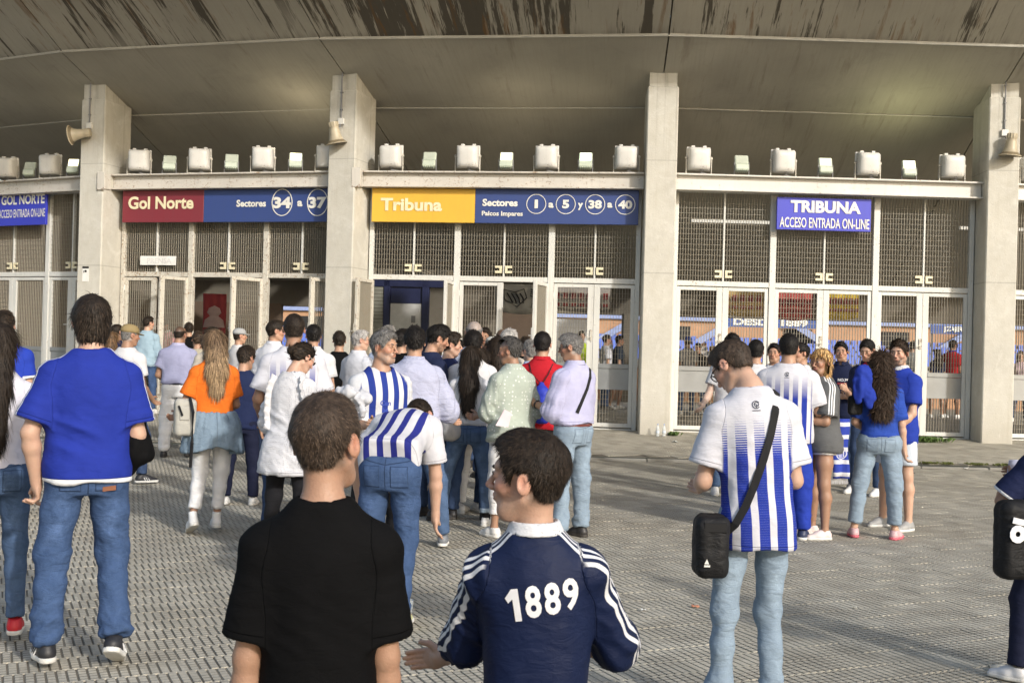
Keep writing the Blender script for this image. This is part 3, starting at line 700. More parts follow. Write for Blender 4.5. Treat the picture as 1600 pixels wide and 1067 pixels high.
for i, pl_ in small.items():
    a, ang_, L = bay_frame(i, FB)
    for j, (px, kind) in enumerate(pl_):
        u, _ = zrow(i, px, 250, FB); mt = [M_LENS, M_LITD, M_LITY, M_LITG][kind]
        o = small_flood(mt) if kind not in SF else copy_tree(SF[kind]); SF.setdefault(kind, o)
        o.location = (a[0] + math.cos(ang_) * u, a[1] + math.sin(ang_) * u, 4.627); o.rotation_euler = (0, 0, ang_ + (0.4 if i < 2 else 0.0))
        tag(o, '%s small floodlight from the left %s, %s' % (ordn[j], pos_w[i], 'glowing' if kind > 1 else 'dull'), 'floodlight', 'small floodlights on the girders')
        if kind > 1:
            ld = bpy.data.lights.new('flood_glow', 'AREA'); ld.energy = 3.5 if i in (1, 3) else 1; ld.size = 0.25; ld.color = (1.0, 0.84, 0.55) if i != 3 else (0.98, 1.0, 0.5)
            lo = bpy.data.objects.new('flood_glow', ld); COL.objects.link(lo); lo.parent = o; lo.location = (0, -0.04 + 0.0, 0.46); lo.rotation_euler = ((180 - 25) * D2R, 0, 0)

# ------------------------------------------------------------------ horn loudspeakers, conduit
for (px, py, i, azd, tilt) in ((125, 222, 1, -75, 8), (528, 220, 2, -12, 78), (1576, 236, 4, 10, 80)):
    n = pnorm(i); t = np.array([-n[1], n[0]]); rz = math.atan2(n[1], n[0]) + math.pi / 2
    def onface(px_, py_):
        r_ = ray(px_, py_); A = np.array([[t[0], -r_[0]], [t[1], -r_[1]]]); u, s_ = np.linalg.solve(A, -PIL[i]); return u, CAM_H + r_[2] * s_
    cx = {1: 141, 2: 534, 4: 1569}[i]; cz = {1: 197, 2: 190, 4: 208}[i]
    u, z = onface(cx, cz); c = PIL[i] + t * u
    lab = {1: 'beige horn loudspeaker on the left pillar, facing sideways', 2: 'beige horn loudspeaker hanging on the pillar left of the Tribuna sign', 4: 'beige horn loudspeaker hanging on the right pillar'}[i]
    r_ = empty('horn_loudspeaker', (c[0] + n[0]*0.0, c[1] + n[1]*0.0, z), rz, lab, 'loudspeaker', 'horn loudspeakers on the pillars')
    b = MB(); b.bbox((-0.055, -0.05, -0.06), (0.055, 0, 0.05), 0.006); b.build('junction_box', M_PLAST, r_)
    # bell
    if i == 1: F_ = Matrix.Translation((-0.0, -0.13, -0.16)) @ Matrix.Rotation(-72 * D2R, 4, 'Z') @ Matrix.Rotation(100 * D2R, 4, 'X')
    else: F_ = Matrix.Translation((-0.06 if i == 2 else 0.07, -0.17, -0.13)) @ Matrix.Rotation((190 if i == 2 else 185) * D2R, 4, 'X') @ Matrix.Rotation((8 if i == 2 else -4) * D2R, 4, 'Y')
    b = MB(); b.lathe([(0.0, -0.09), (0.075, -0.09), (0.08, -0.07), (0.08, 0.0), (0.075, 0.015), (0.085, 0.05), (0.095, 0.13), (0.115, 0.20), (0.15, 0.26), (0.175, 0.285), (0.185, 0.285), (0.185, 0.278), (0.17, 0.27)], 24, frame=F_)
    o = b.build('bell', M_HORN, r_); smooth_by_angle(o, 50)
    b = MB(); b.lathe([(0.172, 0.272), (0.14, 0.24), (0.105, 0.19), (0.085, 0.12), (0.07, 0.06), (0.0, 0.05)], 24, frame=F_); o = b.build('throat', M_HORNIN, r_, smooth=True)
    b = MB(); b.lathe([(0.0, 0.19), (0.03, 0.185), (0.035, 0.15), (0.02, 0.07)], 14, frame=F_); b.build('reflector', M_HORN, r_, smooth=True)
    b = MB()
    for k in range(12):
        th = k * math.pi / 6; b.box((0.078*math.cos(th) - 0.007, 0.078*math.sin(th) - 0.007, -0.085), (0.078*math.cos(th) + 0.007, 0.078*math.sin(th) + 0.007, -0.01), frame=F_)
    b.build('driver_ribs', M_HORN, r_)
    b = MB(); b.tube([(0, -0.01, 0.0), (0, -0.06, -0.10), F_ @ Vector((0, 0, 0.0))], 0.012, 6); b.tube([(0.05, -0.03, -0.06), (0.06, -0.08, -0.12), F_ @ Vector((0.06, 0, -0.05))], 0.004, 5); b.build('mount_arm', M_CONDUIT, r_)
    topz = PTOP[i] - z + 0.02
    b = MB(); b.tube([(0, -0.022, 0.045), (0, -0.022, topz)], 0.013, 8); b.build('conduit', M_CONDUIT, r_)
    b = MB()
    for zz in np.arange(0.2, topz, 0.3): b.box((-0.02, -0.04, zz - 0.008), (0.02, 0, zz + 0.008))
    b.build('clip', M_CONDUIT, r_)
# ================================================================== INSIDE THE STAND
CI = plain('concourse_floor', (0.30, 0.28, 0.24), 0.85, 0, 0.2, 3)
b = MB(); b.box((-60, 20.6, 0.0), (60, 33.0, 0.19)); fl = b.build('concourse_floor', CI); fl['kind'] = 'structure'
# inner ceiling falls away from the gates, dark concrete; back wall with the wide opening towards the pitch
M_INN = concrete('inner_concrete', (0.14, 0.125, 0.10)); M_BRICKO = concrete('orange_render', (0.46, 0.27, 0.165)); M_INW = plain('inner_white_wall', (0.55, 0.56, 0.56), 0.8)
BX = 31.5
wl = empty('concourse_wall', kind='structure')
b = MB()
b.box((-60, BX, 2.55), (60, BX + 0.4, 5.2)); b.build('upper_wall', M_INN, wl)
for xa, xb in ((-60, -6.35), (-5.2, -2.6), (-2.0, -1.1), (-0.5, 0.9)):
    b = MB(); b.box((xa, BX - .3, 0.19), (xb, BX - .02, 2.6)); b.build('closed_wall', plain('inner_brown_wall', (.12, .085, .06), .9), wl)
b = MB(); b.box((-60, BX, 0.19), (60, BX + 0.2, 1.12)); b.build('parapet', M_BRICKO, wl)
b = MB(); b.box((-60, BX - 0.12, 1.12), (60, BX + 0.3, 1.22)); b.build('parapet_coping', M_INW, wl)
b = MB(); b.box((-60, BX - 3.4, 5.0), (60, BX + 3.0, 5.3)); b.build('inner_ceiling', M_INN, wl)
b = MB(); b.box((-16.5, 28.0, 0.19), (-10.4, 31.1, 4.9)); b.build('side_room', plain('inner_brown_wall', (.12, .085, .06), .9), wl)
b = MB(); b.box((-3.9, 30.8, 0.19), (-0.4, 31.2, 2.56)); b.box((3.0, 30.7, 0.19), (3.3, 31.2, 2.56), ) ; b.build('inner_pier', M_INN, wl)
b = MB(); b.box((0.95, 29.6, 0.19), (2.1, 29.8, 2.35)); b.build('white_screen_wall', M_INW, wl)
# side beams overhead, seen as dark ribs through the upper grilles
b = MB()
for x in np.arange(-16, 18, 2.9): b.box((x, 25.0, 4.1), (x + 0.28, 31, 4.75))
b.build('ceiling_beam', M_INN, wl)
for x, lb in ((3.4, 'pale strip light casing behind the upper grille right of the middle pillar'), (8.6, 'pale strip light casing behind the upper grille at the right edge')):
    b = MB(); b.box((x, 22.0, 4.1), (x + 2.3, 22.1, 4.16)); tag(b.build('strip_light', plain('strip_light_white', (0.7, 0.7, 0.66), 0.4)), lb, 'strip light')
# blue booth behind the yellow Tribuna bay
c0 = at(622, 500, 24.0)
bo = empty('ticket_booth', (-4.05, 24.1, 0.19), -0.12, 'dark blue framed booth with shutter and pale door inside the yellow Tribuna gate', 'booth')
MBL = plain('booth_navy', (0.016, 0.022, 0.075), 0.5); MSH = plain('shutter_grey', (0.26, 0.26, 0.22), 0.5)
b = MB()
for lo, hi in (((0.15, 0, 0), (0.27, .12, 2.75)), ((1.33, 0, 0), (1.47, .12, 2.75)), ((2.15, 0, 0), (2.3, .12, 2.75)), ((2.72, 0, 0), (2.84, .12, 2.75)), ((0.15, 0, 2.6), (2.84, .14, 2.85))): b.bbox(lo, hi, 0.008)
b.build('booth_frame', MBL, bo)
b = MB()
for k in range(34): z = 0.05 + k * 0.075; b.box((0.28, 0.03, z), (1.32, 0.05, z + 0.062))
b.build('roller_shutter', MSH, bo)
b = MB(); b.bbox((1.475, 0.03, 0.02), (2.14, 0.07, 2.25), 0.006); d_ = b.build('door', plain('booth_door_white', (0.60, 0.60, 0.59), 0.5), bo)
b = MB(); b.bbox((2.0, 0.0, 1.0), (2.06, 0.035, 1.04), 0.004); b.box((1.93, 0.022, 1.85), (2.02, 0.029, 2.0)); b.build('handle', M_CONDUIT, d_)
b = MB(); b.box((1.475, 0.05, 2.26), (2.14, 0.09, 2.59)); b.build('fascia', MBL, bo); b = MB(); b.box((0.15, 0.2, 2.75), (2.85, 2.0, 2.82)); b.build('booth_roof', MBL, bo)
# cartons on the booth roof
for k, (x, r_) in enumerate(((-3.15, .4), (-2.75, -.3), (-1.9, .5), (-1.5, -.6))):
    b = MB(); b.bbox((-0.14, -0.12, 0), (0.14, 0.12, 0.2), 0.004); o = b.build('carton', plain('carton_pale', (0.45, 0.42, 0.36), 0.8)); o.location = (x, 24.6 + 0.1 * k, 3.01); o.rotation_euler = (0, 0.0, r_)
    tag(o, ['pale carton leftmost on the blue booth roof', 'pale carton second from the left on the booth roof', 'pale carton third from the left on the booth roof', 'pale carton rightmost on the booth roof'][k], 'carton', 'cartons on the booth roof')
b = MB(); b.box((-1.35, 24.2, 2.9), (-1.0, 24.25, 3.0))
# shelf under the two right cartons
b = MB(); b.box((-2.2, 24.3, 2.93), (-1.2, 25.1, 3.008)); o = b.build('booth_shelf', MBL); tag(o, 'dark blue shelf beside the booth roof carrying two cartons', 'shelf')
# banner with the dark crest drawing, above the open doorway
def banner(name, c, w_, h_, mat, label, rz=0.0, deco=None):
    r_ = empty(name, c, rz, label, 'banner'); n = 14
    V = []; F = []
    for j in range(5):
        for k in range(n + 1): V.append((w_ * (k / n - .5), 0.03 * math.sin(k * 1.3 + j), h_ * (j / 4 - .5) - 0.02 * math.sin(k * math.pi / n) * (4 - j)))
    for j in range(4):
        for k in range(n): a_ = j*(n+1)+k; F.append((a_, a_+1, a_+n+2, a_+n+1))
    o = np_mesh('cloth', np.array(V), np.array(F), mat, r_); m = o.modifiers.new('thick', 'SOLIDIFY'); m.thickness = 0.006
    if deco: deco(r_)
    return r_
def deco_crest(r_):
    mk = plain('banner_ink', (0.03, 0.03, 0.035), 0.8); b = MB()
    b.tube([(-0.42, -0.05, .18), (-0.40, -0.05, -.05), (-0.1, -0.05, -.22), (.12, -0.05, .0), (.05, -0.05, .2), (-.15, -.05, .12), (-.42, -.05, .18)], 0.014, 5)
    for k in range(4): b.tube([(-.34 + k * .1, -.05, .1), (-.26 + k * .1, -.05, -.02), (-.2 + k * .08, -.05, -.13)], 0.018, 5)
    for k in range(4): b.tube([(.2, -.05, .2 - k * .05), (.42, -.05, .12 - k * .05)], 0.012, 5)
    b.tube([(.3, -.05, -.05), (.45, -.05, -.12), (.38, -.05, -.2), (.25, -.05, -.14)], 0.014, 5); b.build('crest_drawing', mk, r_)
p = at(815, 465, 26.5); banner('banner', tuple(p), 1.25, 0.62, plain('banner_grey', (0.34, 0.34, 0.32), 0.9), 'grey banner with dark shield drawing above the open Tribuna doorway', 0.0, deco_crest)
p = at(335, 492, 27.0)
def deco_p(r_):
    b = MB(); b.lathe([(0.0, 0.22), (0.13, 0.16), (0.17, 0.05), (0.10, -0.03), (0.22, -0.12), (0.26, -0.3)], 12, frame=Matrix.Diagonal((1, .2, 1, 1)) @ Matrix.Translation((0, -.1, 0))); b.build('figure_print', plain('poster_print', (0.42, 0.30, 0.28), 0.8), r_)
banner('poster', tuple(p), 0.55, 1.0, plain('poster_red', (0.30, 0.04, 0.045), 0.8), 'dark red poster with pale figure inside the Gol Norte gate', 0.0, deco_p)
for px, py, w_, h_, c, lb in ((1170, 470, 1.5, 0.62, (0.42, 0.30, 0.12), 'faded yellow and red banner high behind the left doorway of the TRIBUNA board bay'),
                              (1240, 476, 0.9, 0.62, (0.36, 0.07, 0.06), 'red banner behind the middle doorway under the TRIBUNA board'),
                              (1310, 474, 1.0, 0.66, (0.50, 0.36, 0.04), 'yellow banner behind the middle doorway, right of the red banner'),
                              (905, 466, 1.5, 0.5, (0.22, 0.20, 0.18), 'dim grey banner with red print behind the right doorway of the Tribuna bay')):
    p = at(px, py, 27.5)
    def dd(r_, w_=w_, h_=h_):
        b = MB(); rr2 = random.Random(px)
        for k in range(7):
            x = -w_ * .4 + k * w_ * .13; b.box((x, -.05, -.02), (x + w_ * .08, -.046, .13)); b.box((x, -.05, -.2), (x + w_ * .09, -.046, -.12))
        b.build('print', plain('banner_print_red', (0.22, 0.03, 0.03), 0.8), r_)['kind'] = 'stuff'
    banner('banner', tuple(p), w_, h_, plain('banner_%d' % px, c, 0.9), lb, 0.0, dd)

# ------------------------------------------------------------------ far side of the ground
far = empty('opposite_stand', kind='structure')
FS = 90.0
def fx(px): return (px - 800) / FPX * FS
M_SEAT = plain('blue_seats', (0.10, 0.17, 0.55), 0.5); M_STEP = concrete('terrace_concrete', (0.34, 0.32, 0.29)); M_FBLUE = plain('fascia_blue', (0.24, 0.30, 0.52), 0.6)
grass = MB(); grass.box((-70, 33, -0.9), (70, FS - 4, -0.6)); g_ = grass.build('pitch', plain('pitch_green', (0.05, 0.12, 0.03), 0.9)); g_['kind'] = 'structure'
b = MB()
for k in range(5): b.box((-60, FS + k * 0.8, -1.0), (60, FS + (k + 1) * 0.8, 0.55 + k * 0.35))
b.build('terrace_step', M_STEP, far)
b = MB(); b.box((-60, FS + 4.0, 0), (60, FS + 4.3, 4.05)); b.build('render_wall', M_BRICKO, far)
b = MB(); b.box((-60, FS + 3.7, 4.05), (60, FS + 4.4, 4.75)); b.build('fascia_band', M_FBLUE, far)
b = MB(); b.box((-60, FS + 4.4, 4.0), (60, FS + 4.8, 14.0)); b.build('upper_tier_wall', M_STEP, far)
VX = (-33, -17.5, -4, 12.5, 22.5, 30.5, 37.5)
for x in VX:
    b = MB(); b.box((x, FS + 3.8, 2.3), (x + 2.2, FS + 3.99, 3.6)); b.build('vomitory', M_DARK, far)
for x, sg in ((15.0, 1), (26.0, -1), (35.0, 1), (7.0, 1)):
    b = MB(); b.prism([(0, 1.9), (sg * 3.4, 4.0), (sg * 3.4, 4.6), (0, 2.5)] if sg > 0 else [(0, 1.9), (0, 2.5), (sg * 3.4, 4.6), (sg * 3.4, 4.0)], 0, 0.25, frame=Matrix.Translation((x, FS + 3.2, 0))); b.build('stair_flank', M_FBLUE, far)
sv = np.array([(-.2,-.2,.38),(.2,-.2,.38),(.2,.2,.38),(-.2,.2,.38),(-.2,.2,.85),(.2,.2,.85),(-.2,-.2,.30),(.2,-.2,.30)]); sf = np.array([(0,1,2,3),(3,2,5,4),(6,7,1,0)])
cs = np.array([(x, FS + 0.5 + k * 0.8, 0.55 + k * 0.35) for k in range(5) for x in np.arange(-40, 46, 0.55) if (int(x * 3) % 23) != 0])
V = (sv[None] + cs[:, None]).reshape(-1, 3); F = (sf[None] + (np.arange(len(cs)) * 8)[:, None, None]).reshape(-1, 4)
o = np_mesh('stadium_seats', V, F, M_SEAT, smooth=False); tag(o, 'rows of blue plastic seats on the far stand seen through the gates', 'seats', kind='stuff')
# banners with letters on the far stand
def far_banner(px0, px1, py0, py1, txt, t0, t1, Y, label):
    p0, p1 = at(px0, (py0 + py1) / 2, Y), at(px1, (py0 + py1) / 2, Y); zt, zb = at((px0+px1)/2, py0, Y)[2], at((px0+px1)/2, py1, Y)[2]
    r_ = empty('letter_banner', (p0[0], Y, zb), 0, label, 'banner'); w_, h_ = p1[0] - p0[0], zt - zb
    b = MB(); b.box((0, 0, 0), (w_, 0.08, h_)); b.build('board', plain('board_navy', (0.045, 0.09, 0.30), 0.6), r_)
    s0 = (t0 - px0) / (px1 - px0) * w_; s1_ = (t1 - px0) / (px1 - px0) * w_
    V_, F_ = text_mesh(txt, 1.0, 0.05, 1.0, 0.0); xs_ = [v[0] for v in V_]; ys_ = [v[1] for v in V_]
    sx = (s1_ - s0) / (max(xs_) - min(xs_)); sy = h_ * 0.72 / (max(ys_) - min(ys_))
    me = bpy.data.meshes.new('lettering'); me.from_pydata([((v[0] - min(xs_)) * sx + s0, -0.03, (v[1] - min(ys_)) * sy + h_ * 0.14) for v in V_], [], F_); me.materials.append(M_SWH)
    o = bpy.data.objects.new('lettering', me); COL.objects.link(o); o.parent = r_
FBY = 60.0
far_banner(1128, 1292, 496, 512, 'DESDE 1889', 1146, 1262, FBY, 'long blue banner with white letters DESDE 1889 seen through the gates')
far_banner(1455, 1512, 508, 522, 'J.ZAJERE', 1474, 1508, FBY, 'blue banner with white letters J.ZAJERE seen through the right gates')
# banners hang from slim posts at the pitch side
b = MB()
for px in (1130, 1290, 1457, 1510): p = at(px, 510, FBY + .15); b.tube([(p[0], FBY + .15, -0.8), (p[0], FBY + .15, p[2] + .3)], 0.05, 6)
tag(b.build('banner_posts', M_CONDUIT), 'thin posts holding the letter banners beyond the gates', 'posts')
# ================================================================== PEOPLE: implicit surfaces -> one continuous mesh each
def rx(a): c, s = math.cos(a), math.sin(a); return np.array([[1, 0, 0], [0, c, -s], [0, s, c]])
def ry(a): c, s = math.cos(a), math.sin(a); return np.array([[c, 0, s], [0, 1, 0], [-s, 0, c]])
def rzm(a): c, s = math.cos(a), math.sin(a); return np.array([[c, -s, 0], [s, c, 0], [0, 0, 1]])
def Rp(yaw=0, pitch=0, roll=0): return rzm(yaw * D2R) @ rx(-pitch * D2R) @ ry(roll * D2R)
A3 = lambda *v: np.array(v, float)
def unit(v): v = np.asarray(v, float); return v / (np.linalg.norm(v) + 1e-9)
def rc(P, a, b, r1, r2):
    ba = b - a; l2 = float(ba @ ba) + 1e-12; q = P - a; u = q @ ba; t = np.minimum(np.maximum(u / l2, 0), 1)
    d2 = np.einsum('ij,ij->i', q, q) + t * (t * l2 - 2 * u); return np.sqrt(np.maximum(d2, 0)) - (r1 + (r2 - r1) * t)
def rcp(P, pts, rs, k=0.01):
    d = None
    for i in range(len(pts) - 1):
        e = rc(P, pts[i], pts[i + 1], rs[i], rs[i + 1]); d = e if d is None else smin(d, e, k)
    return d
def smin(a, b, k):
    h = np.maximum(k - np.abs(a - b), 0); return np.minimum(a, b) - h * h * (.25 / k)
def smax(a, b, k): return -smin(-a, -b, k)
def el(P, c, r, R=None):
    q = P - c
    if R is not None: q = q @ R
    ir = 1.0 / np.asarray(r, float); q = q * ir; k0 = np.sqrt(np.einsum('ij,ij->i', q, q)); q = q * ir; k1 = np.sqrt(np.einsum('ij,ij->i', q, q)) + 1e-9
    return k0 * (k0 - 1) / k1
def loft(P, st, p=2.25):
    """stations (z, halfwidth, halfdepth, ycentre)"""
    st = np.asarray(st, float); z = P[:, 2]; zz = np.linspace(st[0, 0], st[-1, 0], 64)
    tab = [np.interp(zz, st[:, 0], st[:, i]) for i in (1, 2, 3)]
    ker = np.ones(7) / 7
    tab = [np.convolve(np.pad(t, 3, mode='edge'), ker, 'valid') for t in tab]
    a, b, yc = (np.interp(z, zz, t) for t in tab)
    X = np.abs(P[:, 0]) / a; Y = np.abs(P[:, 1] - yc) / b
    k0 = (X ** p + Y ** p) ** (1 / p) + 1e-9
    g = np.sqrt((X / a) ** 2 + (Y / b) ** 2) / np.maximum(np.sqrt(X * X + Y * Y), 1e-9)
    d = (k0 - 1) / np.maximum(g, 1e-3)
    return smax(d, np.maximum(st[0, 0] - z, z - st[-1, 0]), 0.02)
def box(P, c, h, r, R=None):
    q = P - c
    if R is not None: q = q @ R
    q = np.abs(q) - (np.asarray(h, float) - r)
    return np.sqrt((np.maximum(q, 0) ** 2).sum(1)) + np.minimum(q.max(1), 0) - r
from concurrent.futures import ThreadPoolExecutor
_pool = ThreadPoolExecutor(4)
def pf(f, P, n=12000):
    if len(P) < 2 * n: return f(P)
    return np.concatenate(list(_pool.map(f, [P[i:i + n] for i in range(0, len(P), n)])))
def local(P, c, R, fn):
    """evaluate fn only within R of c; further away the distance to that ball is enough"""
    q = P - c; r = np.sqrt(np.einsum('ij,ij->i', q, q)); m = r < R; d = r - R * .62
    if m.any(): d[m] = fn(P[m])
    return d
# value noise
_G = np.random.default_rng(3).random((32, 32, 32)).astype(np.float32)
def vn(P):
    i = np.floor(P).astype(int); f = P - i; f = f * f * (3 - 2 * f); o = 0
    for dx in (0, 1):
        wx = f[:, 0] if dx else 1 - f[:, 0]
        for dy in (0, 1):
            wy = f[:, 1] if dy else 1 - f[:, 1]
            for dz in (0, 1):
                wz = f[:, 2] if dz else 1 - f[:, 2]
                o = o + _G[(i[:, 0] + dx) & 31, (i[:, 1] + dy) & 31, (i[:, 2] + dz) & 31] * wx * wy * wz
    return o * 2 - 1
def fbm(P, n=3):
    o = 0; a = 1
    for k in range(n): o = o + a * vn(P * (2.03 ** k) + 7.3 * k); a *= .5
    return o
def ridge(P, n=2):
    o = 0; a = 1
    for k in range(n): o = o + a * (1 - 2 * np.abs(vn(P * (2.1 ** k) + 3.1 * k))); a *= .5
    return o

def surf(f, lo, hi, h, keep=None, proj=1):
    """surface nets of f over a sparse grid"""
    lo = np.asarray(lo, float); hi = np.asarray(hi, float); B = 4; bs = B * h
    nb = np.maximum(1, np.ceil((hi - lo) / bs).astype(int))
    g = np.stack(np.meshgrid(*[np.arange(n) for n in nb], indexing='ij'), -1).reshape(-1, 3)
    act = np.abs(pf(f, lo + (g + .5) * bs)) < bs * 1.15 + 0.006
    g = g[act]
    if len(g) == 0: return np.zeros((0, 3)), np.zeros((0, 4), int)
    c5 = np.stack(np.meshgrid(*[np.arange(5)] * 3, indexing='ij'), -1).reshape(-1, 3)
    idx = (g * B)[:, None, :] + c5[None]; P = lo + idx.reshape(-1, 3) * h
    D = pf(f, P).reshape(-1, 5, 5, 5)
    s = D < 0
    cnt = sum(s[:, a:a + 4, b:b + 4, c:c + 4].astype(np.int8) for a in (0, 1) for b in (0, 1) for c in (0, 1))
    bi, ci, cj, ck = np.nonzero((cnt > 0) & (cnt < 8))
    acc = np.zeros((len(bi), 3)); n = np.zeros(len(bi))
    cor = {}
    for a in (0, 1):
        for b in (0, 1):
            for c in (0, 1): cor[(a, b, c)] = D[bi, ci + a, cj + b, ck + c]
    for a in range(3):
        for u in (0, 1):
            for v in (0, 1):
                p0 = [0, 0, 0]; o = [q for q in range(3) if q != a]; p0[o[0]] = u; p0[o[1]] = v; p1 = list(p0); p1[a] = 1
                d0, d1 = cor[tuple(p0)], cor[tuple(p1)]; cr = (d0 < 0) != (d1 < 0); t = np.where(cr, d0 / np.where(cr, d0 - d1, 1), 0)
                q = np.array(p0, float)[None] + np.eye(3)[a][None] * t[:, None]; acc += q * cr[:, None]; n += cr
    cell = g[bi] * B + np.stack([ci, cj, ck], 1); V = lo + (cell + acc / n[:, None]) * h
    key = (cell[:, 0].astype(np.int64) * 4096 + cell[:, 1]) * 4096 + cell[:, 2]
    if keep is not None:
        kk = keep(lo + (cell + .5) * h); V, key, cell, bi, ci, cj, ck = V[kk], key[kk], cell[kk], bi[kk], ci[kk], cj[kk], ck[kk]
    od = np.argsort(key); sk = key[od]
    def look(c):
        k = (c[:, 0].astype(np.int64) * 4096 + c[:, 1]) * 4096 + c[:, 2]; p = np.clip(np.searchsorted(sk, k), 0, len(sk) - 1)
        return np.where(sk[p] == k, od[p], -1)
    Q = []
    d0 = D[bi, ci, cj, ck] < 0
    for a in range(3):
        e = [0, 0, 0]; e[a] = 1; d1 = D[bi, ci + e[0], cj + e[1], ck + e[2]] < 0
        m = d0 != d1; cc = cell[m]; b, c = (a + 1) % 3, (a + 2) % 3; eb = np.eye(3, dtype=int)[b]; ec = np.eye(3, dtype=int)[c]
        q = np.stack([look(cc), look(cc - eb), look(cc - eb - ec), look(cc - ec)], 1); fl = d0[m]
        q[~fl] = q[~fl][:, ::-1]; Q.append(q[(q >= 0).all(1)])
    Q = np.concatenate(Q)
    for _ in range(proj):
        d, gr = grad(f, V, h * .3); V = V - gr * np.clip(d, -h * .6, h * .6)[:, None]
    return V, Q
def grad(f, V, e):
    ks = np.array([[1, -1, -1], [-1, -1, 1], [-1, 1, -1], [1, 1, 1]], float); g = 0
    for k in ks: g = g + k[None] * pf(f, V + k * e)[:, None]
    g = g / (4 * e); m = np.sqrt((g ** 2).sum(1)) + 1e-9
    return pf(f, V) / m, g / m[:, None]

# ------------------------------------------------------------------ cloth, skin, hair materials
WHT = (0.70, 0.71, 0.74)
def cloth(name, col, kind='plain', col2=WHT, **k):
    if name in _pl: return _pl[name]
    b = NB(name); R_ = b.attr('rest').outputs['Vector']; x, y, z = b.sep(R_); ax = b.attr('aux').outputs['Vector']; slv, t, cy = b.sep(ax)
    n1 = b.noise(R_, 9, 4, 0.6); n2 = b.noise(R_, 55, 2)
    c = b.mix(b.mr(n1, 0.3, 0.72), tuple(q * 0.90 for q in col), tuple(min(1, q * 1.06) for q in col))
    hgt = None; body = b.m('SUBTRACT', 1.0, slv)
    if kind == 'vstripe':
        p = k.get('period', 0.085); w_ = k.get('w', 0.5)
        xx = b.m('ADD', x, k.get('shift', 0.0)); f = b.m('FRACT', b.m('DIVIDE', b.m('ADD', xx, 5 * p), p)); s_ = b.mr(b.m('ABSOLUTE', b.m('SUBTRACT', f, .5)), w_ / 2 - .012, w_ / 2 + .012, 1, 0)
        lim = b.band(x, -k.get('lim', 9), k.get('lim', 9), 0.002)
        s_ = b.m('MULTIPLY', b.m('MULTIPLY', s_, lim), body)
        if k.get('fade'):
            z0, z1 = k['fade']; g = b.mr(z, z0, z1, 1, 0)
            if k.get('lines'):
                lf_ = b.m('FRACT', b.m('DIVIDE', z, 0.0105)); g = b.mr(b.m('SUBTRACT', g, lf_), -.06, .06)
            s_ = b.m('MULTIPLY', s_, g)
        if k.get('top'): s_ = b.m('MULTIPLY', s_, b.mr(z, k['top'] - .002, k['top'] + .002, 1, 0))
        c = b.mix(s_, c, col2)
    if kind == 'pin':
        f = b.m('FRACT', b.m('DIVIDE', b.m('ADD', x, b.m('MULTIPLY', y, 0.5)), 0.0085)); c = b.mix(b.mr(b.m('ABSOLUTE', b.m('SUBTRACT', f, .5)), .2, .3, 0.8, 0), c, col2)
    if kind == 'check':
        f = b.m('FRACT', b.m('DIVIDE', x, 0.022)); g = b.m('FRACT', b.m('DIVIDE', z, 0.022))
        c = b.mix(b.m('ADD', b.mr(f, .45, .55, 0, .45), b.mr(g, .45, .55, 0, .45)), c, col2)
    if kind == 'dots':
        v = b.n('ShaderNodeTexVoronoi', feature='F1'); b.put(v.inputs['Vector'], R_); v.inputs['Scale'].default_value = 30; v.inputs['Randomness'].default_value = .4
        c = b.mix(b.mr(v.outputs['Distance'], .20, .25, .85, 0), c, col2)
    if k.get('hemband'): c = b.mix(b.m('MULTIPLY', b.mr(z, k['hemband'] - .001, k['hemband'] + .001, 1, 0), body), c, WHT)
    if k.get('cuffband'): c = b.mix(b.m('MULTIPLY', slv, b.mr(t, k['cuffband'] - .005, k['cuffband'] + .005)), c, WHT)
    if k.get('three'):     # three stripes along the shoulder and the outside of the sleeve
        ay = b.m('ADD', cy, k.get('toff', 0.0)); f = b.m('FRACT', b.m('DIVIDE', b.m('ADD', ay, 1.024), 0.0235)); s_ = b.m('MULTIPLY', b.mr(b.m('ABSOLUTE', b.m('SUBTRACT', f, .5)), .22, .27, 1, 0), b.band(ay, -.0352, .0352, .0006))
        out = b.attr('outer').outputs['Fac']; c = b.mix(b.m('MULTIPLY', s_, out), c, k.get('tcol', WHT))
    if k.get('denim'):
        w1 = b.noise(b.mapv(R_, (1.2, 1.2, .8)), 11, 6, .65, .4); leg = b.attr('wear').outputs['Fac']
        c = b.mix(b.m('MULTIPLY', b.mr(w1, .38, .68), b.m('ADD', b.m('MULTIPLY', leg, .65), .30)), c, tuple(min(.75, q * k['denim'] + .02) for q in col))
        tw = b.noise(b.mapv(R_, (320, 320, 90)), 1, 2); c = b.mix(b.mr(tw, .35, .7, 0, .25), c, tuple(q * .55 for q in col))
        # back pockets, yoke and side seams as stitched ridges
        ax_ = b.m('ABSOLUTE', x); back = b.mr(y, -.015, -.035)
        inner = b.m('MULTIPLY', b.m('MULTIPLY', b.band(ax_, .035, .125), b.band(z, .825, .94)), back)
        outer = b.m('MULTIPLY', b.m('MULTIPLY', b.band(ax_, .031, .129), b.band(z, .821, .944)), back)
        st_ = b.m('SUBTRACT', outer, inner); yk = b.m('MULTIPLY', b.band(b.m('ADD', z, b.m('MULTIPLY', ax_, -.18)), .947, .951), back)
        cs_ = b.m('MULTIPLY', b.band(ax_, -.1, .002), b.mr(z, .80, .81)); sm = b.m('MAXIMUM', b.m('MAXIMUM', st_, yk), cs_)
        c = b.mix(b.m('MULTIPLY', sm, .6), c, tuple(q * .45 for q in col)); hgt = b.m('ADD', b.m('MULTIPLY', outer, .5), b.m('MULTIPLY', sm, -.35))
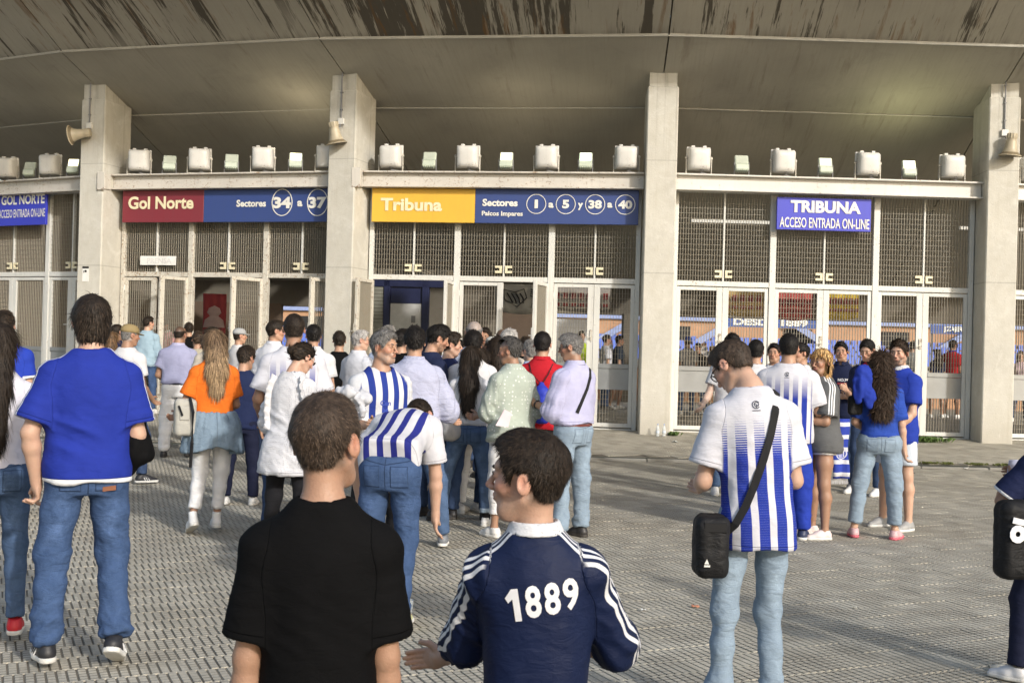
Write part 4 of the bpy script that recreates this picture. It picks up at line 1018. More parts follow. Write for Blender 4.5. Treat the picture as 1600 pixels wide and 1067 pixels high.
    fold = b.noise(b.mapv(R_, (1, 1, 2.2)), 14, 4, .55, .6); h_ = b.m('ADD', b.m('MULTIPLY', fold, k.get('fold', 0.38)), b.m('MULTIPLY', n2, .05))
    if k.get('eyelet'):
        v = b.n('ShaderNodeTexVoronoi', feature='F1'); b.put(v.inputs['Vector'], R_); v.inputs['Scale'].default_value = 70; v.inputs['Randomness'].default_value = .2
        h_ = b.m('ADD', h_, b.mr(v.outputs['Distance'], .2, .3, -.25, 0)); c = b.mix(b.mr(v.outputs['Distance'], .22, .3, .35, 0), c, tuple(q * .5 for q in col))
    sm_ = b.m('MULTIPLY', b.band(slv, .38, .62, .08), .6); hd_ = b.attr('hemd').outputs['Fac']; hm_ = b.m('MAXIMUM', b.band(hd_, .017, .0195, .0008), sm_)
    if kind != 'none': c = b.mix(b.m('MULTIPLY', hm_, .38), c, b.mix(1.0, c, (.45, .45, .47), 'MULTIPLY')); h_ = b.m('ADD', h_, b.m('MULTIPLY', hm_, -.25))
    if hgt is not None: h_ = b.m('ADD', h_, hgt)
    return _pl.setdefault(name, b.fin(c, k.get('rough', .85), b.bump(h_, k.get('bd', .012)), Specular_IOR_Level=k.get('spec', .22)))
def skin_mat():
    b = NB('skin'); c = b.attr('Col').outputs['Color']; o = b.obj(); n = b.noise(o, 30, 4, .6); n2 = b.noise(o, 160, 2)
    c = b.mix(b.mr(n, .35, .7, 0, .22), c, b.mix(1.0, c, (.86, .62, .55), 'MULTIPLY'))
    b.put(b.p.inputs['Subsurface Weight'], .06); b.put(b.p.inputs['Subsurface Radius'], (1.0, .35, .2)); b.p.inputs['Subsurface Scale'].default_value = .006
    return b.fin(c, b.mr(n, .3, .7, .42, .6), b.bump(n2, .0012))
M_SKIN = skin_mat()
def hair_mat():
    b = NB('hair'); c = b.attr('Col').outputs['Color']; o = b.obj(); n = b.noise(o, 90, 3, .6)
    c = b.mix(b.mr(n, .3, .7), b.mix(1.0, c, (.6, .6, .6), 'MULTIPLY'), b.mix(1.0, c, (1.25, 1.22, 1.2), 'MULTIPLY'))
    return b.fin(c, .58, b.bump(n, .003), Specular_IOR_Level=.22)
M_HAIR = hair_mat()
M_EYEW = plain('eye_white', (.68, .66, .63), .25); M_IRIS = plain('iris_dark', (.035, .02, .012), .15); M_BLACKP = plain('black_plastic', (.012, .012, .014), .3)
M_STRAP = plain('strap_black', (.008, .008, .009), .9)
M_SOLE = plain('sole_white', (.62, .61, .58), .6)
def skint(v): return {'f': (.51, .325, .235), 'm': (.42, .25, .168), 't': (.32, .185, .12), 'd': (.20, .11, .075), 'p': (.56, .41, .33)}[v]
HC = {'black': (.012, .010, .009), 'dark': (.024, .017, .012), 'brown': (.040, .026, .017), 'mbrown': (.062, .044, .032), 'lbrown': (.12, .072, .038), 'blond': (.42, .27, .12), 'grey': (.20, .195, .19), 'lgrey': (.42, .41, .40), 'dgrey': (.075, .072, .07), 'ombre': (.12, .08, .05)}
def shoe_mat(c): return plain('shoe_%02d_%02d_%02d' % tuple(int(q * 99) for q in c), c, .5, 0, .08, 20)

TORSO_M = [(.80, .13, .10, 0), (.86, .165, .118, 0), (.92, .170, .122, -.008), (.99, .158, .108, 0), (1.08, .148, .10, .002), (1.2, .158, .11, .006), (1.31, .172, .118, .006), (1.37, .166, .108, 0), (1.42, .135, .088, -.006), (1.465, .092, .070, -.01), (1.50, .07, .062, -.01), (1.53, .056, .056, -.008)]
TORSO_F = [(.80, .125, .10, 0), (.86, .168, .122, -.005), (.92, .172, .126, -.012), (.99, .152, .105, 0), (1.07, .128, .088, .002), (1.18, .135, .094, .004), (1.30, .150, .108, .006), (1.36, .146, .098, 0), (1.42, .115, .08, -.006), (1.465, .078, .062, -.01), (1.50, .06, .056, -.01), (1.53, .05, .05, -.008)]

class Body:
    def __init__(s, sp):
        s.sp = sp; s.H = sp.get('H', 1.75); s.sc = s.H / (1.50 + .136 * (1 + .9 * (sp.get('hs', .965) * 1.01 - 1)) + .125 * 1.01 * sp.get('hs', .965)); s.fem = sp.get('fem', False); s.w = sp.get('w', 1.0); s.hs = sp.get('hs', .965) * 1.01
        s.belly = sp.get('belly', 0.0); s.st = [(z, a * s.w, b * (0.4 + 0.6 * s.w), y) for z, a, b, y in (TORSO_F if s.fem else TORSO_M)]
        if s.belly: s.st = [(z, a * (1 + .25 * s.belly * math.exp(-((z - 1.08) / .13) ** 2)), b * (1 + .45 * s.belly * math.exp(-((z - 1.09) / .13) ** 2)), y + .03 * s.belly * math.exp(-((z - 1.09) / .13) ** 2)) for z, a, b, y in s.st]
        s.piv = A3(0, 0, 1.0); s.Rc = Rp(sp.get('twist', 0), sp.get('lean', 0), sp.get('side', 0))
        s.npiv = A3(0, -.005, 1.50); hd = sp.get('head', (0, 0, 0)); s.Rh = s.Rc @ Rp(*hd)
        s.npw = s.c2w(s.npiv); s.hc = s.npw + s.Rh @ A3(0, .022, .136 * (1 + .9 * (s.hs - 1)) - sp.get('nk', 0))
        shw = (.161 if not s.fem else .142) * (0.35 + .65 * s.w)
        s.arms = []
        for sg, key in ((-1, 'L'), (1, 'R')):
            up, fo = sp.get(key, ((.13, -.02, -1), (.06, .22, -1)))[:2]; opt = sp.get(key, ((0,), (0,)))[2:] or ({},)
            opt = opt[0]; up = unit(up) * A3(sg, 1, 1); fo = unit(fo) * A3(sg, 1, 1)
            if opt.get('w'): up = s.Rc.T @ up; fo = s.Rc.T @ fo
            sh = s.c2w(A3(sg * shw, -.005, 1.362 + sp.get('shrug', 0))); e = sh + s.Rc @ up * .285; wv = s.Rc @ fo; wr = e + wv * .245
            hdv = s.Rc @ (unit(opt['hand']) * A3(sg, 1, 1)) if 'hand' in opt else wv
            th = opt.get('thumb'); th = s.Rc @ (unit(th) * A3(sg, 1, 1)) if th is not None else (s.Rc @ A3(0, 1, 0) if abs(hdv @ (s.Rc @ A3(0, 1, 0))) < .75 else s.Rc @ A3(-sg * .3, 0, 1))
            th = unit(th - hdv * (th @ hdv)); nrm = np.cross(hdv, th) * sg
            s.arms.append(dict(sg=sg, sh=sh, e=e, wr=wr, d=hdv, th=th, n=-nrm, curl=opt.get('curl', .45), uv=s.Rc @ up, fv=wv))
        s.legs = []
        hw = .088 * (0.5 + .5 * s.w)
        for sg, key in ((-1, 'LL'), (1, 'RL')):
            a = sp.get(key, {}); th = unit(a.get('th', (.05, .02, -1))) * A3(sg, 1, 1); sn = unit(a.get('sh', (.02, -.04, -1))) * A3(sg, 1, 1)
            hp = A3(sg * hw, 0, .93); kn = hp + th * .43; an = kn + sn * .42
            s.legs.append(dict(sg=sg, hp=hp, kn=kn, an=an, R=Rp(a.get('fy', -6 * sg), -a.get('fp', 0), 0)))
        lows = []
        for l in s.legs:
            for q in ((0, -.06, -.085), (0, .17, -.085)): lows.append((l['an'] + l['R'] @ A3(*q))[2])
        s.dz = -min(lows)
    def c2w(s, p): return s.Rc @ (p - s.piv) + s.piv
    def w2c(s, P): return (P - s.piv) @ s.Rc + s.piv
    def torso(s, P, grow=0.0, st=None):
        st = st or s.st; st = [(z, a + grow, b + grow, y) for z, a, b, y in st]
        lo = [q for q in st if q[0] <= 1.10]; hi = [q for q in st if q[0] >= .98]
        bent = abs(s.sp.get('lean', 0)) > 12 or abs(s.sp.get('twist', 0)) > 30
        if not bent and abs(s.sp.get('side', 0)) < 3: return loft(s.w2c(P), st)
        return smin(loft(P, lo), loft(s.w2c(P), hi), .05)
    def bust(s, P, d, grow=0.0):
        if not s.fem: return d
        Q = s.w2c(P)
        for sg in (-1, 1): d = smin(d, el(Q, A3(sg * .07, .085, 1.275), (.06 + grow, .05 + grow, .06 + grow)), .05)
        return d
    # ---------------- skin
    def headf(s, P):
        q = (P - s.hc) @ s.Rh / s.hs; fem = s.fem
        d = el(q, A3(0, -.012, .028), (.074, .094, .086)); jw = .048 if fem else .053
        d = smin(d, el(q, A3(0, .026, -.035), (jw + .003, .058, .078)), .03)
        d = smin(d, rc(q, A3(-.022, .052, -.092), A3(.022, .052, -.092), .022, .022), .03)
        for sg in (-1, 1): d = smin(d, rc(q, A3(sg * .052, -.005, -.055), A3(sg * .024, .05, -.09), .016, .018), .03)
        d = smin(d, el(q, A3(0, .072, .030), (.050, .018, .014)), .018)
        for sg in (-1, 1):
            d = smin(d, el(q, A3(sg * .038, .056, -.022), (.024, .026, .022)), .022)
            d = smax(d, -el(q, A3(sg * .031, .101, .007), (.019, .017, .0125)), .012)
            d = smin(d, el(q, A3(sg * .031, .077, .007), (.0145, .0135, .012)), .006)
        d = smin(d, rc(q, A3(0, .086, .014), A3(0, .112, -.026), .0065, .0095), .012)
        for sg in (-1, 1): d = smin(d, el(q, A3(sg * .0115, .099, -.031), (.0085, .011, .0075)), .006)
        d = smin(d, el(q, A3(0, .079, -.055), (.028, .018, .018)), .014)
        d = smin(d, el(q, A3(0, .0915, -.0505), (.021, .007, .0048)), .005); d = smin(d, el(q, A3(0, .0898, -.0610), (.018, .0075, .0058)), .005)
        d = smax(d, -el(q, A3(0, .100, -.0558), (.022, .010, .0016)), .003)
        for sg in (-1, 1):
            Re = ry(sg * -.12) @ rzm(sg * -.42)
            e = el(q, A3(sg * .081, -.012, -.004), (.0080, .020, .032), Re)
            e = smax(e, -el(q, A3(sg * .090, -.008, -.001), (.006, .0105, .018), Re), .004); d = smin(d, e, .006)
        return d * s.hs
    def neckf(s, P):
        a = s.hc + s.Rh @ A3(0, -.022, -.055) * s.hs; b = s.npw; c = s.c2w(A3(0, -.008, 1.44)); r = (.045 if s.fem else .053) * (.5 + .5 * s.w)
        return smin(rc(P, a, b, r * min(1.08, s.hs), r), rc(P, b, c, r, r * 1.25), .02)
    def handf(s, P, a):
        o, d, t, n = a['wr'], a['d'], a['th'], a['n']; Rm = np.stack([t, n, d], 1); q = (P - o) @ Rm; c = a['curl']; m = np.array([1, 1, 1.])
        # local: x towards the thumb, y = back of hand (+) / palm (-), z along fingers
        D = smin(el(q, A3(0, 0, .05), (.038, .0155, .05)), rc(q, A3(0, 0, -.01), A3(0, 0, .03), .024, .026), .015)
        for k, (x, L) in enumerate(((.028, .072), (.0095, .080), (-.009, .075), (-.027, .058))):
            a1 = c * (0.8 + .1 * k); a2 = a1 + c * 1.3; b0 = A3(x * .9, -.001, .082 - abs(x) * .18); b1 = b0 + A3(x * .08, -math.sin(a1), math.cos(a1)) * L * .5
            b2 = b1 + A3(0, -math.sin(a2), math.cos(a2)) * L * .5; D = smin(D, rcp(q, [b0, b1, b2], [.0092, .0085, .007], .004), .004)
        t0 = A3(.022, -.006, .018); t1 = t0 + A3(.026, -.012, .028); t2 = t1 + A3(.008, -.008 - .01 * c, .028)
        D = smin(D, rcp(q, [t0, t1, t2], [.0135, .0105, .0085], .006), .008)
        return D
    def armf(s, P, a, g=0.0):
        sh, e, wr = a['sh'], a['e'], a['wr']; k = (.86 if s.fem else 1.0) * (.45 + .55 * s.w)
        m = sh + (e - sh) * .42; f = e + (wr - e) * .28; j = 0 if g else 1
        return rcp(P, [sh, m, e, f, wr], [.051 * k + g, .046 * k + g, .038 * k + g, .040 * k + g, .0255 * k + g], .02)
    def bodyf(s, P, legs):
        d = smin(local(P, s.hc, .22 * s.hs, s.headf), s.neckf(P), .022 * s.hs)
        c = s.c2w(A3(0, -.008, 1.44)); tr = rc(P, c, s.c2w(A3(0, 0, 1.0)), .06, .07)
        if s.sp.get('chest'): tr = s.torso(P, -.006)
        tr = smin(tr, rc(P, s.arms[0]['sh'], s.arms[1]['sh'], .046 * (.5 + .5 * s.w), .046 * (.5 + .5 * s.w)), .05)
        tr = smin(tr, rc(P, s.c2w(A3(-.07, -.005, 1.425)), s.c2w(A3(.07, -.005, 1.425)), .046, .046), .05)
        d = smin(d, tr, .035)
        for a in s.arms: d = smin(d, s.armf(P, a), .02); d = smin(d, local(P, a['wr'] + a['d'] * .08, .18, lambda Q, a=a: s.handf(Q, a)), .012)
        if legs:
            for l in s.legs:
                k = (.6 + .4 * s.w) * (1.03 if s.fem else 1.0); ca = l['kn'] + (l['an'] - l['kn']) * .3 + A3(0, -.012, 0)
                if legs == 'bare':
                    lf = rcp(P, [l['hp'], l['kn'] + (l['hp'] - l['kn']) * .45, l['kn'], ca, l['an']], [.078 * k, .070 * k, .050 * k, .051 * k, .033], .03)
                    d = smin(d, lf, .03); d = smin(d, rc(P, s.piv, l['hp'], .07, .07), .03)
                else: d = smin(d, rcp(P, [l['hp'], l['kn'], ca, l['an']], [.045, .038, .038, .031], .02), .02); d = smin(d, rc(P, s.piv, l['hp'], .05, .05), .03)
                d = smin(d, rc(P, l['an'], l['an'] + l['R'] @ A3(0, .05, -.05), .032, .028), .02)
        return d

def ribbons(root, dirs, L, wd, nseg=3, seed=0, drop=0.0, curl=0.0, nrm=None):
    """strands as narrow ribbons; root (n,3), dirs (n,3)"""
    r = np.random.default_rng(seed); n = len(root); P = [root]; d = dirs.copy(); ph = r.uniform(0, 6.28, n)
    side0 = np.cross(d, nrm if nrm is not None else r.normal(size=(n, 3))); side0 /= np.linalg.norm(side0, axis=1)[:, None] + 1e-9
    for k in range(nseg):
        d = d + np.array([0, 0, -drop]) + (curl * (side0 * np.cos(ph + k * 1.9)[:, None] + (nrm if nrm is not None else 0) * np.sin(ph + k * 1.9)[:, None]) if curl else 0)
        d /= np.linalg.norm(d, axis=1)[:, None] + 1e-9; P.append(P[-1] + d * (L / nseg)[:, None])
    V = []
    for k, p in enumerate(P):
        w = (wd * (1 - (k / nseg) ** 2 * .85))[:, None]; V += [p - side0 * w, p + side0 * w]
    V = np.stack(V, 1).reshape(-1, 3); m = 2 * (nseg + 1); F = []
    for k in range(nseg): F.append(np.arange(n)[:, None] * m + np.array([2*k, 2*k+1, 2*k+3, 2*k+2])[None])
    return V, np.concatenate(F)

def tri_sample(V, F, n, rg):
    a = V[F[:, 0]]; b = V[F[:, 1]]; c = V[F[:, 2]]; d = V[F[:, 3]]; ar = np.linalg.norm(np.cross(c - a, d - b), axis=1); i = rg.choice(len(F), n, p=ar / ar.sum())
    u, v = rg.random((2, n, 1)); return (a[i] * (1-u) + b[i] * u) * (1-v) + (d[i] * (1-u) + c[i] * u) * v, i
def sstep(x, a, b): t = np.clip((x - a) / (b - a), 0, 1); return t * t * (3 - 2 * t)
def mkmesh(B, name, f, pts, mar, h, mat, parent, disp=None, attrs=None, keep=None, join=None, mats=None):
    pts = np.array(pts); lo = pts.min(0) - mar; hi = pts.max(0) + mar; V, F = surf(f, lo, hi, h, keep)
    if disp is not None:
        d, n = grad(f, V, h * .5); V0 = V; V = V + n * disp(V, n)[:, None]
    return V, F
def link(B, name, V, F, mat, parent, attrs=None):
    return np_mesh(name, (V + A3(0, 0, B.dz)) * B.sc, F, mat, parent, attrs=attrs)
def W(B, p): return tuple((np.asarray(p, float) + A3(0, 0, B.dz)) * B.sc)

def make_body(B, root, h, legs, lvl):
    sp = B.sp; tone = np.array(skint(sp.get('skin', 'm'))); hd = B.hc; arms = B.arms
    hh = h * (.5 if sp.get('face') else .62); hr = .165 * B.hs; handh = max(h * .5, .0042 if lvl == 0 else .006); HR = .13
    hands = [a['wr'] + a['d'] * .085 for a in arms]
    f = lambda P: B.bodyf(P, legs)
    pts = [B.c2w(A3(0, 0, 1.0)), B.c2w(A3(0, 0, 1.44))] + [a[k] for a in arms for k in ('sh', 'e', 'wr')] + ([l[k] for l in B.legs for k in ('hp', 'kn', 'an')] + [l['an'] + l['R'] @ A3(0, .05, -.05) for l in B.legs] if legs else [])
    near = lambda P, c, r: ((P - c) ** 2).sum(1) < r * r
    hc2 = hd + B.Rh @ A3(0, .01, -.01)
    kc = lambda P: ~(near(P, hc2, hr - 1.3 * h) | near(P, hands[0], HR - 1.3 * h) | near(P, hands[1], HR - 1.3 * h))
    mar = .11 if not sp.get('chest') else .2
    Vs, Fs = [], []; off = 0
    for (pp, mm, h_, kp) in ((pts + [hd], mar, h, kc), ([hc2], hr, hh, lambda P: near(P, hc2, hr)), ([hands[0]], HR, handh, lambda P: near(P, hands[0], HR)), ([hands[1]], HR, handh, lambda P: near(P, hands[1], HR))):
        pp = np.array(pp); V, F = surf(f, pp.min(0) - mm, pp.max(0) + mm, h_, kp); Vs.append(V); Fs.append(F + off); off += len(V)
    V = np.concatenate(Vs); F = np.concatenate(Fs)
    C = np.repeat(tone[None], len(V), 0); q = (V - B.hc) @ B.Rh / B.hs
    inh = ((V - hd) ** 2).sum(1) < (.17 * B.hs) ** 2
    def g(c, r): return np.exp(-((((q - A3(*c)) / A3(*r)) ** 2).sum(1))) * inh
    red = np.clip(g((.05, .06, -.02), (.03, .04, .025)) + g((-.05, .06, -.02), (.03, .04, .025)) + 1.3 * g((0, .11, -.03), (.015, .02, .015)) + g((.08, -.01, 0), (.02, .03, .035)) + g((-.08, -.01, 0), (.02, .03, .035)), 0, 1)
    C *= 1 + red[:, None] * (A3(.10, -.13, -.14))
    lip = np.clip(1.4 * (np.exp(-((q[:, 0] / .021) ** 4 + ((q[:, 2] + .0555) / .0105) ** 4)) * (q[:, 1] > .082)) * inh, 0, 1)
    lc = np.array((.40, .13, .12)) if B.fem else tone * A3(.85, .55, .55); C = C * (1 - .75 * lip[:, None]) + lc * .75 * lip[:, None]
    bd = sp.get('beard')
    if bd:
        m = sstep(-q[:, 2], .028, .045) * sstep(q[:, 1], .0, .02) * inh * (1 - lip) * (1 - sstep(-q[:, 2], .12, .14)); m *= np.clip(.6 + .5 * fbm(q * 90, 2), 0, 1) * bd[1]
        C = C * (1 - m[:, None]) + np.array(HC[bd[0]]) * 1.3 * m[:, None]
    if sp.get('hair', ('short',))[0] in ('short', 'buzz', 'bald'):
        m = sstep(q[:, 2], -.085, -.045) * (q[:, 1] < .0) * sstep(-q[:, 1], .0, .03) * (1 - sstep(np.abs(q[:, 0]), .070, .078)) * inh * .75; C = C * (1 - m[:, None]) + np.array(HC[sp['hair'][1]]) * 1.3 * m[:, None]
    # scalp tinted with the hair colour beneath the hair
    if sp.get('hair', ('short',))[0] not in ('none',):
        m = sstep(q[:, 2], .03, .06) * (1 - sstep(q[:, 1], .05, .075)) * inh * (0 if sp['hair'][0] == 'bald' else .7); C = C * (1 - m[:, None]) + np.array(HC[sp['hair'][1]]) * m[:, None]
    C = np.concatenate([C, np.ones((len(C), 1))], 1)
    return link(B, 'body', V, F, M_SKIN, root, {'Col': ('FLOAT_COLOR', C)})

def make_face(B, root, lvl):
    sp = B.sp; s = B.hs; T = lambda q: W(B, B.hc + B.Rh @ (np.asarray(q, float) * s)); M4 = Matrix.Identity(4)
    for sg in (-1, 1):
        b = MB(); n = 10; ring_ = []
        c = A3(sg * .031, .0783, .0072)
        vs, fs = [], []
        rings = [(0, .0128), (.35, .0122), (.7, .0095), (.92, .005)]
        pts = []
        for t, _ in rings:
            r_ = math.cos(t * math.pi / 2)
            for k in range(n): th = 2 * math.pi * k / n; pts.append(T(c + A3(.0128 * r_ * math.cos(th), .0120 * math.sin(t * math.pi / 2), .0068 * r_ * math.sin(th))))
        pts.append(T(c + A3(0, .0120, 0)))
        F = [(i*n+k, i*n+(k+1) % n, (i+1)*n+(k+1) % n, (i+1)*n+k) for i in range(3) for k in range(n)]
        b.add(pts, F); b.add(pts[3*n:], [(k, (k+1) % n, n) for k in range(n)])
        e = b.build('eye', M_EYEW, root, smooth=True)
        b = MB(); pts = [T(c + A3(.0052 * math.cos(2*math.pi*k/n) + .000, .0119, .0056 * math.sin(2*math.pi*k/n) + .0003)) for k in range(n)] + [T(c + A3(0, .0131, .0003))]
        b.add(pts, [(k, (k+1) % n, n) for k in range(n)]); b.build('iris', M_IRIS, e, smooth=True)
        b = MB(); b.tube([T(c + A3(-.0135 * 1, .0045, .0015)), T(c + A3(-.008, .0108, .0062)), T(c + A3(0, .0132, .0078)), T(c + A3(.008, .0108, .0062)), T(c + A3(.0135, .0045, .0015))], [.0006, .0013, .0015, .0013, .0006], 5); b.build('eyelashes', M_BLACKP, e)
        b = MB(); hcx = np.array(HC[sp['hair'][1] if sp['hair'][1] not in ('grey', 'lgrey') else 'dgrey']); mb_ = plain('brow_' + str(sp['hair'][1]), tuple(np.clip(hcx * 1.2, 0, 1)), .8)
        w_ = .0030 if B.fem else .0046
        b.tube([T((sg * .012, .0885, .0235)), T((sg * .022, .0905, .0275)), T((sg * .034, .0860, .0290)), T((sg * .046, .0730, .0235))], [w_ * .7 * s, w_ * s, w_ * .8 * s, w_ * .3 * s], 5); b.build('eyebrow', mb_, root)
    gl = sp.get('glasses')
    if gl:
        b = MB(); r_ = .0011 if gl != 'thick' else .0022; ln = MB()
        for sg in (-1, 1):
            p = [T((sg * .033 + .022 * math.cos(t), .103 - .006 * abs(sg * .033 + .022 * math.cos(t)) / .05, .002 + .016 * math.sin(t))) for t in np.linspace(0, 2 * math.pi, 17)]
            b.tube(p, r_ * 1.3, 5); ln.add(p[:-1], [tuple(range(16))]); b.tube([T((sg * .055, .098, .008)), T((sg * .078, .06, .010)), T((sg * .082, -.01, .008)), T((sg * .080, -.03, -.01))], r_ * 1.3, 5)
        b.tube([T((-.011, .105, .006)), T((0, .108, .009)), T((.011, .105, .006))], r_, 5)
        g = b.build('glasses', M_BLACKP if gl != 'white' else plain('frame_white', (.7, .7, .7), .3), root)
        if gl == 'sun' or gl == 'white': ln.build('lens', plain('dark_lens', (.02, .02, .025), .08), g)
        else:
            m = _pl.get('clear_lens')
            if m is None:
                q_ = NB('clear_lens'); q_.p.inputs['Alpha'].default_value = .12; m = _pl['clear_lens'] = q_.fin((.8, .85, .9), .05)
            ln.build('lens', m, g)

def zl_fn(y, kind):
    t = {'short': ([-.12, -.05, -.034, -.026, .022, .030, .052, .078, .12], [-.060, -.054, -.040, .024, .024, -.006, .034, .080, .088]),
         'bowl': ([-.12, -.05, 0, .03, .05, .078, .12], [-.115, -.11, -.07, -.04, .02, .055, .06]),
         'fem': ([-.12, -.05, -.03, .03, .052, .078, .12], [-.06, -.06, -.03, -.01, .04, .080, .088])}[kind]
    return np.interp(y, *t)
def make_hair(B, root, h, lvl):
    style, colr = B.sp['hair'][:2]; o = B.sp['hair'][2] if len(B.sp['hair']) > 2 else {}
    if style == 'none': return
    s = B.hs; hc = B.hc; Rh = B.Rh; loc = lambda P: (P - hc) @ Rh / s; glob = lambda q: hc + Rh @ (A3(*q) * s)
    th = o.get('th', {'short': .011, 'buzz': .004, 'bald': .005, 'bowl': .02, 'long': .013, 'curly': .02, 'bun': .008, 'bob': .016}[style]); rg = np.random.default_rng(int(B.hc[0] * 1e4) % 99999 + int(B.H * 1000))
    L = o.get('len', .3); kind = 'short' if style in ('short', 'buzz', 'bald') else ('bowl' if style == 'bowl' else 'fem')
    dn = A3(0, 0, -1); bk = B.c2w(A3(0, -.11 * (1 if style != 'curly' else 1.1), 1.40)); p0 = glob((0, -.055, .03)); p1 = glob((0, -.07, -.07)); fwd = B.Rc @ A3(0, 1, 0)
    swing = A3(*o.get('swing', (0, 0, 0)))
    p2 = bk + swing * .5; p3 = p2 + B.Rc @ A3(0, -.0, -(L - .12)) + swing if L > .14 else p2
    def f(P):
        q = loc(P); y = q[:, 1]
        d = el(q, A3(0, -.014, .028), (.075 + th, .095 + th, .087 + th * 1.15))
        if style == 'short': d = smin(d, el(q, A3(0, .018, .075), (.060, .078, .047 + o.get('top', .010))), .02)
        nape = el(q, A3(0, -.050, -.040), (.050 + th * .5, .042 + th * .6, .045)); d = smin(d, nape, .03)
        if style in ('bowl',): d = smin(d, el(q, A3(0, -.035, -.035), (.085, .068, .095)), .03)
        if style == 'bob':
            for sg in (-1, 1): d = smin(d, el(q, A3(sg * .068, -.01, -.055), (.03, .055, .09)), .03)
            d = smin(d, el(q, A3(0, -.06, -.06), (.07, .045, .085)), .03)
        if style in ('short', 'bald'): d = d + th * .85 * (1 - sstep(q[:, 2], -.055, .045)) * (y < .02)
        cut = (zl_fn(y, kind) - q[:, 2] + .010 * vn(q * A3(70, 70, 20)) * (y > .02)) * .8
        if style == 'bob' or style == 'bowl': cut = np.where(y < .04, -1, cut); 
        d = smax(d, cut, .010 if style != 'buzz' else .004)
        if style == 'bob' or style == 'bowl': d = smax(d, (y - (.018 if style == 'bob' else .045)) * .9 - np.clip(q[:, 2] - .02, 0, 1) * 1.2, .012); d = smax(d, -(q[:, 2] + o.get('low', .13)), .01)
        if style == 'bald': d = np.maximum(d, q[:, 2] - .055 + np.clip(-y, 0, 1) * .25)
        d = d * s
        if style == 'bun': d = smin(d, el(q, A3(*o.get('bun', (0, -.125, .0))), (.036, .032, .036)) * s, .012)
        if style in ('long', 'curly'):
            fl = 1.35 if style == 'curly' else 1.15
            w0, w1, w2 = o.get('w', (.078, .085, .06)); qq = P @ np.stack([B.Rc @ A3(1, 0, 0), fwd * fl * 1.25, B.Rc @ A3(0, 0, 1)], 1)
            tr = np.stack([B.Rc @ A3(1, 0, 0), fwd * fl * 1.25, B.Rc @ A3(0, 0, 1)], 1)
            d = smin(d, rcp(qq, [p0 @ tr, p1 @ tr, p2 @ tr, p3 @ tr], [.08, w0, w1, w2], .03) * .8, .03)
            if o.get('front'):
                for sg in o['front']: d = smin(d, rcp(P, [glob((sg * .062, .02, .02)), glob((sg * .075, .02, -.08)), B.c2w(A3(sg * .09, .07, 1.36)), B.c2w(A3(sg * .085, .09, 1.40 - L * .5))], [.028, .03, .032, .018], .02), .02)
            d = np.maximum(d, -B.headf(P) - .012) if False else d
            face = el(q, A3(0, .085, -.035), (.066, .06, .105)) * s; d = smax(d, -face, .01)
        return d
    pts = [glob(v) for v in ((-.1, -.12, -.06), (.1, .1, .13), (0, 0, .13), (0, -.12, 0))] + ([p2, p3, B.c2w(A3(.1, .1, 1.3)), B.c2w(A3(-.1, .1, 1.3))] if style in ('long', 'curly') else []) + ([glob((.05, -.16, -.13)), glob((0, 0, -.14))])
    amp = {'short': .0026, 'buzz': .0016, 'bald': .001, 'bowl': .003, 'long': .004, 'curly': .009, 'bun': .0015, 'bob': .004}[style]
    hh = h * .6
    V, F = mkmesh(B, 'hair', f, pts, .05, hh, None, None, disp=lambda V, n: amp * fbm((V * (30 if style != 'curly' else 38)) if style not in ('long', 'bob') else V * A3(60, 60, 9), 3))
    col = np.array(HC[colr])
    def colour(P, r):
        c = np.repeat(col[None], len(P), 0) * r[:, None]
        if colr == 'ombre':
            t = np.clip((glob((0, 0, 0))[2] - P[:, 2] + .0) / .25, 0, 1)[:, None]; t = np.clip(t + (rg.random((len(P), 1)) - .5) * .5, 0, 1); c = c * (1 - t) + np.array((.34, .24, .14)) * t * r[:, None]
        if colr in ('grey', 'lgrey', 'dgrey'): c = c * (.85 + .3 * rg.random((len(P), 1)))
        return c
    C = colour(V, np.clip(.75 + .45 * fbm(V * A3(75, 75, 30), 2), .3, 2))
    # strands
    px = 1.0 / (B.sp['s'] * .64); n = {0: 11000, 1: 2000, 2: 500, 3: 160}[lvl]
    if style in ('long', 'curly'): n = int(n * 2.4)
    if style == 'buzz': n = int(n * .8)
    root_, fi = tri_sample(V, F, n, rg); d_, nr = grad(f, root_, hh * .5); q = loc(root_)
    crown = A3(0, -.055, .12); rad = q - crown
    dr = rad * A3(1, 1, 1.0) + A3(0, .02, -.02); dr = dr @ Rh.T
    if style in ('long', 'curly', 'bob'): dr = unit_rows(dr) * .5 + np.array([0, 0, -1.0]) * sstep(-q[:, 2], -.06, .02)[:, None] * 2 + unit_rows(dr) * .3
    if style == 'bun': dr = (A3(0, -.12, .0) - q) @ Rh.T
    dr = dr - nr * (dr * nr).sum(1)[:, None]; dr = unit_rows(dr)
    lift = {'short': .24 if lvl == 0 else .42, 'buzz': .5, 'bald': .3, 'bowl': .12, 'long': .06, 'curly': .35, 'bun': .04, 'bob': .08}[style]
    dr = unit_rows(dr + nr * lift * rg.uniform(.3, 1.5, (n, 1)) + rg.normal(0, .16 if style not in ('curly',) else .4, (n, 3)))
    Ls = {'short': .024, 'buzz': .009, 'bald': .010, 'bowl': .05, 'long': .11, 'curly': .08, 'bun': .05, 'bob': .07}[style] * rg.uniform(.6, 1.25, n) * s * o.get('sl', 1)
    wd = np.full(n, max(.0006, px * (.42 if lvl else .30)) / B.sc) * rg.uniform(.6, 1.2, n)
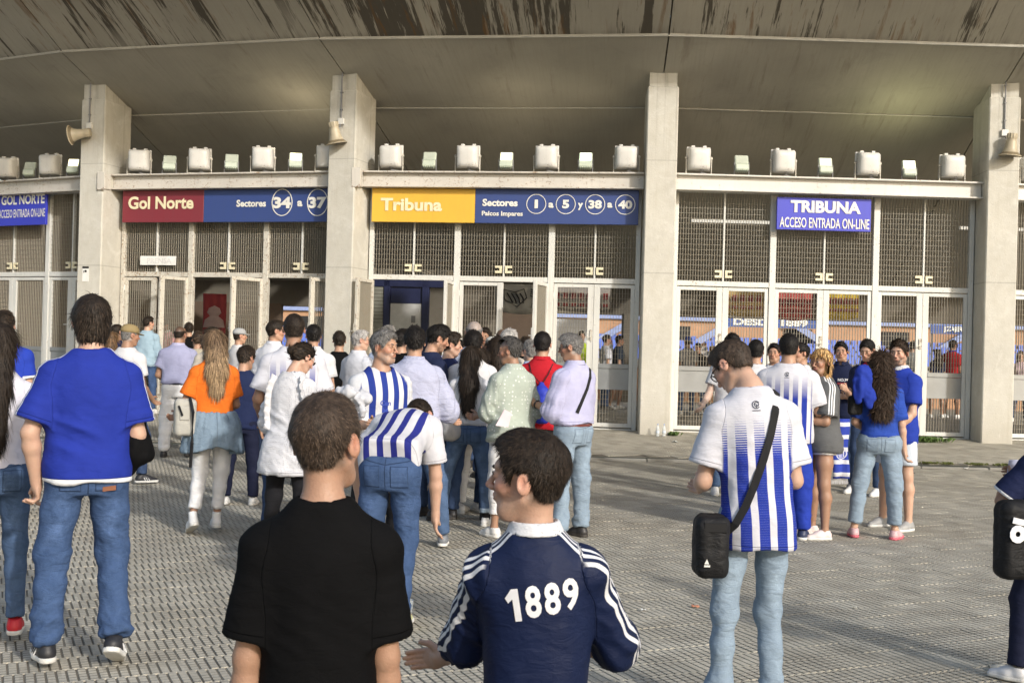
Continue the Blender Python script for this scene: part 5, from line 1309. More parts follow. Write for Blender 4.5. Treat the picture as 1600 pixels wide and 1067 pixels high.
    SV, SF = ribbons(root_ - nr * (.003 if style != 'buzz' else .001), dr, Ls, wd, 4 if style in ('long', 'curly', 'bowl', 'bob') and lvl < 2 else (3 if lvl < 2 else 2), int(B.H * 1e4), .14 if style in ('long', 'bowl', 'bob') else .02, .5 if style == 'curly' else .0, nr)
    rr = np.repeat(rg.uniform(.5, 2.1, n) ** (.35 if 'grey' in colr else 1.3 if style not in ('long', 'curly') else .7), len(SV) // n)
    C = np.concatenate([C, colour(SV, rr)]); C = np.concatenate([np.clip(C, 0.003, 1), np.ones((len(C), 1))], 1)
    V2 = np.concatenate([V, SV]); F2 = np.concatenate([F, SF + len(V)])
    return link(B, 'hair', V2, F2, M_HAIR, root, {'Col': ('FLOAT_COLOR', C)})
def unit_rows(v): return v / (np.linalg.norm(v, axis=-1)[..., None] + 1e-9)

def make_top(B, root, h, g):
    """g: dict(mat, sleeve, ease, hem, collar, ...)"""
    e = g.get('ease', .02) * .85; hem = g.get('hem', .86); loose = g.get('loose', .45); st0 = B.st; zs = [q[0] for q in st0]
    def sta(z, i): return float(np.interp(z, zs, [q[i] for q in st0]))
    A13, B13 = sta(1.30, 1) + e, sta(1.30, 2) + e
    st = []
    for z in sorted(set([hem - .02, .84, .9, .96, 1.02, 1.08, 1.14, 1.2, 1.26, 1.31, 1.39, 1.44, 1.475, 1.498])):
        if z < hem - .021: continue
        zz = max(z, .86); a, b, y = sta(zz, 1) + e, sta(zz, 2) + e, sta(zz, 3)
        if z < 1.3: a = a + loose * max(0, A13 * g.get('taper', .96) - a); b = b + loose * max(0, B13 * g.get('taper', .96) - b)
        if z > 1.42: k = (z - 1.42) / .08; a -= e * .75 * k; b -= e * .55 * k
        if z < 1.0: fl = g.get('flare', 0) * (1.0 - z); a += fl; b += fl
        st.append((z, a, b, y))
    bent = abs(B.sp.get('lean', 0)) > 12 or abs(B.sp.get('twist', 0)) > 30
    def tors(P, gr=0.0):
        s2 = [(z, a + gr, b + gr, y) for z, a, b, y in st]
        if not bent: return loft(B.w2c(P), s2)
        lo = [q for q in s2 if q[0] <= 1.10]; hi = [q for q in s2 if q[0] >= .96]
        if len(lo) < 2: return loft(B.w2c(P), s2)
        return smin(loft(P, lo), loft(B.w2c(P), hi), .07)
    TH = max(.010, 1.5 * h); slv = g.get('sleeve', 'short'); k = (.88 if B.fem else 1.0) * (.45 + .55 * B.w); segs = []
    sr = g.get('sr', .0)
    for a in B.arms:
        sh, el_, wr = a['sh'], a['e'], a['wr']; ins = sh - (B.Rc @ A3(a['sg'] * .05, 0, .0))
        if slv == 'none': continue
        if slv in ('short', 'cap'):
            t = g.get('sl', .62 if slv == 'short' else .25); c = sh + (el_ - sh) * t; pts = [ins, sh, sh + (el_ - sh) * (t + .2)]; rs = [.056 * k + e * .5, .056 * k + e * .5, .058 * k + e * .9 + .006 + sr]; ax = a['uv']
        elif slv == 'elbow':
            t = g.get('sl', .15); c = el_ + (wr - el_) * t; pts = [ins, sh, el_, el_ + (wr - el_) * (t + .2)]; rs = [.056 * k + e * .4, .057 * k + e * .5, .053 * k + e * .7 + sr, .050 * k + e * .7 + sr]; ax = a['fv']
        else:
            t = g.get('sl', .97); c = el_ + (wr - el_) * t; pts = [ins, sh, sh + (el_ - sh) * .6, el_, el_ + (wr - el_) * .5, el_ + (wr - el_) * (t + .15)]; rs = [.054 * k + e * .4, .055 * k + e * .4, .051 * k + e * .55 + sr, .046 * k + e * .55 + sr, .041 * k + e * .5 + sr * 1.2, .034 * k + e * .5 + sr * .6]; ax = a['fv']
        segs.append((a, pts, rs, c, ax))
    ms = .05
    def sleeves(P):
        d = None
        for a, pts, rs, c, ax in segs:
            s_ = rcp(P, pts, rs, .03); s_ = smax(s_, (P - c) @ ax, .004); d = s_ if d is None else np.minimum(d, s_)
        return d if d is not None else np.full(len(P), 1.0)
    nr = (.054 if B.fem else .062) * (.5 + .5 * B.w) * g.get('neck', 1.0)
    ndrop = g.get('drop', .0)
    def f(P):
        Q = B.w2c(P); t_ = tors(P)
        t_ = B.bust(P, t_, e * .8)
        # yoke: carries the cloth over the shoulders
        wsh = abs((B.arms[1]['sh'] - B.arms[0]['sh']) @ B.Rc[:, 0]) / 2
        yk = rcp(Q, [A3(-wsh * .88, -.008, 1.362), A3(-.05, -.012, 1.425), A3(.05, -.012, 1.425), A3(wsh * .88, -.008, 1.362)], [.046 * k + e * .4, .050, .050, .046 * k + e * .4], .03); t_ = smin(t_, yk, .045)
        d = smin(t_, sleeves(P), ms)
        hz = P[:, 2] if not bent else P[:, 2]
        wav = hem + .006 * np.sin(P[:, 0] * 23 + 1) + .012 * np.abs(P[:, 0]) * g.get('tail', 0) * 10
        if g.get('hemdir') is not None: hd_ = (Q[:, 2] - g['hemdir']); d = smax(d, -hd_, .005)
        else: d = smax(d, wav - hz, .005)
        d = np.maximum(d, -np.maximum(tors(P, -TH), P[:, 2] - (hem + .05))) if False else d
        for a, pts, rs, c, ax in segs:
            r_ = rs[-1] - TH; d = np.maximum(d, -rc(P, c - ax * .03, c + ax * .06, r_ * .98, r_)) if False else d
        d = smax(d, -rc(Q, A3(0, -.004 + ndrop * .35, 1.497 - ndrop), A3(0, .0, 1.60), nr + .004 + ndrop * .25, nr + .035), .006)
        return d
    pts = [B.c2w(A3(x, y, z)) for x in (-.2, .2) for y in (-.15, .15) for z in (max(hem, 1.0), 1.5)] + [A3(-.2, -.12, hem), A3(.2, .15, hem)] + [p for s_ in segs for p in s_[1]]
    amp = g.get('amp', .005); sd = (B.H * 97.1) % 7
    waist = g.get('blouse', 0)
    def disp(V, n):
        Q = B.w2c(V); sl_ = sleeves(V) < tors(V) - .004; low = 1 - sstep(Q[:, 2], 1.02, 1.36)
        dg = Q @ np.array([[1, .25, 0], [0, 1, 0], [.3, 0, 1]])
        fq = .55 if B.lvl == 0 else 1.0; dg = dg * fq
        r1 = (ridge(dg @ np.array([[1, 0, .5], [0, 1, .3], [-.35, 0, 1]]) * A3(3.6, 4.2, 7.5) + sd, 3) - .2) * (.7 + .9 * vn(Q * 5 + sd)); r2 = fbm(Q * A3(7, 7, 4) + sd * 2, 3)
        d = amp * ((.25 + 1.25 * low) * r1 + .8 * r2)
        if sl_.any():
            for a, pp, rs, c, ax in segs:
                o_ = (V - a['sh']) @ a['uv']; m = sl_ & ((V - a['sh']) @ (B.Rc @ A3(a['sg'], 0, 0)) > -.06)
                kk = (.6 if slv in ('short', 'cap') else 1.7); ang = V @ A3(7, 5, 0) ; co = (V - a['e']) @ (a['fv'] if slv in ('long', 'elbow') else a['uv'])
                rr2 = ridge(np.stack([co * 20 + sd, V[:, 0] * 5, V[:, 1] * 5 + V[:, 2] * 3], 1), 2)
                bend = np.exp(-(((V - a['e']) ** 2).sum(1)) / .012)
                d = np.where(m, amp * kk * (rr2 * (.45 + bend) + .3 * r2), d)
        d -= .0012 * (np.abs(V[:, 2] - hem - .02) < .003) if not bent else 0
        return d
    V, F = mkmesh(B, 'shirt', f, pts, .10, h, None, None, disp)
    Q = B.w2c(V); sd_ = sleeves(V); td = tors(V); s_m = sstep(td - sd_, -.004, .008); T_ = np.zeros(len(V)); cy = Q[:, 1] + .006; outer = sstep(Q[:, 2], 1.405, 1.42) * sstep(np.abs(Q[:, 0]), .055, .065)
    for a, pp, rs, c, ax in segs:
        side = ((V - B.c2w(A3(0, 0, 1.3))) @ (B.Rc @ A3(a['sg'], 0, 0))) > 0; m = side & (s_m > .3)
        L0 = .285; tt = (V - a['sh']) @ a['uv'] / L0
        fore = (V - a['e']) @ a['fv'] / .245; t_ = np.where(fore > 0.05, 1 + fore, np.clip(tt, 0, 1)) if slv not in ('short', 'cap') else tt / g.get('sl', .62)
        fw = B.Rc @ A3(0, 1, 0); fw = unit(fw - a['uv'] * (fw @ a['uv'])); ow = np.cross(a['uv'], fw) * -a['sg'] * -1
        if ow @ (B.Rc @ A3(a['sg'], 0, .3)) < 0: ow = -ow
        base = a['sh']; cyy = (V - base) @ fw; oo = sstep((V - base) @ ow, .005, .02)
        if slv in ('long', 'elbow'):
            fo2 = B.Rc @ A3(0, 1, 0); fo2 = fw - a['fv'] * (fw @ a['fv']); fo2 = unit(fo2); cyy = np.where(fore > 0, (V - a['e']) @ fo2, cyy); ow2 = np.cross(a['fv'], fo2); ow2 = ow2 if ow2 @ ow > 0 else -ow2; oo = np.where(fore > 0, sstep((V - a['e']) @ ow2, .0, .02), oo)
        T_[m] = t_[m]; cy = np.where(m, cyy, cy); outer = np.where(m, np.maximum(oo, outer * (tt < .1)), outer)
    hd = V[:, 2] - hem if g.get('hemdir') is None else Q[:, 2] - g['hemdir']
    for a, pp, rs, c, ax in segs: ds = -(V - c) @ ax; hd = np.where((s_m > .5) & (((V - B.c2w(A3(0, 0, 1.3))) @ (B.Rc @ A3(a['sg'], 0, 0))) > 0), np.abs(ds), hd)
    at_ = {'hemd': ('FLOAT', hd), 'rest': ('FLOAT_VECTOR', Q), 'aux': ('FLOAT_VECTOR', np.stack([s_m, T_, cy], 1)), 'outer': ('FLOAT', outer)}
    o = link(B, g.get('name', 'shirt'), V, F, g['mat'], root, at_)
    B.topf = f; B.tm = (V, F)
    col = g.get('collar')
    if col:
        ctr0, ctr1 = A3(0, -.008, 1.478), A3(0, -.002, 1.545)
        def cf(P):
            Q_ = B.w2c(P); z = Q_[:, 2]; hgt = np.clip((z - 1.478) / .055, 0, 1.3); r_ = nr + .016 - .010 * hgt
            ang = np.arctan2(Q_[:, 0], Q_[:, 1] + .006); fr = np.abs(ang)
            rad = np.sqrt(Q_[:, 0] ** 2 + (Q_[:, 1] + .006) ** 2)
            tp = 1.522 - .02 * np.exp(-(ang / .7) ** 2)
            d = np.abs(rad - r_) - .0045; d = smax(d, z - tp, .003); d = smax(d, 1.476 - .0 - .02 * np.exp(-(ang / .9) ** 2) - z, .003); return smax(d, -(fr - .22) * .06, .003)
        V, F = mkmesh(B, 'collar', cf, [B.c2w(A3(-.1, -.1, 1.44)), B.c2w(A3(.1, .1, 1.56))], .02, min(h, .006), None, None)
        def flap(P):
            Q_ = B.w2c(P); ang = np.arctan2(Q_[:, 0], Q_[:, 1] + .006); z = Q_[:, 2]; rad = np.sqrt(Q_[:, 0] ** 2 + (Q_[:, 1] + .006) ** 2)
            low = 1.484 - .012 * np.exp(-((np.abs(ang) - .5) / .4) ** 2); r_ = nr + .009 + (1.522 - z) * .42; d = np.abs(rad - r_) - .004; d = smax(d, z - 1.522, .003); d = smax(d, low - z, .003); return smax(d, -(np.abs(ang) - .18) * .06, .003)
        V2, F2 = mkmesh(B, 'collar', flap, [B.c2w(A3(-.12, -.12, 1.44)), B.c2w(A3(.12, .12, 1.56))], .02, min(h, .006), None, None)
        V = np.concatenate([V, V2]); F = np.concatenate([F, F2 + len(V) - len(V2)])
        link(B, 'collar', V, F, col, o, {'rest': ('FLOAT_VECTOR', V), 'aux': ('FLOAT_VECTOR', V * 0), 'outer': ('FLOAT', V[:, 0] * 0)})
    return o

def make_legs(B, root, h, g):
    r = g.get('r', (.085, .068, .056, .051)); top = g.get('top', .995); TH = max(.010, 1.5 * h); end = g.get('end', 1.97); k = .5 + .5 * B.w; e = g.get('ease', .008)
    if B.fem: k *= 1.0
    st = [(z, a + e, b + e, y) for z, a, b, y in B.st if z < 1.06]
    if g.get('hip'): st = [(z, a + g['hip'] * math.exp(-((z - .9) / .07) ** 2), b + g['hip'] * .8 * math.exp(-((z - .9) / .07) ** 2), y) for z, a, b, y in st]
    ends = []
    for l in B.legs:
        if end > 1: c = l['kn'] + (l['an'] - l['kn']) * (end - 1); ax = unit(l['an'] - l['kn'])
        else: c = l['hp'] + (l['kn'] - l['hp']) * end; ax = unit(l['kn'] - l['hp'])
        ends.append((c, ax))
    def one(P, l, c, ax):
        cf = l['kn'] + (l['an'] - l['kn']) * .35 + A3(0, -.010, 0); end_p = l['an'] + (l['an'] - l['kn']) * .12
        if end > 1: d = rcp(P, [l['hp'] + A3(0, -.008, -.03), l['hp'] + (l['kn'] - l['hp']) * .5, l['kn'], cf, end_p], [r[0] * k, (r[0] + r[1]) / 2 * k * 1.01, r[1] * k, r[2] * k, r[3]], .03)
        else: d = rcp(P, [l['hp'] + A3(0, -.005, -.02), l['hp'] + (l['kn'] - l['hp']) * (end + .15)], [r[0] * k, r[1] * k], .03)
        return smax(d, (P - c) @ ax, .004)
    def f(P):
        d = loft(P, st)
        lg = [one(P, l, c, ax) for l, (c, ax) in zip(B.legs, ends)]
        d = smin(d, np.minimum(*lg), .04)
        # seat
        for l in B.legs: d = smin(d, el(P, l['hp'] + A3(-l['sg'] * .006, -.052, -.018), (.075 * k, .068 * k, .078)), .025)
        d = smax(d, P[:, 2] - top - .0, .004)
        for (c, ax) in ends: rr_ = (r[3] if end > 1 else r[1] * k) - TH; d = np.maximum(d, -rc(P, c - ax * .03, c + ax * .05, rr_, rr_)) if False else d
        return d
    pts = [A3(-.2, -.16, .84), A3(.2, .16, top)] + [p for l in B.legs for p in (l['hp'], l['kn'], l['an'])]
    amp = g.get('amp', .005); sd = (B.H * 53.7) % 5
    def disp(V, n):
        d = amp * .5 * fbm(V * A3(8, 8, 5) + sd, 3)
        for l in B.legs:
            m = (V[:, 0] * l['sg'] > 0); kk = np.exp(-(((V - l['kn'] + A3(0, .0, 0)) ** 2).sum(1)) / .018); ak = np.exp(-(((V - l['an'] - A3(0, 0, .06)) ** 2).sum(1)) / .016) * g.get('stack', 1.0); hk = np.exp(-((V[:, 2] - .80) / .06) ** 2) * .7
            d = d + m * amp * (1.3 * kk + 1.8 * ak + hk + .15) * (ridge(np.stack([V[:, 0] * 9 + sd, V[:, 1] * 8, V[:, 2] * 15 + V[:, 0] * 11 * l['sg']], 1), 3) * (.55 + .8 * vn(V * 6 + sd)) + .5 * fbm(V * A3(11, 11, 16), 2))
        return d * sstep(top - V[:, 2], 0, .06)
    V, F = mkmesh(B, 'trousers', f, pts, .12, h, None, None, disp)
    wear = np.zeros(len(V))
    for l in B.legs:
        m = V[:, 0] * l['sg'] > 0; c = l['hp'] + (l['kn'] - l['hp']) * np.clip((l['hp'][2] - V[:, 2]) / .43, 0, 2)[:, None]; dx = V[:, 0] - c[:, 0]
        wear = np.where(m, np.exp(-(dx / .045) ** 2) * (np.exp(-((V[:, 2] - .68) / .16) ** 2) + .5 * np.exp(-((V[:, 2] - .9) / .05) ** 2)), wear)
    o = link(B, g.get('name', 'jeans'), V, F, g['mat'], root, {'rest': ('FLOAT_VECTOR', V), 'aux': ('FLOAT_VECTOR', np.zeros((len(V), 3))), 'wear': ('FLOAT', wear), 'outer': ('FLOAT', np.zeros(len(V)))})
    B.legf = f; B.lm = (V, F)
    if g.get('belt'):
        def bf(P): return smax(smax(loft(P, [(z, a + .004, b + .004, y) for z, a, b, y in st]), np.abs(P[:, 2] - (top - .022)) - .017, .003), -loft(P, [(z, a - .01, b - .01, y) for z, a, b, y in st]), .003)
        V, F = mkmesh(B, 'belt', bf, [A3(-.19, -.15, top - .05), A3(.19, .17, top)], .05, min(h, .011), None, None); link(B, 'belt', V, F, g['belt'], root, {'rest': ('FLOAT_VECTOR', V), 'aux': ('FLOAT_VECTOR', V * 0)})
    if g.get('cuff'):
        for l, (c, ax) in zip(B.legs, ends):
            def cf(P): return smax(smax(rc(P, c - ax * .05, c + ax * .02, r[3] + .010, r[3] + .010), np.abs((P - c) @ ax + .02) - .022, .003), -rc(P, c - ax * .01, c + ax * .05, r[3] - .006, r[3] - .006), .003)
            V, F = mkmesh(B, 'cuff', cf, [c - .07, c + .07], .04, min(h, .009), None, None); link(B, 'turned_up_cuff', V, F, g['cuff'], o, {'rest': ('FLOAT_VECTOR', V), 'aux': ('FLOAT_VECTOR', V * 0), 'wear': ('FLOAT', V[:, 0] * 0)})
    return o

def make_shoes(B, root, h, g):
    hi = g.get('high', 0); mu = g['mat']; ms_ = g.get('sole', M_SOLE); st_ = g.get('stripe'); big = g.get('big', 1.0)
    for l in B.legs:
        an, R_ = l['an'], l['R']; T = lambda P: (P - an) @ R_
        def up(P):
            q = T(P); q = q * A3(1 / big, 1 / big, 1)
            d = smin(rc(q, A3(0, -.030, -.048), A3(0, .06, -.052), .037, .040), rc(q, A3(0, .06, -.052), A3(-.004 * l['sg'], .150, -.064), .041, .028), .02)
            d = smin(d, rc(q, A3(0, -.018, -.035), A3(0, -.012 - .006 * hi, .002 + .05 * hi), .039, .037), .02); d = smin(d, rc(q, A3(0, .01, -.01), A3(0, .085, -.040), .030, .026), .02)
            d = smax(d, q[:, 2] - (.004 + .05 * hi) - q[:, 1] * .1, .004); d = smax(d, -(q[:, 2] + .066), .003)
            return d
        def so(P):
            q = T(P) * A3(1 / big, 1 / big, 1); q2 = q * A3(1, 1, 0)
            d = smin(rc(q2, A3(0, -.032, 0), A3(0, .06, 0), .041, .044), rc(q2, A3(0, .06, 0), A3(-.004 * l['sg'], .150, 0), .044, .034), .02)
            return smax(d, np.maximum(q[:, 2] + .060, -(q[:, 2] + .085)), .004)
        hh = min(h, .0085)
        V, F = mkmesh(B, 'shoe', up, [an + R_ @ A3(0, .2, -.08), an + R_ @ A3(0, -.08, .05)], .07, hh, None, None); o = link(B, 'shoe', V, F, mu, root)
        V, F = mkmesh(B, 'sole', so, [an + R_ @ A3(0, .2, -.08), an + R_ @ A3(0, -.08, -.06)], .07, hh, None, None); link(B, 'sole', V, F, ms_, o)
        if st_ is not None:
            b = MB()
            for sd in (-1, 1):
                for k in range(3):
                    y0 = .035 + k * .022; p = []
                    for z in (-.060, -.045, -.028): x = sd * (.0455 - (z + .06) * .30); p.append(an + R_ @ A3(x, y0 - (z + .06) * .5, z))
                    b.tube([W(B, q_) for q_ in p], .0045, 4)
            b.build('shoe_stripes', st_, o)
        if g.get('laces', True) and h < .014:
            b = MB()
            for k in range(4): y_ = .03 + k * .018; z_ = .0 - k * .0085 + (.01 * hi); b.tube([W(B, an + R_ @ A3(x, y_, z_ + .006 - abs(x) * .35 - k * .002)) for x in (-.02, 0, .02)], .0028, 4)
            b.build('laces', g.get('lace', plain('lace_white', (.62, .62, .6), .8)), o)
        if g.get('sock') is not None:
            def sf_(P): return rc(P, an + A3(0, 0, -.01), an + (l['kn'] - an) * (.10 + g.get('sockh', .0)), .040, .042)
            V, F = mkmesh(B, 'sock', sf_, [an, an + A3(0, 0, .1)], .08, hh, None, None); link(B, 'sock', V, F, g['sock'], root)

def strap(B, pts, w_, t, mat, parent, name='strap'):
    """flat strap through std-space points with a given surface normal at each point: list of (point, normal)"""
    vs = []; n = len(pts)
    P = [np.asarray(p, float) for p, _ in pts]
    for i, (p, nn) in enumerate(pts):
        tg = unit(P[min(i + 1, n - 1)] - P[max(i - 1, 0)]); nn = unit(nn); sd = unit(np.cross(tg, nn))
        for a, c in ((-1, 0), (1, 0), (1, 1), (-1, 1)): vs.append(W(B, P[i] + sd * w_ * a + nn * t * c))
    fs = [(i*4+k, i*4+(k+1) % 4, (i+1)*4+(k+1) % 4, (i+1)*4+k) for i in range(n - 1) for k in range(4)] + [(3, 2, 1, 0), ((n-1)*4, (n-1)*4+1, (n-1)*4+2, (n-1)*4+3)]
    b = MB(); b.add(vs, fs); return b.build(name, mat, parent)
def on_surface(B, f, p, direction, lift=.004):
    """march from p (outside) along direction onto surface f"""
    if B is not None:
        from mathutils.bvhtree import BVHTree
        if not hasattr(B, 'bvh'): B.bvh = [BVHTree.FromPolygons(m[0].tolist(), m[1].tolist()) for m in (getattr(B, 'tm', None), getattr(B, 'lm', None)) if m is not None]
        best = None
        for t in B.bvh:
            l_, n_, i_, d0 = t.ray_cast(Vector(p), Vector(unit(direction)))
            if l_ is not None and (best is None or d0 < best[0]): best = (d0, l_, n_)
        if best is not None:
            n_ = np.array(best[2]); n_ = n_ if n_ @ unit(direction) < 0 else -n_; return np.array(best[1]) + n_ * lift, n_
    p = np.array(p, float)[None]; d_ = unit(direction)
    for _ in range(60):
        d = f(p)[0]
        if d < 5e-4: break
        p = p + d_ * max(d * .7, 4e-4)
    dd, n = grad(f, p, .004); return p[0] + n[0] * lift, n[0]

def decal(B, f, txt, size, centre, direction, up, mat, name, parent, width=None, rot=0.0, bold=.04, sub=2, V2=None, F2=None, lift=.0022):
    """lettering laid onto cloth f; centre in std space outside the surface"""
    V, F = text_mesh(txt, 1.0, bold) if V2 is None else (V2, F2)
    V = np.array(V, float); cx = (V[:, 0].max() + V[:, 0].min()) / 2; cy = (V[:, 1].max() + V[:, 1].min()) / 2; sy = size / (V[:, 1].max() - V[:, 1].min()); sx = sy if not width else width / (V[:, 0].max() - V[:, 0].min())
    bm = bmesh.new(); vs = [bm.verts.new(((v[0] - cx) * sx, (v[1] - cy) * sy, 0)) for v in V]
    for q in F:
        try: bm.faces.new([vs[i] for i in q])
        except Exception: pass
    bmesh.ops.triangulate(bm, faces=bm.faces[:])
    for _ in range(sub):
        long = [e for e in bm.edges if e.calc_length() > .012]
        if not long: break
        bmesh.ops.subdivide_edges(bm, edges=long, cuts=1); bmesh.ops.triangulate(bm, faces=bm.faces[:])
    bm.verts.index_update(); V = np.array([v.co[:] for v in bm.verts]); F = np.array([[v.index for v in q.verts] for q in bm.faces]); bm.free()
    dr = unit(direction); upv = unit(np.asarray(up, float) - dr * (np.dot(up, dr))); rt = np.cross(dr, upv)
    ca_, sa_ = math.cos(rot), math.sin(rot); X = V[:, 0] * ca_ - V[:, 1] * sa_; Y = V[:, 0] * sa_ + V[:, 1] * ca_
    P = np.asarray(centre, float) + X[:, None] * rt + Y[:, None] * upv
    P = np.array([on_surface(B, f, p_, dr, 0)[0] for p_ in P]); P = P - dr * lift
    return link(B, name, P, F, mat, parent)

def make_cap(B, root, c):
    s = B.hs; G_ = lambda q: W(B, B.hc + B.Rh @ (A3(*q) * s)); b = MB(); n = 18; V = []
    for k, (r_, z) in enumerate(((1.0, .032), (1.0, .06), (.93, .088), (.72, .112), (.4, .126), (.05, .131))):
        for j in range(n): th = 2 * math.pi * j / n; V.append(G_((.085 * r_ * math.cos(th), -.012 + .106 * r_ * math.sin(th), z)))
    b.add(V, [(i*n+k, i*n+(k+1) % n, (i+1)*n+(k+1) % n, (i+1)*n+k) for i in range(5) for k in range(n)])
    m = cloth('cap_%d_%d' % (int(c[0] * 99), int(c[2] * 99)), c); o = b.build('cap', m, root, smooth=True); mo = o.modifiers.new('t', 'SOLIDIFY'); mo.thickness = .004
    b = MB(); V = []
    for z in (.040, .034):
        for t in np.linspace(0.35, math.pi - .35, 12): V.append(G_((.084 * math.cos(t), -.012 + .104 * math.sin(t), z)))
        for t in np.linspace(0.35, math.pi - .35, 12): V.append(G_((.076 * math.cos(t), -.012 + .104 * math.sin(t) + .072 * math.sin(t) ** .6, z - .016 * math.sin(t))))
    F = [(i, i+1, 12+i+1, 12+i) for i in range(11)] + [(24+i+1, 24+i, 36+i, 36+i+1) for i in range(11)] + [(12+i, 12+i+1, 36+i+1, 36+i) for i in range(11)]
    b.add(V, F); b.build('peak', m, o, smooth=True)
NP = 0
def person(sp):
    """pos = (px, py) in the photograph of the body axis at some height, s = scale there in px per metre"""
    global NP; NP += 1
    Y = FPX / sp['s']; p = at(sp['px'], sp.get('py', 620), Y); B = Body(sp); g0 = sp.get('g', gh(p[0], p[1]))
    lvl = sp.get('lvl', 0 if sp['s'] > 500 else (1 if sp['s'] > 140 else 2)); B.lvl = lvl
    px = 1.0 / (sp['s'] * .64); h = min(.017, max(.0065 if lvl == 0 else .009, px * 1.45)) / B.sc
    if sp.get('coarse'): h = max(h, .0165)
    root = empty('person', (p[0], p[1], g0), (sp.get('yaw', 0) + math.degrees(-math.atan2(p[0], p[1])) * (1 if sp.get('rel', 1) else 0)) * D2R, sp['label'], 'person', sp.get('group'))
    B.root = root
    make_body(B, root, h * 1.15, sp.get('legs'), lvl)
    if sp.get('face'): make_face(B, root, lvl)
    make_hair(B, root, h, lvl)
    if sp.get('cap'): make_cap(B, root, sp['cap'])
    B.shirt = make_top(B, root, h, sp['top']) if sp.get('top') else None
    B.leg = make_legs(B, root, h * (1.0 if lvl else 1.15), sp['bot']) if sp.get('bot') else None
    if sp.get('shoes'): make_shoes(B, root, h, sp['shoes'])
    if sp.get('beardv'): pass
    return B
# ================================================================== THE CROWD
DOWN = ((.13, -.02, -1), (.06, .22, -1)); FOLD = ((.18, .15, -1), (-.55, 1, .1)); PHONE = ((.15, .12, -1), (-.35, 1, .35)); HIPF = ((.28, .05, -1), (-.5, .75, -.35)); FWD = ((.12, .1, -1), (-.1, 1, -.15)); DN2 = ((.2, .03, -1), (-.05, .35, -1))
J_MID = cloth('denim_mid', (.062, .105, .195), denim=1.8, fold=.8, rough=.9); J_DK = cloth('denim_dark', (.035, .06, .125), denim=1.8, fold=.8, rough=.9)
J_LT = cloth('denim_light', (.225, .295, .375), denim=1.4, fold=.8, rough=.9); J_BL = cloth('denim_blue', (.042, .078, .17), denim=1.8, fold=.8, rough=.9)
C_WHT = cloth('white_cotton', (.60, .60, .62)); C_WHT2 = cloth('white_linen', (.60, .61, .66), bd=.02); C_BLK = cloth('black_cotton', (.0055, .0055, .006), fold=.3, spec=.08); C_BLK2 = cloth('black_trouser', (.014, .014, .017))
C_NAVY = cloth('navy_cotton', (.012, .018, .052)); C_LAV = cloth('lavender_cotton', (.42, .42, .60)); C_LBL = cloth('pale_blue_shirt', (.46, .54, .72)); C_BEI = cloth('beige_top', (.48, .44, .38)); C_WTR = cloth('white_trousers', (.70, .70, .71), fold=.8)
C_GRY = cloth('grey_jersey', (.105, .108, .112), three=True); C_RED = cloth('red_polo', (.42, .012, .022)); C_ROY = cloth('royal_blue', (.016, .032, .26)); C_ROY2 = cloth('royal_polo', (.022, .062, .34), fold=.8)
SNW = dict(mat=shoe_mat((.66, .66, .65))); SNB = dict(mat=shoe_mat((.02, .02, .024)), stripe=plain('stripe_white', (.6, .6, .6), .6)); SHK = dict(mat=shoe_mat((.03, .028, .028)), sole=plain('sole_dark', (.04, .035, .03), .6)); SNG = dict(mat=shoe_mat((.16, .17, .19)))
def TOP(mat, **k): return dict(mat=mat, **k)
def JN(mat, **k): return dict(mat=mat, **k)
SL_R = (.086, .064, .054, .044)      # slim cut
LW = (('LL', dict(th=(.10, .03, -1), sh=(.04, -.03, -1))), ('RL', dict(th=(.10, .03, -1), sh=(.04, -.03, -1))))
def P(px, py, s, label, **k):
    d = dict(px=px, py=py, s=s, label=label); d.update(dict(LW)); d.update(k); return person(d)
G1 = 'spectators queueing at the stadium gates'

# ---- foreground boy in the black T-shirt
b1 = P(503, 850, 700, 'boy in plain black T-shirt with short brown hair, back to the camera', yaw=-4, H=1.50, hs=1.03, skin='m', hair=('short', 'mbrown', dict(top=.004, th=.010, sl=.75)), head=(-24, 0, -2), face=True, w=.86,
       top=TOP(C_BLK, ease=.020, hem=.80, sl=.80, sr=.004, amp=.006, neck=1.0, loose=.35), bot=JN(J_DK), shoes=SNB, L=((.13, -.02, -1), (.02, .10, -1), dict(curl=.6)), R=((.10, .05, -1), (.02, .25, -1), dict(curl=.6)))
# ---- foreground boy with 1889
C_JER = cloth('navy_jersey', (.0065, .0135, .050), three=True, toff=.024, rough=.6, fold=.35)
b2 = P(843, 900, 662, 'smiling boy in navy long-sleeved jersey with 1889 on the back, face in profile', yaw=2, H=1.42, hs=1.09, skin='f', hair=('short', 'dark', dict(top=.008, th=.012, sl=.8)), head=(72, -2, -3), side=-2, face=True, w=.88,
       top=TOP(C_JER, sleeve='elbow', sl=.10, ease=.022, hem=.78, collar=cloth('white_collar', (.70, .71, .74)), sr=.0, amp=.008, neck=1.02, loose=.4), bot=JN(J_DK), shoes=SNB,
       L=((.22, .50, -.78), (.28, .78, -.40), dict(curl=.35, hand=(.75, .6, -.2), thumb=(.3, .3, 1))), R=((.32, .42, -.82), (-.60, .72, -.26), dict(curl=.6)))
M_NUM = plain('number_white', (.74, .74, .76), .6)
fr_ = lambda B, x, z: B.c2w(A3(x, -.32, z))
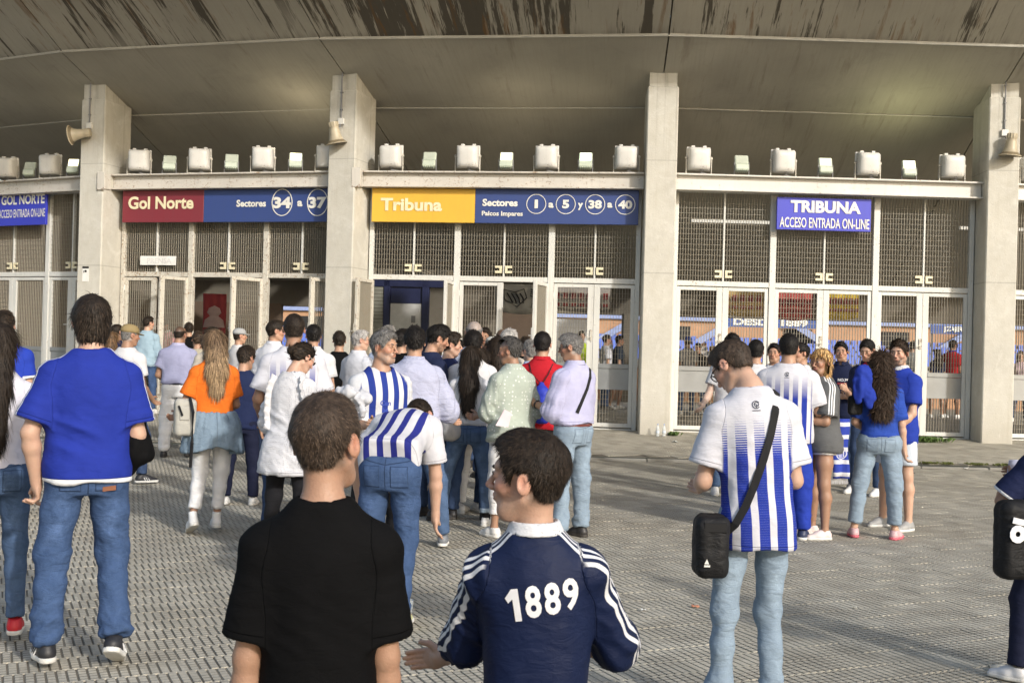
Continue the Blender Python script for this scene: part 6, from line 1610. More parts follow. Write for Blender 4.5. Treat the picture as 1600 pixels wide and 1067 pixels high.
for ch, x, z, rot in (('1', -.068, 1.296, .14), ('8', -.010, 1.308, .08), ('8', .045, 1.316, .08), ('9', .100, 1.324, .12)):
    kw = dict(V2=[(0, 0, 0), (.25, 0, 0), (.25, 1, 0), (0, 1, 0), (-.28, .74, 0), (-.18, .58, 0), (0, .70, 0)], F2=[(0, 1, 2, 3), (3, 4, 5, 6)]) if ch == '1' else {}
    decal(b2, b2.topf, ch, .092, fr_(b2, x, z), b2.Rc @ A3(0, 1, 0), b2.Rc @ A3(0, 0, 1), M_NUM, 'back_number', b2.shirt, width=.040 if ch == '1' else .046, rot=rot, bold=.03, lift=.004, **kw)
# ---- big man in the royal blue T-shirt
C_BT = cloth('blue_tee', (.014, .030, .265), three=True, hemband=.882, cuffband=9, toff=.0)
b3 = P(137, 740, 318, 'big man in royal blue T-shirt with white shoulder stripes and jeans walking away', yaw=2, H=1.775, w=1.06, belly=.35, skin='f', hair=('bowl', 'dark', dict(th=.018)), face=True, head=(14, 0, 0), glasses='thin',
       top=TOP(C_BT, ease=.030, hem=.865, sl=.80, sr=.010, amp=.008, loose=.5), bot=JN(J_BL, r=(.092, .074, .064, .060), stack=1.2, amp=.009), shoes=SNB,
       L=((.36, -.10, -1), (-.14, .22, -1), dict(curl=.9)), R=((.20, -.02, -1), (-.1, 1, -.2)), LL=dict(th=(.14, .06, -1), sh=(.04, -.06, -1), fy=16), RL=dict(th=(.08, .14, -1), sh=(.04, -.42, -1), fp=-26, fy=-16))
# leather jean patch and jacket over his arm
b = MB()
o_, n_ = on_surface(b3, b3.legf, A3(.095, -.3, .832), A3(0, 1, 0), .001)
b = MB(); c_ = [W(b3, o_ + A3(x, 0, z)) for x, z in ((-.030, -.012), (.030, -.006), (.030, .016), (-.030, .010))]; c2_ = [W(b3, o_ + A3(x, -.006, z)) for x, z in ((-.030, -.012), (.030, -.006), (.030, .016), (-.030, .010))]
b.add(c_ + c2_, [(0,1,2,3), (7,6,5,4), (0,4,5,1), (1,5,6,2), (2,6,7,3), (3,7,4,0)]); b.build('leather_patch', plain('leather_brown', (.20, .07, .03), .6), b3.leg)
def blob(name, label, cat, centre, parts, mat, yaw=0, amp=.01, h=.012, sc=1.0, freq=9, smooth=.03):
    """free-form soft thing: parts = list of ('c', a, b, r1, r2) or ('e', c, r)"""
    def f(P_):
        d = None
        for p_ in parts:
            e = rc(P_, A3(*p_[1]), A3(*p_[2]), p_[3], p_[4]) if p_[0] == 'c' else (el(P_, A3(*p_[1]), p_[2]) if p_[0] == 'e' else box(P_, A3(*p_[1]), p_[2], p_[3]))
            d = e if d is None else smin(d, e, smooth)
        return d
    pts = []
    for p_ in parts:
        if p_[0] == 'c': pts += [A3(*p_[1]), A3(*p_[2])]
        else: pts += [A3(*p_[1]) - A3(*p_[2]), A3(*p_[1]) + A3(*p_[2])]
    V, F = mkmesh(None, name, f, pts, .15, h, None, None, lambda V, n: amp * (ridge(V * A3(freq, freq, freq * .55), 3) * .6 + .5 * fbm(V * freq * 1.6, 2)))
    o = np_mesh(name, V, F, mat, attrs={'rest': ('FLOAT_VECTOR', V), 'aux': ('FLOAT_VECTOR', V * 0), 'outer': ('FLOAT', V[:, 0] * 0)}); o.location = tuple(centre); o.rotation_euler = (0, 0, yaw)
    return tag(o, label, cat)
pj = at(213, 690, FPX / 318 + .10)
blob('jacket', 'black jacket hanging over the arm of the big man in the blue T-shirt', 'jacket', pj, [('c', (-.02, 0, .10), (.02, 0, -.06), .055, .06), ('c', (.0, 0, -.02), (-.03, .0, -.13), .06, .04)], C_BLK, 0, .016)
# ---- woman at the left edge
P(-6, 760, 300, 'woman at the left edge with very long straight dark hair and pale T-shirt', yaw=0, H=1.62, fem=True, skin='f', hair=('long', 'dark', dict(len=.42, w=(.066, .064, .05), swing=(-.01, 0, 0))), top=TOP(cloth('pale_lilac_tee', (.66, .65, .72)), ease=.016, hem=.93, amp=.006), bot=JN(J_MID, r=SL_R, hip=.012), shoes=dict(mat=shoe_mat((.50, .02, .03))), LL=dict(th=(.05, -.05, -1), sh=(0, -.25, -1), fp=-20), RL=dict(th=(.05, .12, -1), sh=(.02, -.05, -1)))
P(4, 600, 178, 'man in a blue polo shirt standing by the far left gates', yaw=-8, H=1.80, w=1.1, skin='f', hair=('short', 'dark'), top=TOP(cloth('blue_polo_left', (.018, .045, .36), cuffband=.9), ease=.02, hem=.87, collar=C_ROY), bot=JN(J_DK), shoes=SNW, L=HIPF, R=((.12, 0, -1), (-.2, .8, -.6)))
# ---- orange woman
b6 = P(333, 640, 188, 'woman in orange top with denim jacket round her waist and white trousers', yaw=12, H=1.64, fem=True, w=1.12, skin='t', hair=('long', 'ombre', dict(len=.26, w=(.085, .092, .07), th=.016)), legs='slim', head=(10, 8, 0),
       top=TOP(cloth('orange_top', (.72, .16, .018), bd=.016), ease=.014, hem=1.0, sl=.72, sr=.012, amp=.006, drop=.02, neck=1.15), bot=JN(C_WTR, r=(.094, .066, .055, .046), hip=.015, end=1.80), shoes=dict(mat=shoe_mat((.68, .68, .68)), high=1),
       L=((.35, .10, -1), (.10, .85, -.42), dict(curl=.9)), R=((.2, .15, -1), (-.2, .9, -.2)), LL=dict(th=(.0, .06, -1), sh=(.18, -.22, -1), fp=-24), RL=dict(th=(.0, .06, -1), sh=(-.08, .0, -1)))
C_DJ = cloth('denim_jacket', (.19, .26, .335), denim=1.3, fold=1.0)
def wrap(B, root, mat, z0, z1, fl, name):
    st = [(z, a, b_, y) for z, a, b_, y in B.st]; zs = [q[0] for q in st]
    def f(P_):
        zz = np.linspace(z0, z1, 9); s2 = [(z, np.interp(max(z, .86), zs, [q[1] for q in st]) + .03 + fl * (z1 - z), np.interp(max(z, .86), zs, [q[2] for q in st]) + .03 + fl * (z1 - z), -.01) for z in zz]
        d = np.abs(loft(P_, s2) + .006) - .011; an = np.arctan2(P_[:, 0], -P_[:, 1]); d = smax(d, (z0 + .035 + .030 * np.cos(an * 2.6)) - P_[:, 2], .008); return smax(d, (np.abs(an) - 2.3) * .15, .01)
    V, F = mkmesh(B, name, f, [A3(-.22, -.22, z0), A3(.22, .22, z1)], .08, .012, None, None, lambda V, n: .012 * ridge(np.stack([np.arctan2(V[:, 0], V[:, 1]) * 3.2, V[:, 2] * 3, V[:, 2] * 0], 1), 2))
    o = link(B, name, V, F, mat, root, {'rest': ('FLOAT_VECTOR', V * A3(1, 1, 1) + A3(0, 3, 0)), 'aux': ('FLOAT_VECTOR', V * 0), 'wear': ('FLOAT', V[:, 0] * 0 + .3)})
    return o
wrap(b6, b6.root, C_DJ, .66, 1.02, .13, 'denim_jacket_round_waist')
# backpack she holds
pb_ = at(289, 652, FPX / 188 - .18); bp = empty('backpack', tuple(pb_), .4, 'pale grey backpack with black straps held by the woman in orange', 'backpack')
o = blob('bag', None, None, (0, 0, 0), [('b', (0, 0, 0), (.085, .06, .15), .04)], cloth('backpack_beige', (.42, .41, .37)), 0, .006, smooth=.02); o.parent = bp
b = MB(); b.bbox((-.05, -.075, -.02), (.03, -.058, .09), .006); b.build('front_pocket', cloth('backpack_beige', (.42, .41, .37)), bp)
b = MB(); b.tube([(.03, -.05, .16), (.05, -.10, .05), (.05, -.09, -.2), (.045, -.07, -.40)], .014, 6); b.tube([(-.06, -.07, .10), (-.03, -.09, .02)], .008, 5); b.build('strap', M_BLACKP, bp)
# ---- boy in navy tracksuit
P(378, 650, 160, 'boy in navy T-shirt and navy tracksuit trousers beside the orange top woman', yaw=-12, H=1.55, hs=1.06, skin='m', hair=('short', 'dark'), head=(-25, 10, 0), top=TOP(cloth('navy_tee_boy', (.012, .020, .065)), ease=.024, hem=.85), bot=JN(cloth('navy_track', (.010, .013, .035)), r=(.088, .074, .064, .058)), shoes=SNW, LL=dict(th=(.12, .1, -1), sh=(.05, -.15, -1)))
# ---- woman in white ruffled blouse
b8 = P(452, 640, 214, 'woman with a low bun and white sunglasses in a loose white ruffled blouse', yaw=-34, H=1.63, fem=True, skin='f', face=True, glasses='white', hair=('bun', 'dark', dict(bun=(0, -.128, -.012))), head=(-22, 26, 0), lean=6,
       top=TOP(cloth('white_eyelet', (.62, .62, .65), eyelet=True, bd=.014), sleeve='long', sr=.022, ease=.026, hem=.70, flare=.10, amp=.009, drop=.02, neck=1.25, loose=.8), bot=JN(C_BLK2, r=SL_R), shoes=SHK, L=((.25, .1, -1), (-.1, .7, -.7)), R=((.1, .25, -1), (-.2, 1, .1)), legs=None)
def ruffle(B, pts, w_, mat):
    n = len(pts); V = []; F = []
    for i, (p_, dr_) in enumerate(pts):
        p_ = np.array(p_); dr_ = unit(dr_)
        for j in range(4): V.append(p_ + dr_ * w_ * j / 3 + A3(0, 0, .010 * math.sin(i * 1.6) * j / 3) + np.cross(dr_, A3(0, 0, 1)) * .010 * math.cos(i * 1.6) * j / 3)
    for i in range(n - 1):
        for j in range(3): F.append((i*4+j, (i+1)*4+j, (i+1)*4+j+1, i*4+j+1))
    V = np.array(V); o = link(B, 'ruffle', V, np.array(F), mat, B.shirt, {'rest': ('FLOAT_VECTOR', V), 'aux': ('FLOAT_VECTOR', V * 0)}); m = o.modifiers.new('t', 'SOLIDIFY'); m.thickness = .004
for sg in (-1, 1):
    ps = []
    for t in np.linspace(0, 1, 30):
        q = A3(sg * (.10 + .035 * math.sin(t * 3.1)), -.10 + (.0 if t < .5 else 0) + .10 * max(0, t - .55) * 1.2, 1.02 + .42 * t); p_, n_ = on_surface(b8, b8.topf, b8.c2w(q + A3(0, -.15, 0)), b8.Rc @ A3(0, 1, 0), .002); ps.append((p_, unit(n_ + b8.Rc @ A3(sg * 1.2, -.3, .35))))
    ruffle(b8, ps, .050, C_WHT)
# ---- bearded man in striped home shirt facing us
C_STR = cloth('striped_shirt', (.57, .58, .61), 'vstripe', (.018, .038, .23), period=.088, w=.5, shift=.022)
b9 = P(594, 620, 226, 'grey-bearded man in blue and white striped shirt facing the camera, talking', yaw=203, H=1.70, w=1.06, skin='m', hair=('short', 'grey', dict(top=.012)), beard=('grey', .55), face=True, head=(32, 2, 0),
       top=TOP(C_STR, ease=.026, hem=.84, drop=.03, sleeve='long', sl=.5, sr=.012, amp=.006), bot=JN(cloth('black_track', (.010, .010, .012))), shoes=SNB, R=((.22, .18, -1), (-.12, 1, .05), dict(curl=1.0)), L=DOWN)
decal(b9, b9.topf, 'Cen\nbe', .085, b9.c2w(A3(.02, .32, 1.22)), b9.Rc @ A3(0, -1, 0), b9.Rc @ A3(0, 0, 1), plain('print_blue', (.02, .05, .35), .6), 'chest_print', b9.shirt, bold=.03)
pp_ = at(553, 618, FPX / 226 - .30)
blob('folded_shirt', 'crumpled white shirt held by the grey-bearded striped man', 'shirt', pp_, [('e', (-.04, 0, .02), (.07, .05, .032)), ('e', (.03, .02, -.02), (.065, .045, .035)), ('c', (.04, 0, -.03), (.06, 0, -.13), .022, .014), ('c', (-.06, 0, .01), (-.10, 0, -.08), .022, .016)], cloth('white_cotton_shade', (.50, .51, .55)), 0, .026, h=.009, freq=14, smooth=.015)
# ---- man bending forward
C_STB = cloth('striped_back', (.58, .58, .62), 'vstripe', (.020, .026, .20), period=.080, w=.46, shift=.0, lim=.17, top=1.44)
b10 = P(610, 742, 276, 'man in striped shirt and blue jeans bending down with one arm reaching low', yaw=-15, H=1.74, skin='f', hair=('buzz', 'dark', dict(th=.009)), lean=70, side=0, head=(-14, 12, 0), face=True, w=.9,
        top=TOP(C_STB, ease=.020, hem=.80, hemdir=.925, sl=.72, sr=.006, amp=.006, loose=.4), bot=JN(J_BL, r=(.096, .068, .058, .05), hip=.01, amp=.006), shoes=dict(mat=shoe_mat((.55, .55, .30))),
        R=((.10, .14, -1), (.0, .10, -1), dict(w=1, curl=.35)), L=((.55, .05, -.75), (-.15, .10, -1), dict(w=1, curl=.5)), LL=dict(th=(.1, .12, -1), sh=(.02, -.1, -1)), RL=dict(th=(-.0, .20, -1), sh=(-.02, -.16, -1)))
# ---- pinstripe man
C_PIN = cloth('pinstripe_shirt', (.50, .51, .62), 'pin', (.24, .27, .45), fold=.9, bd=.016)
b11 = P(645, 640, 196, 'man in grey pinstripe shirt with black hair seen from behind, mid-crowd', yaw=2, H=1.75, w=1.12, skin='m', hair=('short', 'black', dict(th=.014)), top=TOP(C_PIN, sleeve='long', sl=.4, sr=.014, ease=.034, hem=.80, collar=C_PIN, amp=.008, loose=.6), bot=JN(J_MID, amp=.007), shoes=SNG, L=((.25, .05, -1), (-.3, .9, -.1)), R=((.38, .1, -1), (.25, .9, -.35)), LL=dict(th=(.1, .1, -1), sh=(.0, -.1, -1)), RL=dict(th=(.30, .0, -1), sh=(.12, -.05, -1)))
# ---- woman in white tee, long dark hair, jeans
b12 = P(733, 640, 174, 'woman with long dark hair, white T-shirt, turned-up jeans and a beige strap bag', yaw=-6, H=1.61, fem=True, skin='f', legs='slim', hair=('long', 'dark', dict(len=.33)), head=(-18, 4, 0),
        top=TOP(C_WHT, ease=.014, hem=.985, sl=1.2, amp=.006, sleeve='elbow'), bot=JN(J_MID, r=(.088, .064, .058, .054), hip=.014, end=1.88, cuff=cloth('denim_cuff', (.30, .38, .48))), shoes=dict(mat=shoe_mat((.68, .68, .68)), sock=C_BLK2), L=HIPF, R=((.15, .15, -1), (-.3, 1, -.1)), LL=dict(th=(.28, .0, -1), sh=(.12, 0, -1)), RL=dict(th=(.20, .03, -1), sh=(.06, -.02, -1), fy=-25))
pts_ = []
for x, z in ((.08, 1.44), (.03, 1.36), (-.02, 1.27), (-.07, 1.17), (-.11, 1.07), (-.14, .97)):
    pts_.append(on_surface(b12, lambda P_: np.minimum(b12.topf(P_), b12.legf(P_)), b12.c2w(A3(x, -.3, z)), A3(0, 1, 0), .004))
strap(b12, pts_, .014, .004, plain('strap_tan', (.34, .24, .18), .6), b12.root, 'bag_strap')
pbb = at(703, 655, FPX / 174 - .1); blob('shoulder_bag', 'grey cloth bag hanging at the hip of the long haired woman in white', 'bag', pbb, [('c', (0, 0, .06), (.01, 0, -.10), .07, .095)], cloth('bag_grey', (.33, .33, .34)), 0, .012)
# ---- polka dot blouse
b13 = P(800, 620, 183, 'grey-haired woman in sage green polka dot shirt looking to the left', yaw=38, H=1.69, fem=True, w=1.25, skin='t', face=True, legs='slim', hair=('short', 'dgrey', dict(top=.016, th=.018)), head=(34, 6, 0),
        top=TOP(cloth('polka_sage', (.37, .42, .37), 'dots', (.68, .69, .68)), sleeve='long', sl=.25, sr=.016, ease=.030, hem=.83, amp=.008, collar=cloth('polka_sage', (.37, .42, .37))), bot=JN(C_WTR, r=(.094, .066, .056, .046), end=1.72, hip=.01), shoes=SNW, L=((.15, .25, -1), (-.2, 1, -.2), dict(curl=.8)), R=((.2, .0, -1), (-.3, .7, -.6)))
pf_ = at(787, 655, FPX / 183 - .32); o = MB(); o.prism([(-.05, -.07), (.06, -.05), (.05, .07), (-.02, .08)], 0, .012); o = o.build('hand_fan', plain('paper_pink', (.62, .52, .56), .6)); o.location = tuple(pf_); o.rotation_euler = (0, .3, .3); tag(o, 'folded pale pink leaflet in the hand of the polka dot woman', 'leaflet')
# ---- older man, lavender shirt
b14 = P(896, 640, 184, 'older grey-haired man in lavender shirt and faded jeans, forearm raised, brown belt', yaw=52, H=1.74, w=1.08, belly=.25, skin='t', face=True, glasses='thin', hair=('short', 'grey', dict(th=.008)), head=(26, 8, 0),
        top=TOP(C_LAV, sleeve='long', sl=.30, sr=.016, ease=.030, hem=.985, amp=.009, collar=C_LAV, loose=.8, taper=.98), bot=JN(J_LT, r=(.090, .074, .064, .060), belt=plain('belt_brown', (.13, .03, .02), .5), amp=.008, stack=1.6, top=1.0), shoes=SHK, L=((.12, .22, -1), (-.15, 1, .22), dict(curl=.7)), R=((.15, .2, -1), (-.2, 1, .1), dict(curl=.7)))
pts_ = [on_surface(b14, b14.topf, b14.c2w(A3(x, -.3, z)), b14.Rc @ A3(0, 1, 0), .004) for x, z in ((.09, 1.45), (.05, 1.38), (-.01, 1.28), (-.06, 1.18), (-.11, 1.08))]
strap(b14, pts_, .016, .004, M_STRAP, b14.root, 'bag_strap')
a_ = b14.arms[0]; b = MB(); ringp = [W(b14, a_['wr'] - a_['d'] * .03 + (a_['th'] * math.cos(t) + a_['n'] * math.sin(t)) * .030) for t in np.linspace(0, 2 * math.pi, 15)]; b.tube(ringp, .009, 6); b.build('wristwatch', M_BLACKP, b14.root)
# ---- red polo with drawstring bag
b15 = P(846, 590, 166, 'man in red polo shirt with a blue drawstring bag on his back', yaw=-6, H=1.76, w=1.05, skin='m', hair=('buzz', 'black', dict(th=.010)), top=TOP(C_RED, ease=.024, hem=.84, collar=C_RED), bot=JN(C_BLK2), shoes=SHK, L=HIPF, R=HIPF)
q = b15.root.matrix_world if False else None
bd_ = empty('drawstring_bag', b15.root.location, b15.root.rotation_euler[2], 'blue and purple drawstring bag on the back of the man in red', 'bag')
def bagf(P_): return smin(el(P_, A3(.02, -.215, 1.06), (.12, .05, .16)), rc(P_, A3(.02, -.19, 1.2), A3(.02, -.165, 1.26), .06, .025), .04)
V, F = mkmesh(b15, 'bag', bagf, [A3(-.1, -.27, .9), A3(.14, -.15, 1.28)], .06, .013, None, None, lambda V, n: .010 * ridge(V * 9, 3)); link(b15, 'bag', V, F, cloth('bag_royal', (.03, .05, .42), rough=.5), bd_, {'rest': ('FLOAT_VECTOR', V), 'aux': ('FLOAT_VECTOR', V * 0)})
b = MB()
for sg in (-1, 1): b.tube([W(b15, v) for v in ((.02, -.165, 1.26), (sg * .08, -.150, 1.36), (sg * .11, -.075, 1.45), (sg * .12, .02, 1.45))], .005, 5)
b.build('cord', M_BLACKP, bd_)

# ================= right hand group
C_GR = cloth('fade_shirt_near', (.58, .58, .63), 'vstripe', (.015, .034, .28), period=.078, w=.60, shift=.039, lim=.21, fade=(1.19, 1.36), lines=True)
C_GR2 = cloth('fade_shirt', (.58, .58, .63), 'vstripe', (.015, .034, .28), period=.074, w=.60, shift=.037, lim=.21, fade=(1.20, 1.40))
b40 = P(1182, 750, 362, 'man with glasses looking down, white-to-blue striped shirt, black shoulder bag', yaw=14, H=1.72, w=.88, skin='f', face=True, glasses='thick', hair=('short', 'mbrown', dict(th=.007, top=.004, sl=.6)), head=(40, 34, 0), lean=6, side=-3,
        top=TOP(C_GR, ease=.022, hem=.80, sl=.74, sr=.012, amp=.008, loose=.35, drop=.0), bot=JN(J_LT, r=(.082, .060, .050, .046), amp=.009, hip=.0), shoes=SNW, L=((.28, .10, -1), (-.15, 1, -.1), dict(curl=.5)), R=((.12, .1, -1), (-.35, 1, .0)), RL=dict(th=(.0, .12, -1), sh=(.02, -.18, -1)))
M_CREST = plain('crest_dark', (.02, .025, .05), .6)
def crest(B, x, z, r_):
    """small round club emblem under the collar: interlaced rings with a short line beneath"""
    b = MB(); V = []; F = []
    def arc(cx, cy, R1, a0, a1, w_, n=14):
        for k in range(n):
            t0, t1 = a0 + (a1 - a0) * k / n, a0 + (a1 - a0) * (k + 1) / n; o_ = len(V)
            V.extend([(cx + R1 * math.cos(t0), cy + R1 * math.sin(t0), 0), (cx + R1 * math.cos(t1), cy + R1 * math.sin(t1), 0), (cx + (R1 - w_) * math.cos(t1), cy + (R1 - w_) * math.sin(t1), 0), (cx + (R1 - w_) * math.cos(t0), cy + (R1 - w_) * math.sin(t0), 0)]); F.append((o_, o_ + 1, o_ + 2, o_ + 3))
    arc(0, 0, 1, .6, 5.7, .22); arc(.15, .1, .62, 0, 6.28, .18); arc(-.25, -.2, .5, -1.2, 2.2, .16); arc(.3, -.45, .42, 1, 5, .16)
    o_ = len(V); V.extend([(-1, -1.5, 0), (1, -1.5, 0), (1, -1.3, 0), (-1, -1.3, 0)]); F.append((o_, o_+1, o_+2, o_+3))
    decal(B, B.topf, '', r_ * 2.5, B.c2w(A3(x, -.32, z)), B.Rc @ A3(0, 1, 0), B.Rc @ A3(0, 0, 1), M_CREST, 'crest', B.shirt, V2=V, F2=F, sub=1)
crest(b40, -.005, 1.41, .018)
fn40 = lambda P_: np.minimum(b40.topf(P_), b40.legf(P_)); pts_ = []
for x, z, y in ((.10, 1.44, -.3), (.075, 1.36, -.3), (.045, 1.26, -.3), (.01, 1.16, -.3), (-.03, 1.06, -.3), (-.075, .96, -.3), (-.12, .885, -.3), (-.155, .84, -.3)):
    pts_.append(on_surface(b40, fn40, b40.c2w(A3(x, y, z)), A3(0, 1, 0), .006))
pts_ = [(b40.c2w(A3(.10, .10, 1.42)), A3(0, 1, .3)), (b40.c2w(A3(.102, .03, 1.485)), A3(.2, .1, 1))] + pts_
strap(b40, pts_, .017, .003, M_STRAP, b40.root, 'shoulder_strap')
c_ = W(b40, A3(-.215, -.10, .825)); sb_ = empty('shoulder_bag', b40.root.location, b40.root.rotation_euler[2], 'black rectangular shoulder bag at the hip of the man looking down', 'bag')
C_BAGK = cloth('nylon_black', (.012, .012, .013), rough=.6, fold=.8)
o = blob('bag', None, None, c_, [('b', (0, 0, -.01), (.066, .080, .125), .034)], C_BAGK, 0, .010, .010, smooth=.01); o.parent = sb_
b = MB(); b.bbox((c_[0] - .050, c_[1] - .088, c_[2] + .055), (c_[0] + .050, c_[1] - .078, c_[2] + .10), .005); b.build('flap', C_BAGK, sb_)
b = MB(); b.add([(c_[0] - .045, c_[1] - .090, c_[2] - .085), (c_[0] - .020, c_[1] - .090, c_[2] - .085), (c_[0] - .020, c_[1] - .090, c_[2] - .077), (c_[0] - .045, c_[1] - .090, c_[2] - .077)], [(0, 1, 2, 3)]); b.add([(c_[0] - .044, c_[1] - .090, c_[2] - .073), (c_[0] - .024, c_[1] - .090, c_[2] - .073), (c_[0] - .034, c_[1] - .090, c_[2] - .052)], [(0, 1, 2)]); b.build('maker_mark', M_PLAST, sb_)
# ---- second fade shirt
b41 = P(1230, 640, 178, 'broad man in white-to-blue striped shirt and blue tracksuit trousers, back turned', yaw=-4, H=1.79, w=1.22, skin='m', hair=('buzz', 'black', dict(th=.012)), top=TOP(C_GR2, ease=.028, hem=.83, sl=.78, sr=.012, amp=.006, loose=.6), bot=JN(cloth('royal_track', (.016, .040, .32)), r=(.094, .082, .072, .066), amp=.008, stack=1.4),
        shoes=dict(mat=shoe_mat((.02, .03, .08))), R=((.30, .12, -1), (.05, .9, -.3)), L=HIPF)
crest(b41, 0, 1.40, .020)
P(1180, 590, 148, 'man with cropped black hair in white shirt behind the man looking down', yaw=4, H=1.75, skin='m', hair=('buzz', 'black', dict(th=.012)), top=TOP(C_WHT, ease=.022, hem=.85), bot=JN(J_DK), shoes=SNW)
b43 = P(1143, 590, 138, 'young man with dark fringe and glasses facing the camera by the gate', yaw=186, H=1.82, skin='p', face=True, glasses='thick', hair=('short', 'black', dict(top=.02, th=.018)), top=TOP(C_WHT, ease=.022, hem=.86), bot=JN(J_MID), shoes=SNW, R=((.3, .1, -1), (.25, .6, -.35), dict(curl=.3)), L=DOWN, head=(-6, 8, 0))
P(1209, 585, 128, 'man with black hair half hidden behind the broad striped shirt man', yaw=170, H=1.73, skin='m', face=True, hair=('short', 'black'), top=TOP(C_WHT2, ease=.02, hem=.85), bot=JN(J_DK), shoes=SNW)
P(1252, 590, 135, 'man in white looking left behind the blonde woman', yaw=120, H=1.74, skin='m', face=True, hair=('short', 'black'), top=TOP(C_WHT, ease=.02, hem=.85), bot=JN(J_DK), shoes=SNW)
# ---- blonde woman
b45 = P(1283, 650, 176, 'blonde woman in grey T-shirt and white shorts looking towards the camera', yaw=112, H=1.66, fem=True, w=1.2, skin='t', legs='bare', face=True, hair=('bob', 'blond', dict(th=.020, low=.115)), head=(30, 4, 0), top=TOP(C_GRY, ease=.046, hem=.80, sl=.80, sr=.012, amp=.007, loose=.7), bot=JN(C_WTR, name='shorts', r=(.098, .100), end=.36, hip=.01), shoes=dict(mat=shoe_mat((.66, .56, .55))), L=FOLD, R=FOLD)
# ---- navy polo man
b46 = P(1314, 610, 128, 'smiling man in navy polo shirt with white chest print facing the camera', yaw=168, H=1.77, skin='m', face=True, hair=('short', 'black', dict(top=.014)), top=TOP(C_NAVY, ease=.022, hem=.85, collar=C_NAVY), bot=JN(J_BL), shoes=SNG, R=FOLD, L=FOLD, head=(10, 0, 4))
decal(b46, b46.topf, 'NO.74', .035, b46.c2w(A3(-.05, .32, 1.30)), A3(0, -1, 0), A3(0, 0, 1), M_NUM, 'chest_print', b46.shirt, bold=.05); decal(b46, b46.topf, 'RESPECT', .026, b46.c2w(A3(-.05, .32, 1.255)), A3(0, -1, 0), A3(0, 0, 1), plain('print_red', (.45, .05, .06), .6), 'chest_print', b46.shirt, bold=.05)
P(1357, 600, 134, 'young man in navy and red polo looking down behind the curly haired woman', yaw=150, H=1.82, skin='f', face=True, hair=('short', 'black', dict(top=.016)), head=(10, 22, 0), top=TOP(cloth('navy_red_polo', (.012, .018, .052), 'vstripe', (.35, .02, .03), period=.5, w=.12, shift=.25), ease=.02, hem=.85, collar=C_NAVY), bot=JN(J_DK), shoes=SNW, L=PHONE, R=PHONE)
b48 = P(1403, 660, 166, 'bearded man in royal blue T-shirt and pale denim shorts beside the curly haired woman', yaw=140, H=1.77, skin='f', face=True, legs='bare', hair=('short', 'brown', dict(top=.014)), beard=('brown', .85), head=(22, 4, 0), top=TOP(cloth('royal_tee_beard', (.016, .040, .31)), ease=.034, hem=.80, sl=.7, collar=C_WHT), bot=JN(cloth('pale_shorts', (.52, .58, .66), denim=1.1), name='shorts', r=(.10, .092), end=.78), shoes=dict(mat=shoe_mat((.30, .30, .30))), L=((.1, .15, -1), (-.2, .6, -.6)), R=DOWN)
# ---- curly woman
b49 = P(1374, 680, 176, 'woman with long dark curly hair in blue top and faded jeans, back turned', yaw=8, H=1.65, fem=True, skin='f', w=1.05, legs='slim', hair=('curly', 'brown', dict(len=.34, w=(.10, .112, .085))), head=(-6, 0, 0),
        top=TOP(C_ROY2, ease=.016, hem=.955, sl=.85, amp=.006), bot=JN(J_LT, r=(.096, .074, .066, .060), hip=.018, end=1.86, amp=.007), shoes=dict(mat=shoe_mat((.55, .36, .38)), sole=plain('sole_pink', (.55, .12, .16), .6)), R=((.18, -.02, -1), (.14, .10, -1), dict(curl=.6)), L=HIPF, LL=dict(th=(.18, 0, -1), sh=(.10, 0, -1)), RL=dict(th=(.12, .0, -1), sh=(.05, 0, -1), fy=-30))
pj = at(1351, 602, FPX / 176 - .19)
blob('blue_jacket', 'royal blue jacket slung over the shoulder of the curly haired woman', 'jacket', pj, [('e', (-.01, .02, .10), (.06, .05, .07)), ('e', (-.02, 0, .0), (.085, .035, .11)), ('e', (.04, 0, -.10), (.05, .022, .10)), ('e', (-.06, 0, -.08), (.035, .02, .08))], cloth('jacket_royal', (.016, .038, .30)), 0, .022, freq=12, smooth=.02)
pj = at(1337, 628, FPX / 176 - .08); hb = empty('handbag', tuple(pj), 0, 'black handbag hanging beside the curly haired woman', 'bag')
o = blob('bag', None, None, (0, 0, 0), [('b', (0, 0, -.03), (.06, .035, .085), .03)], C_BAGK, 0, .006, .012); o.parent = hb
b = MB(); b.tube([(-.03, 0, .05), (.02, .02, .26), (.05, .04, .40)], .007, 5); b.build('strap', M_BLACKP, hb)
pj = at(1313, 705, FPX / 150); sf_ = empty('football_scarf', tuple(pj), .2, 'blue and white club scarf with round crest hanging beside the blonde woman', 'scarf')
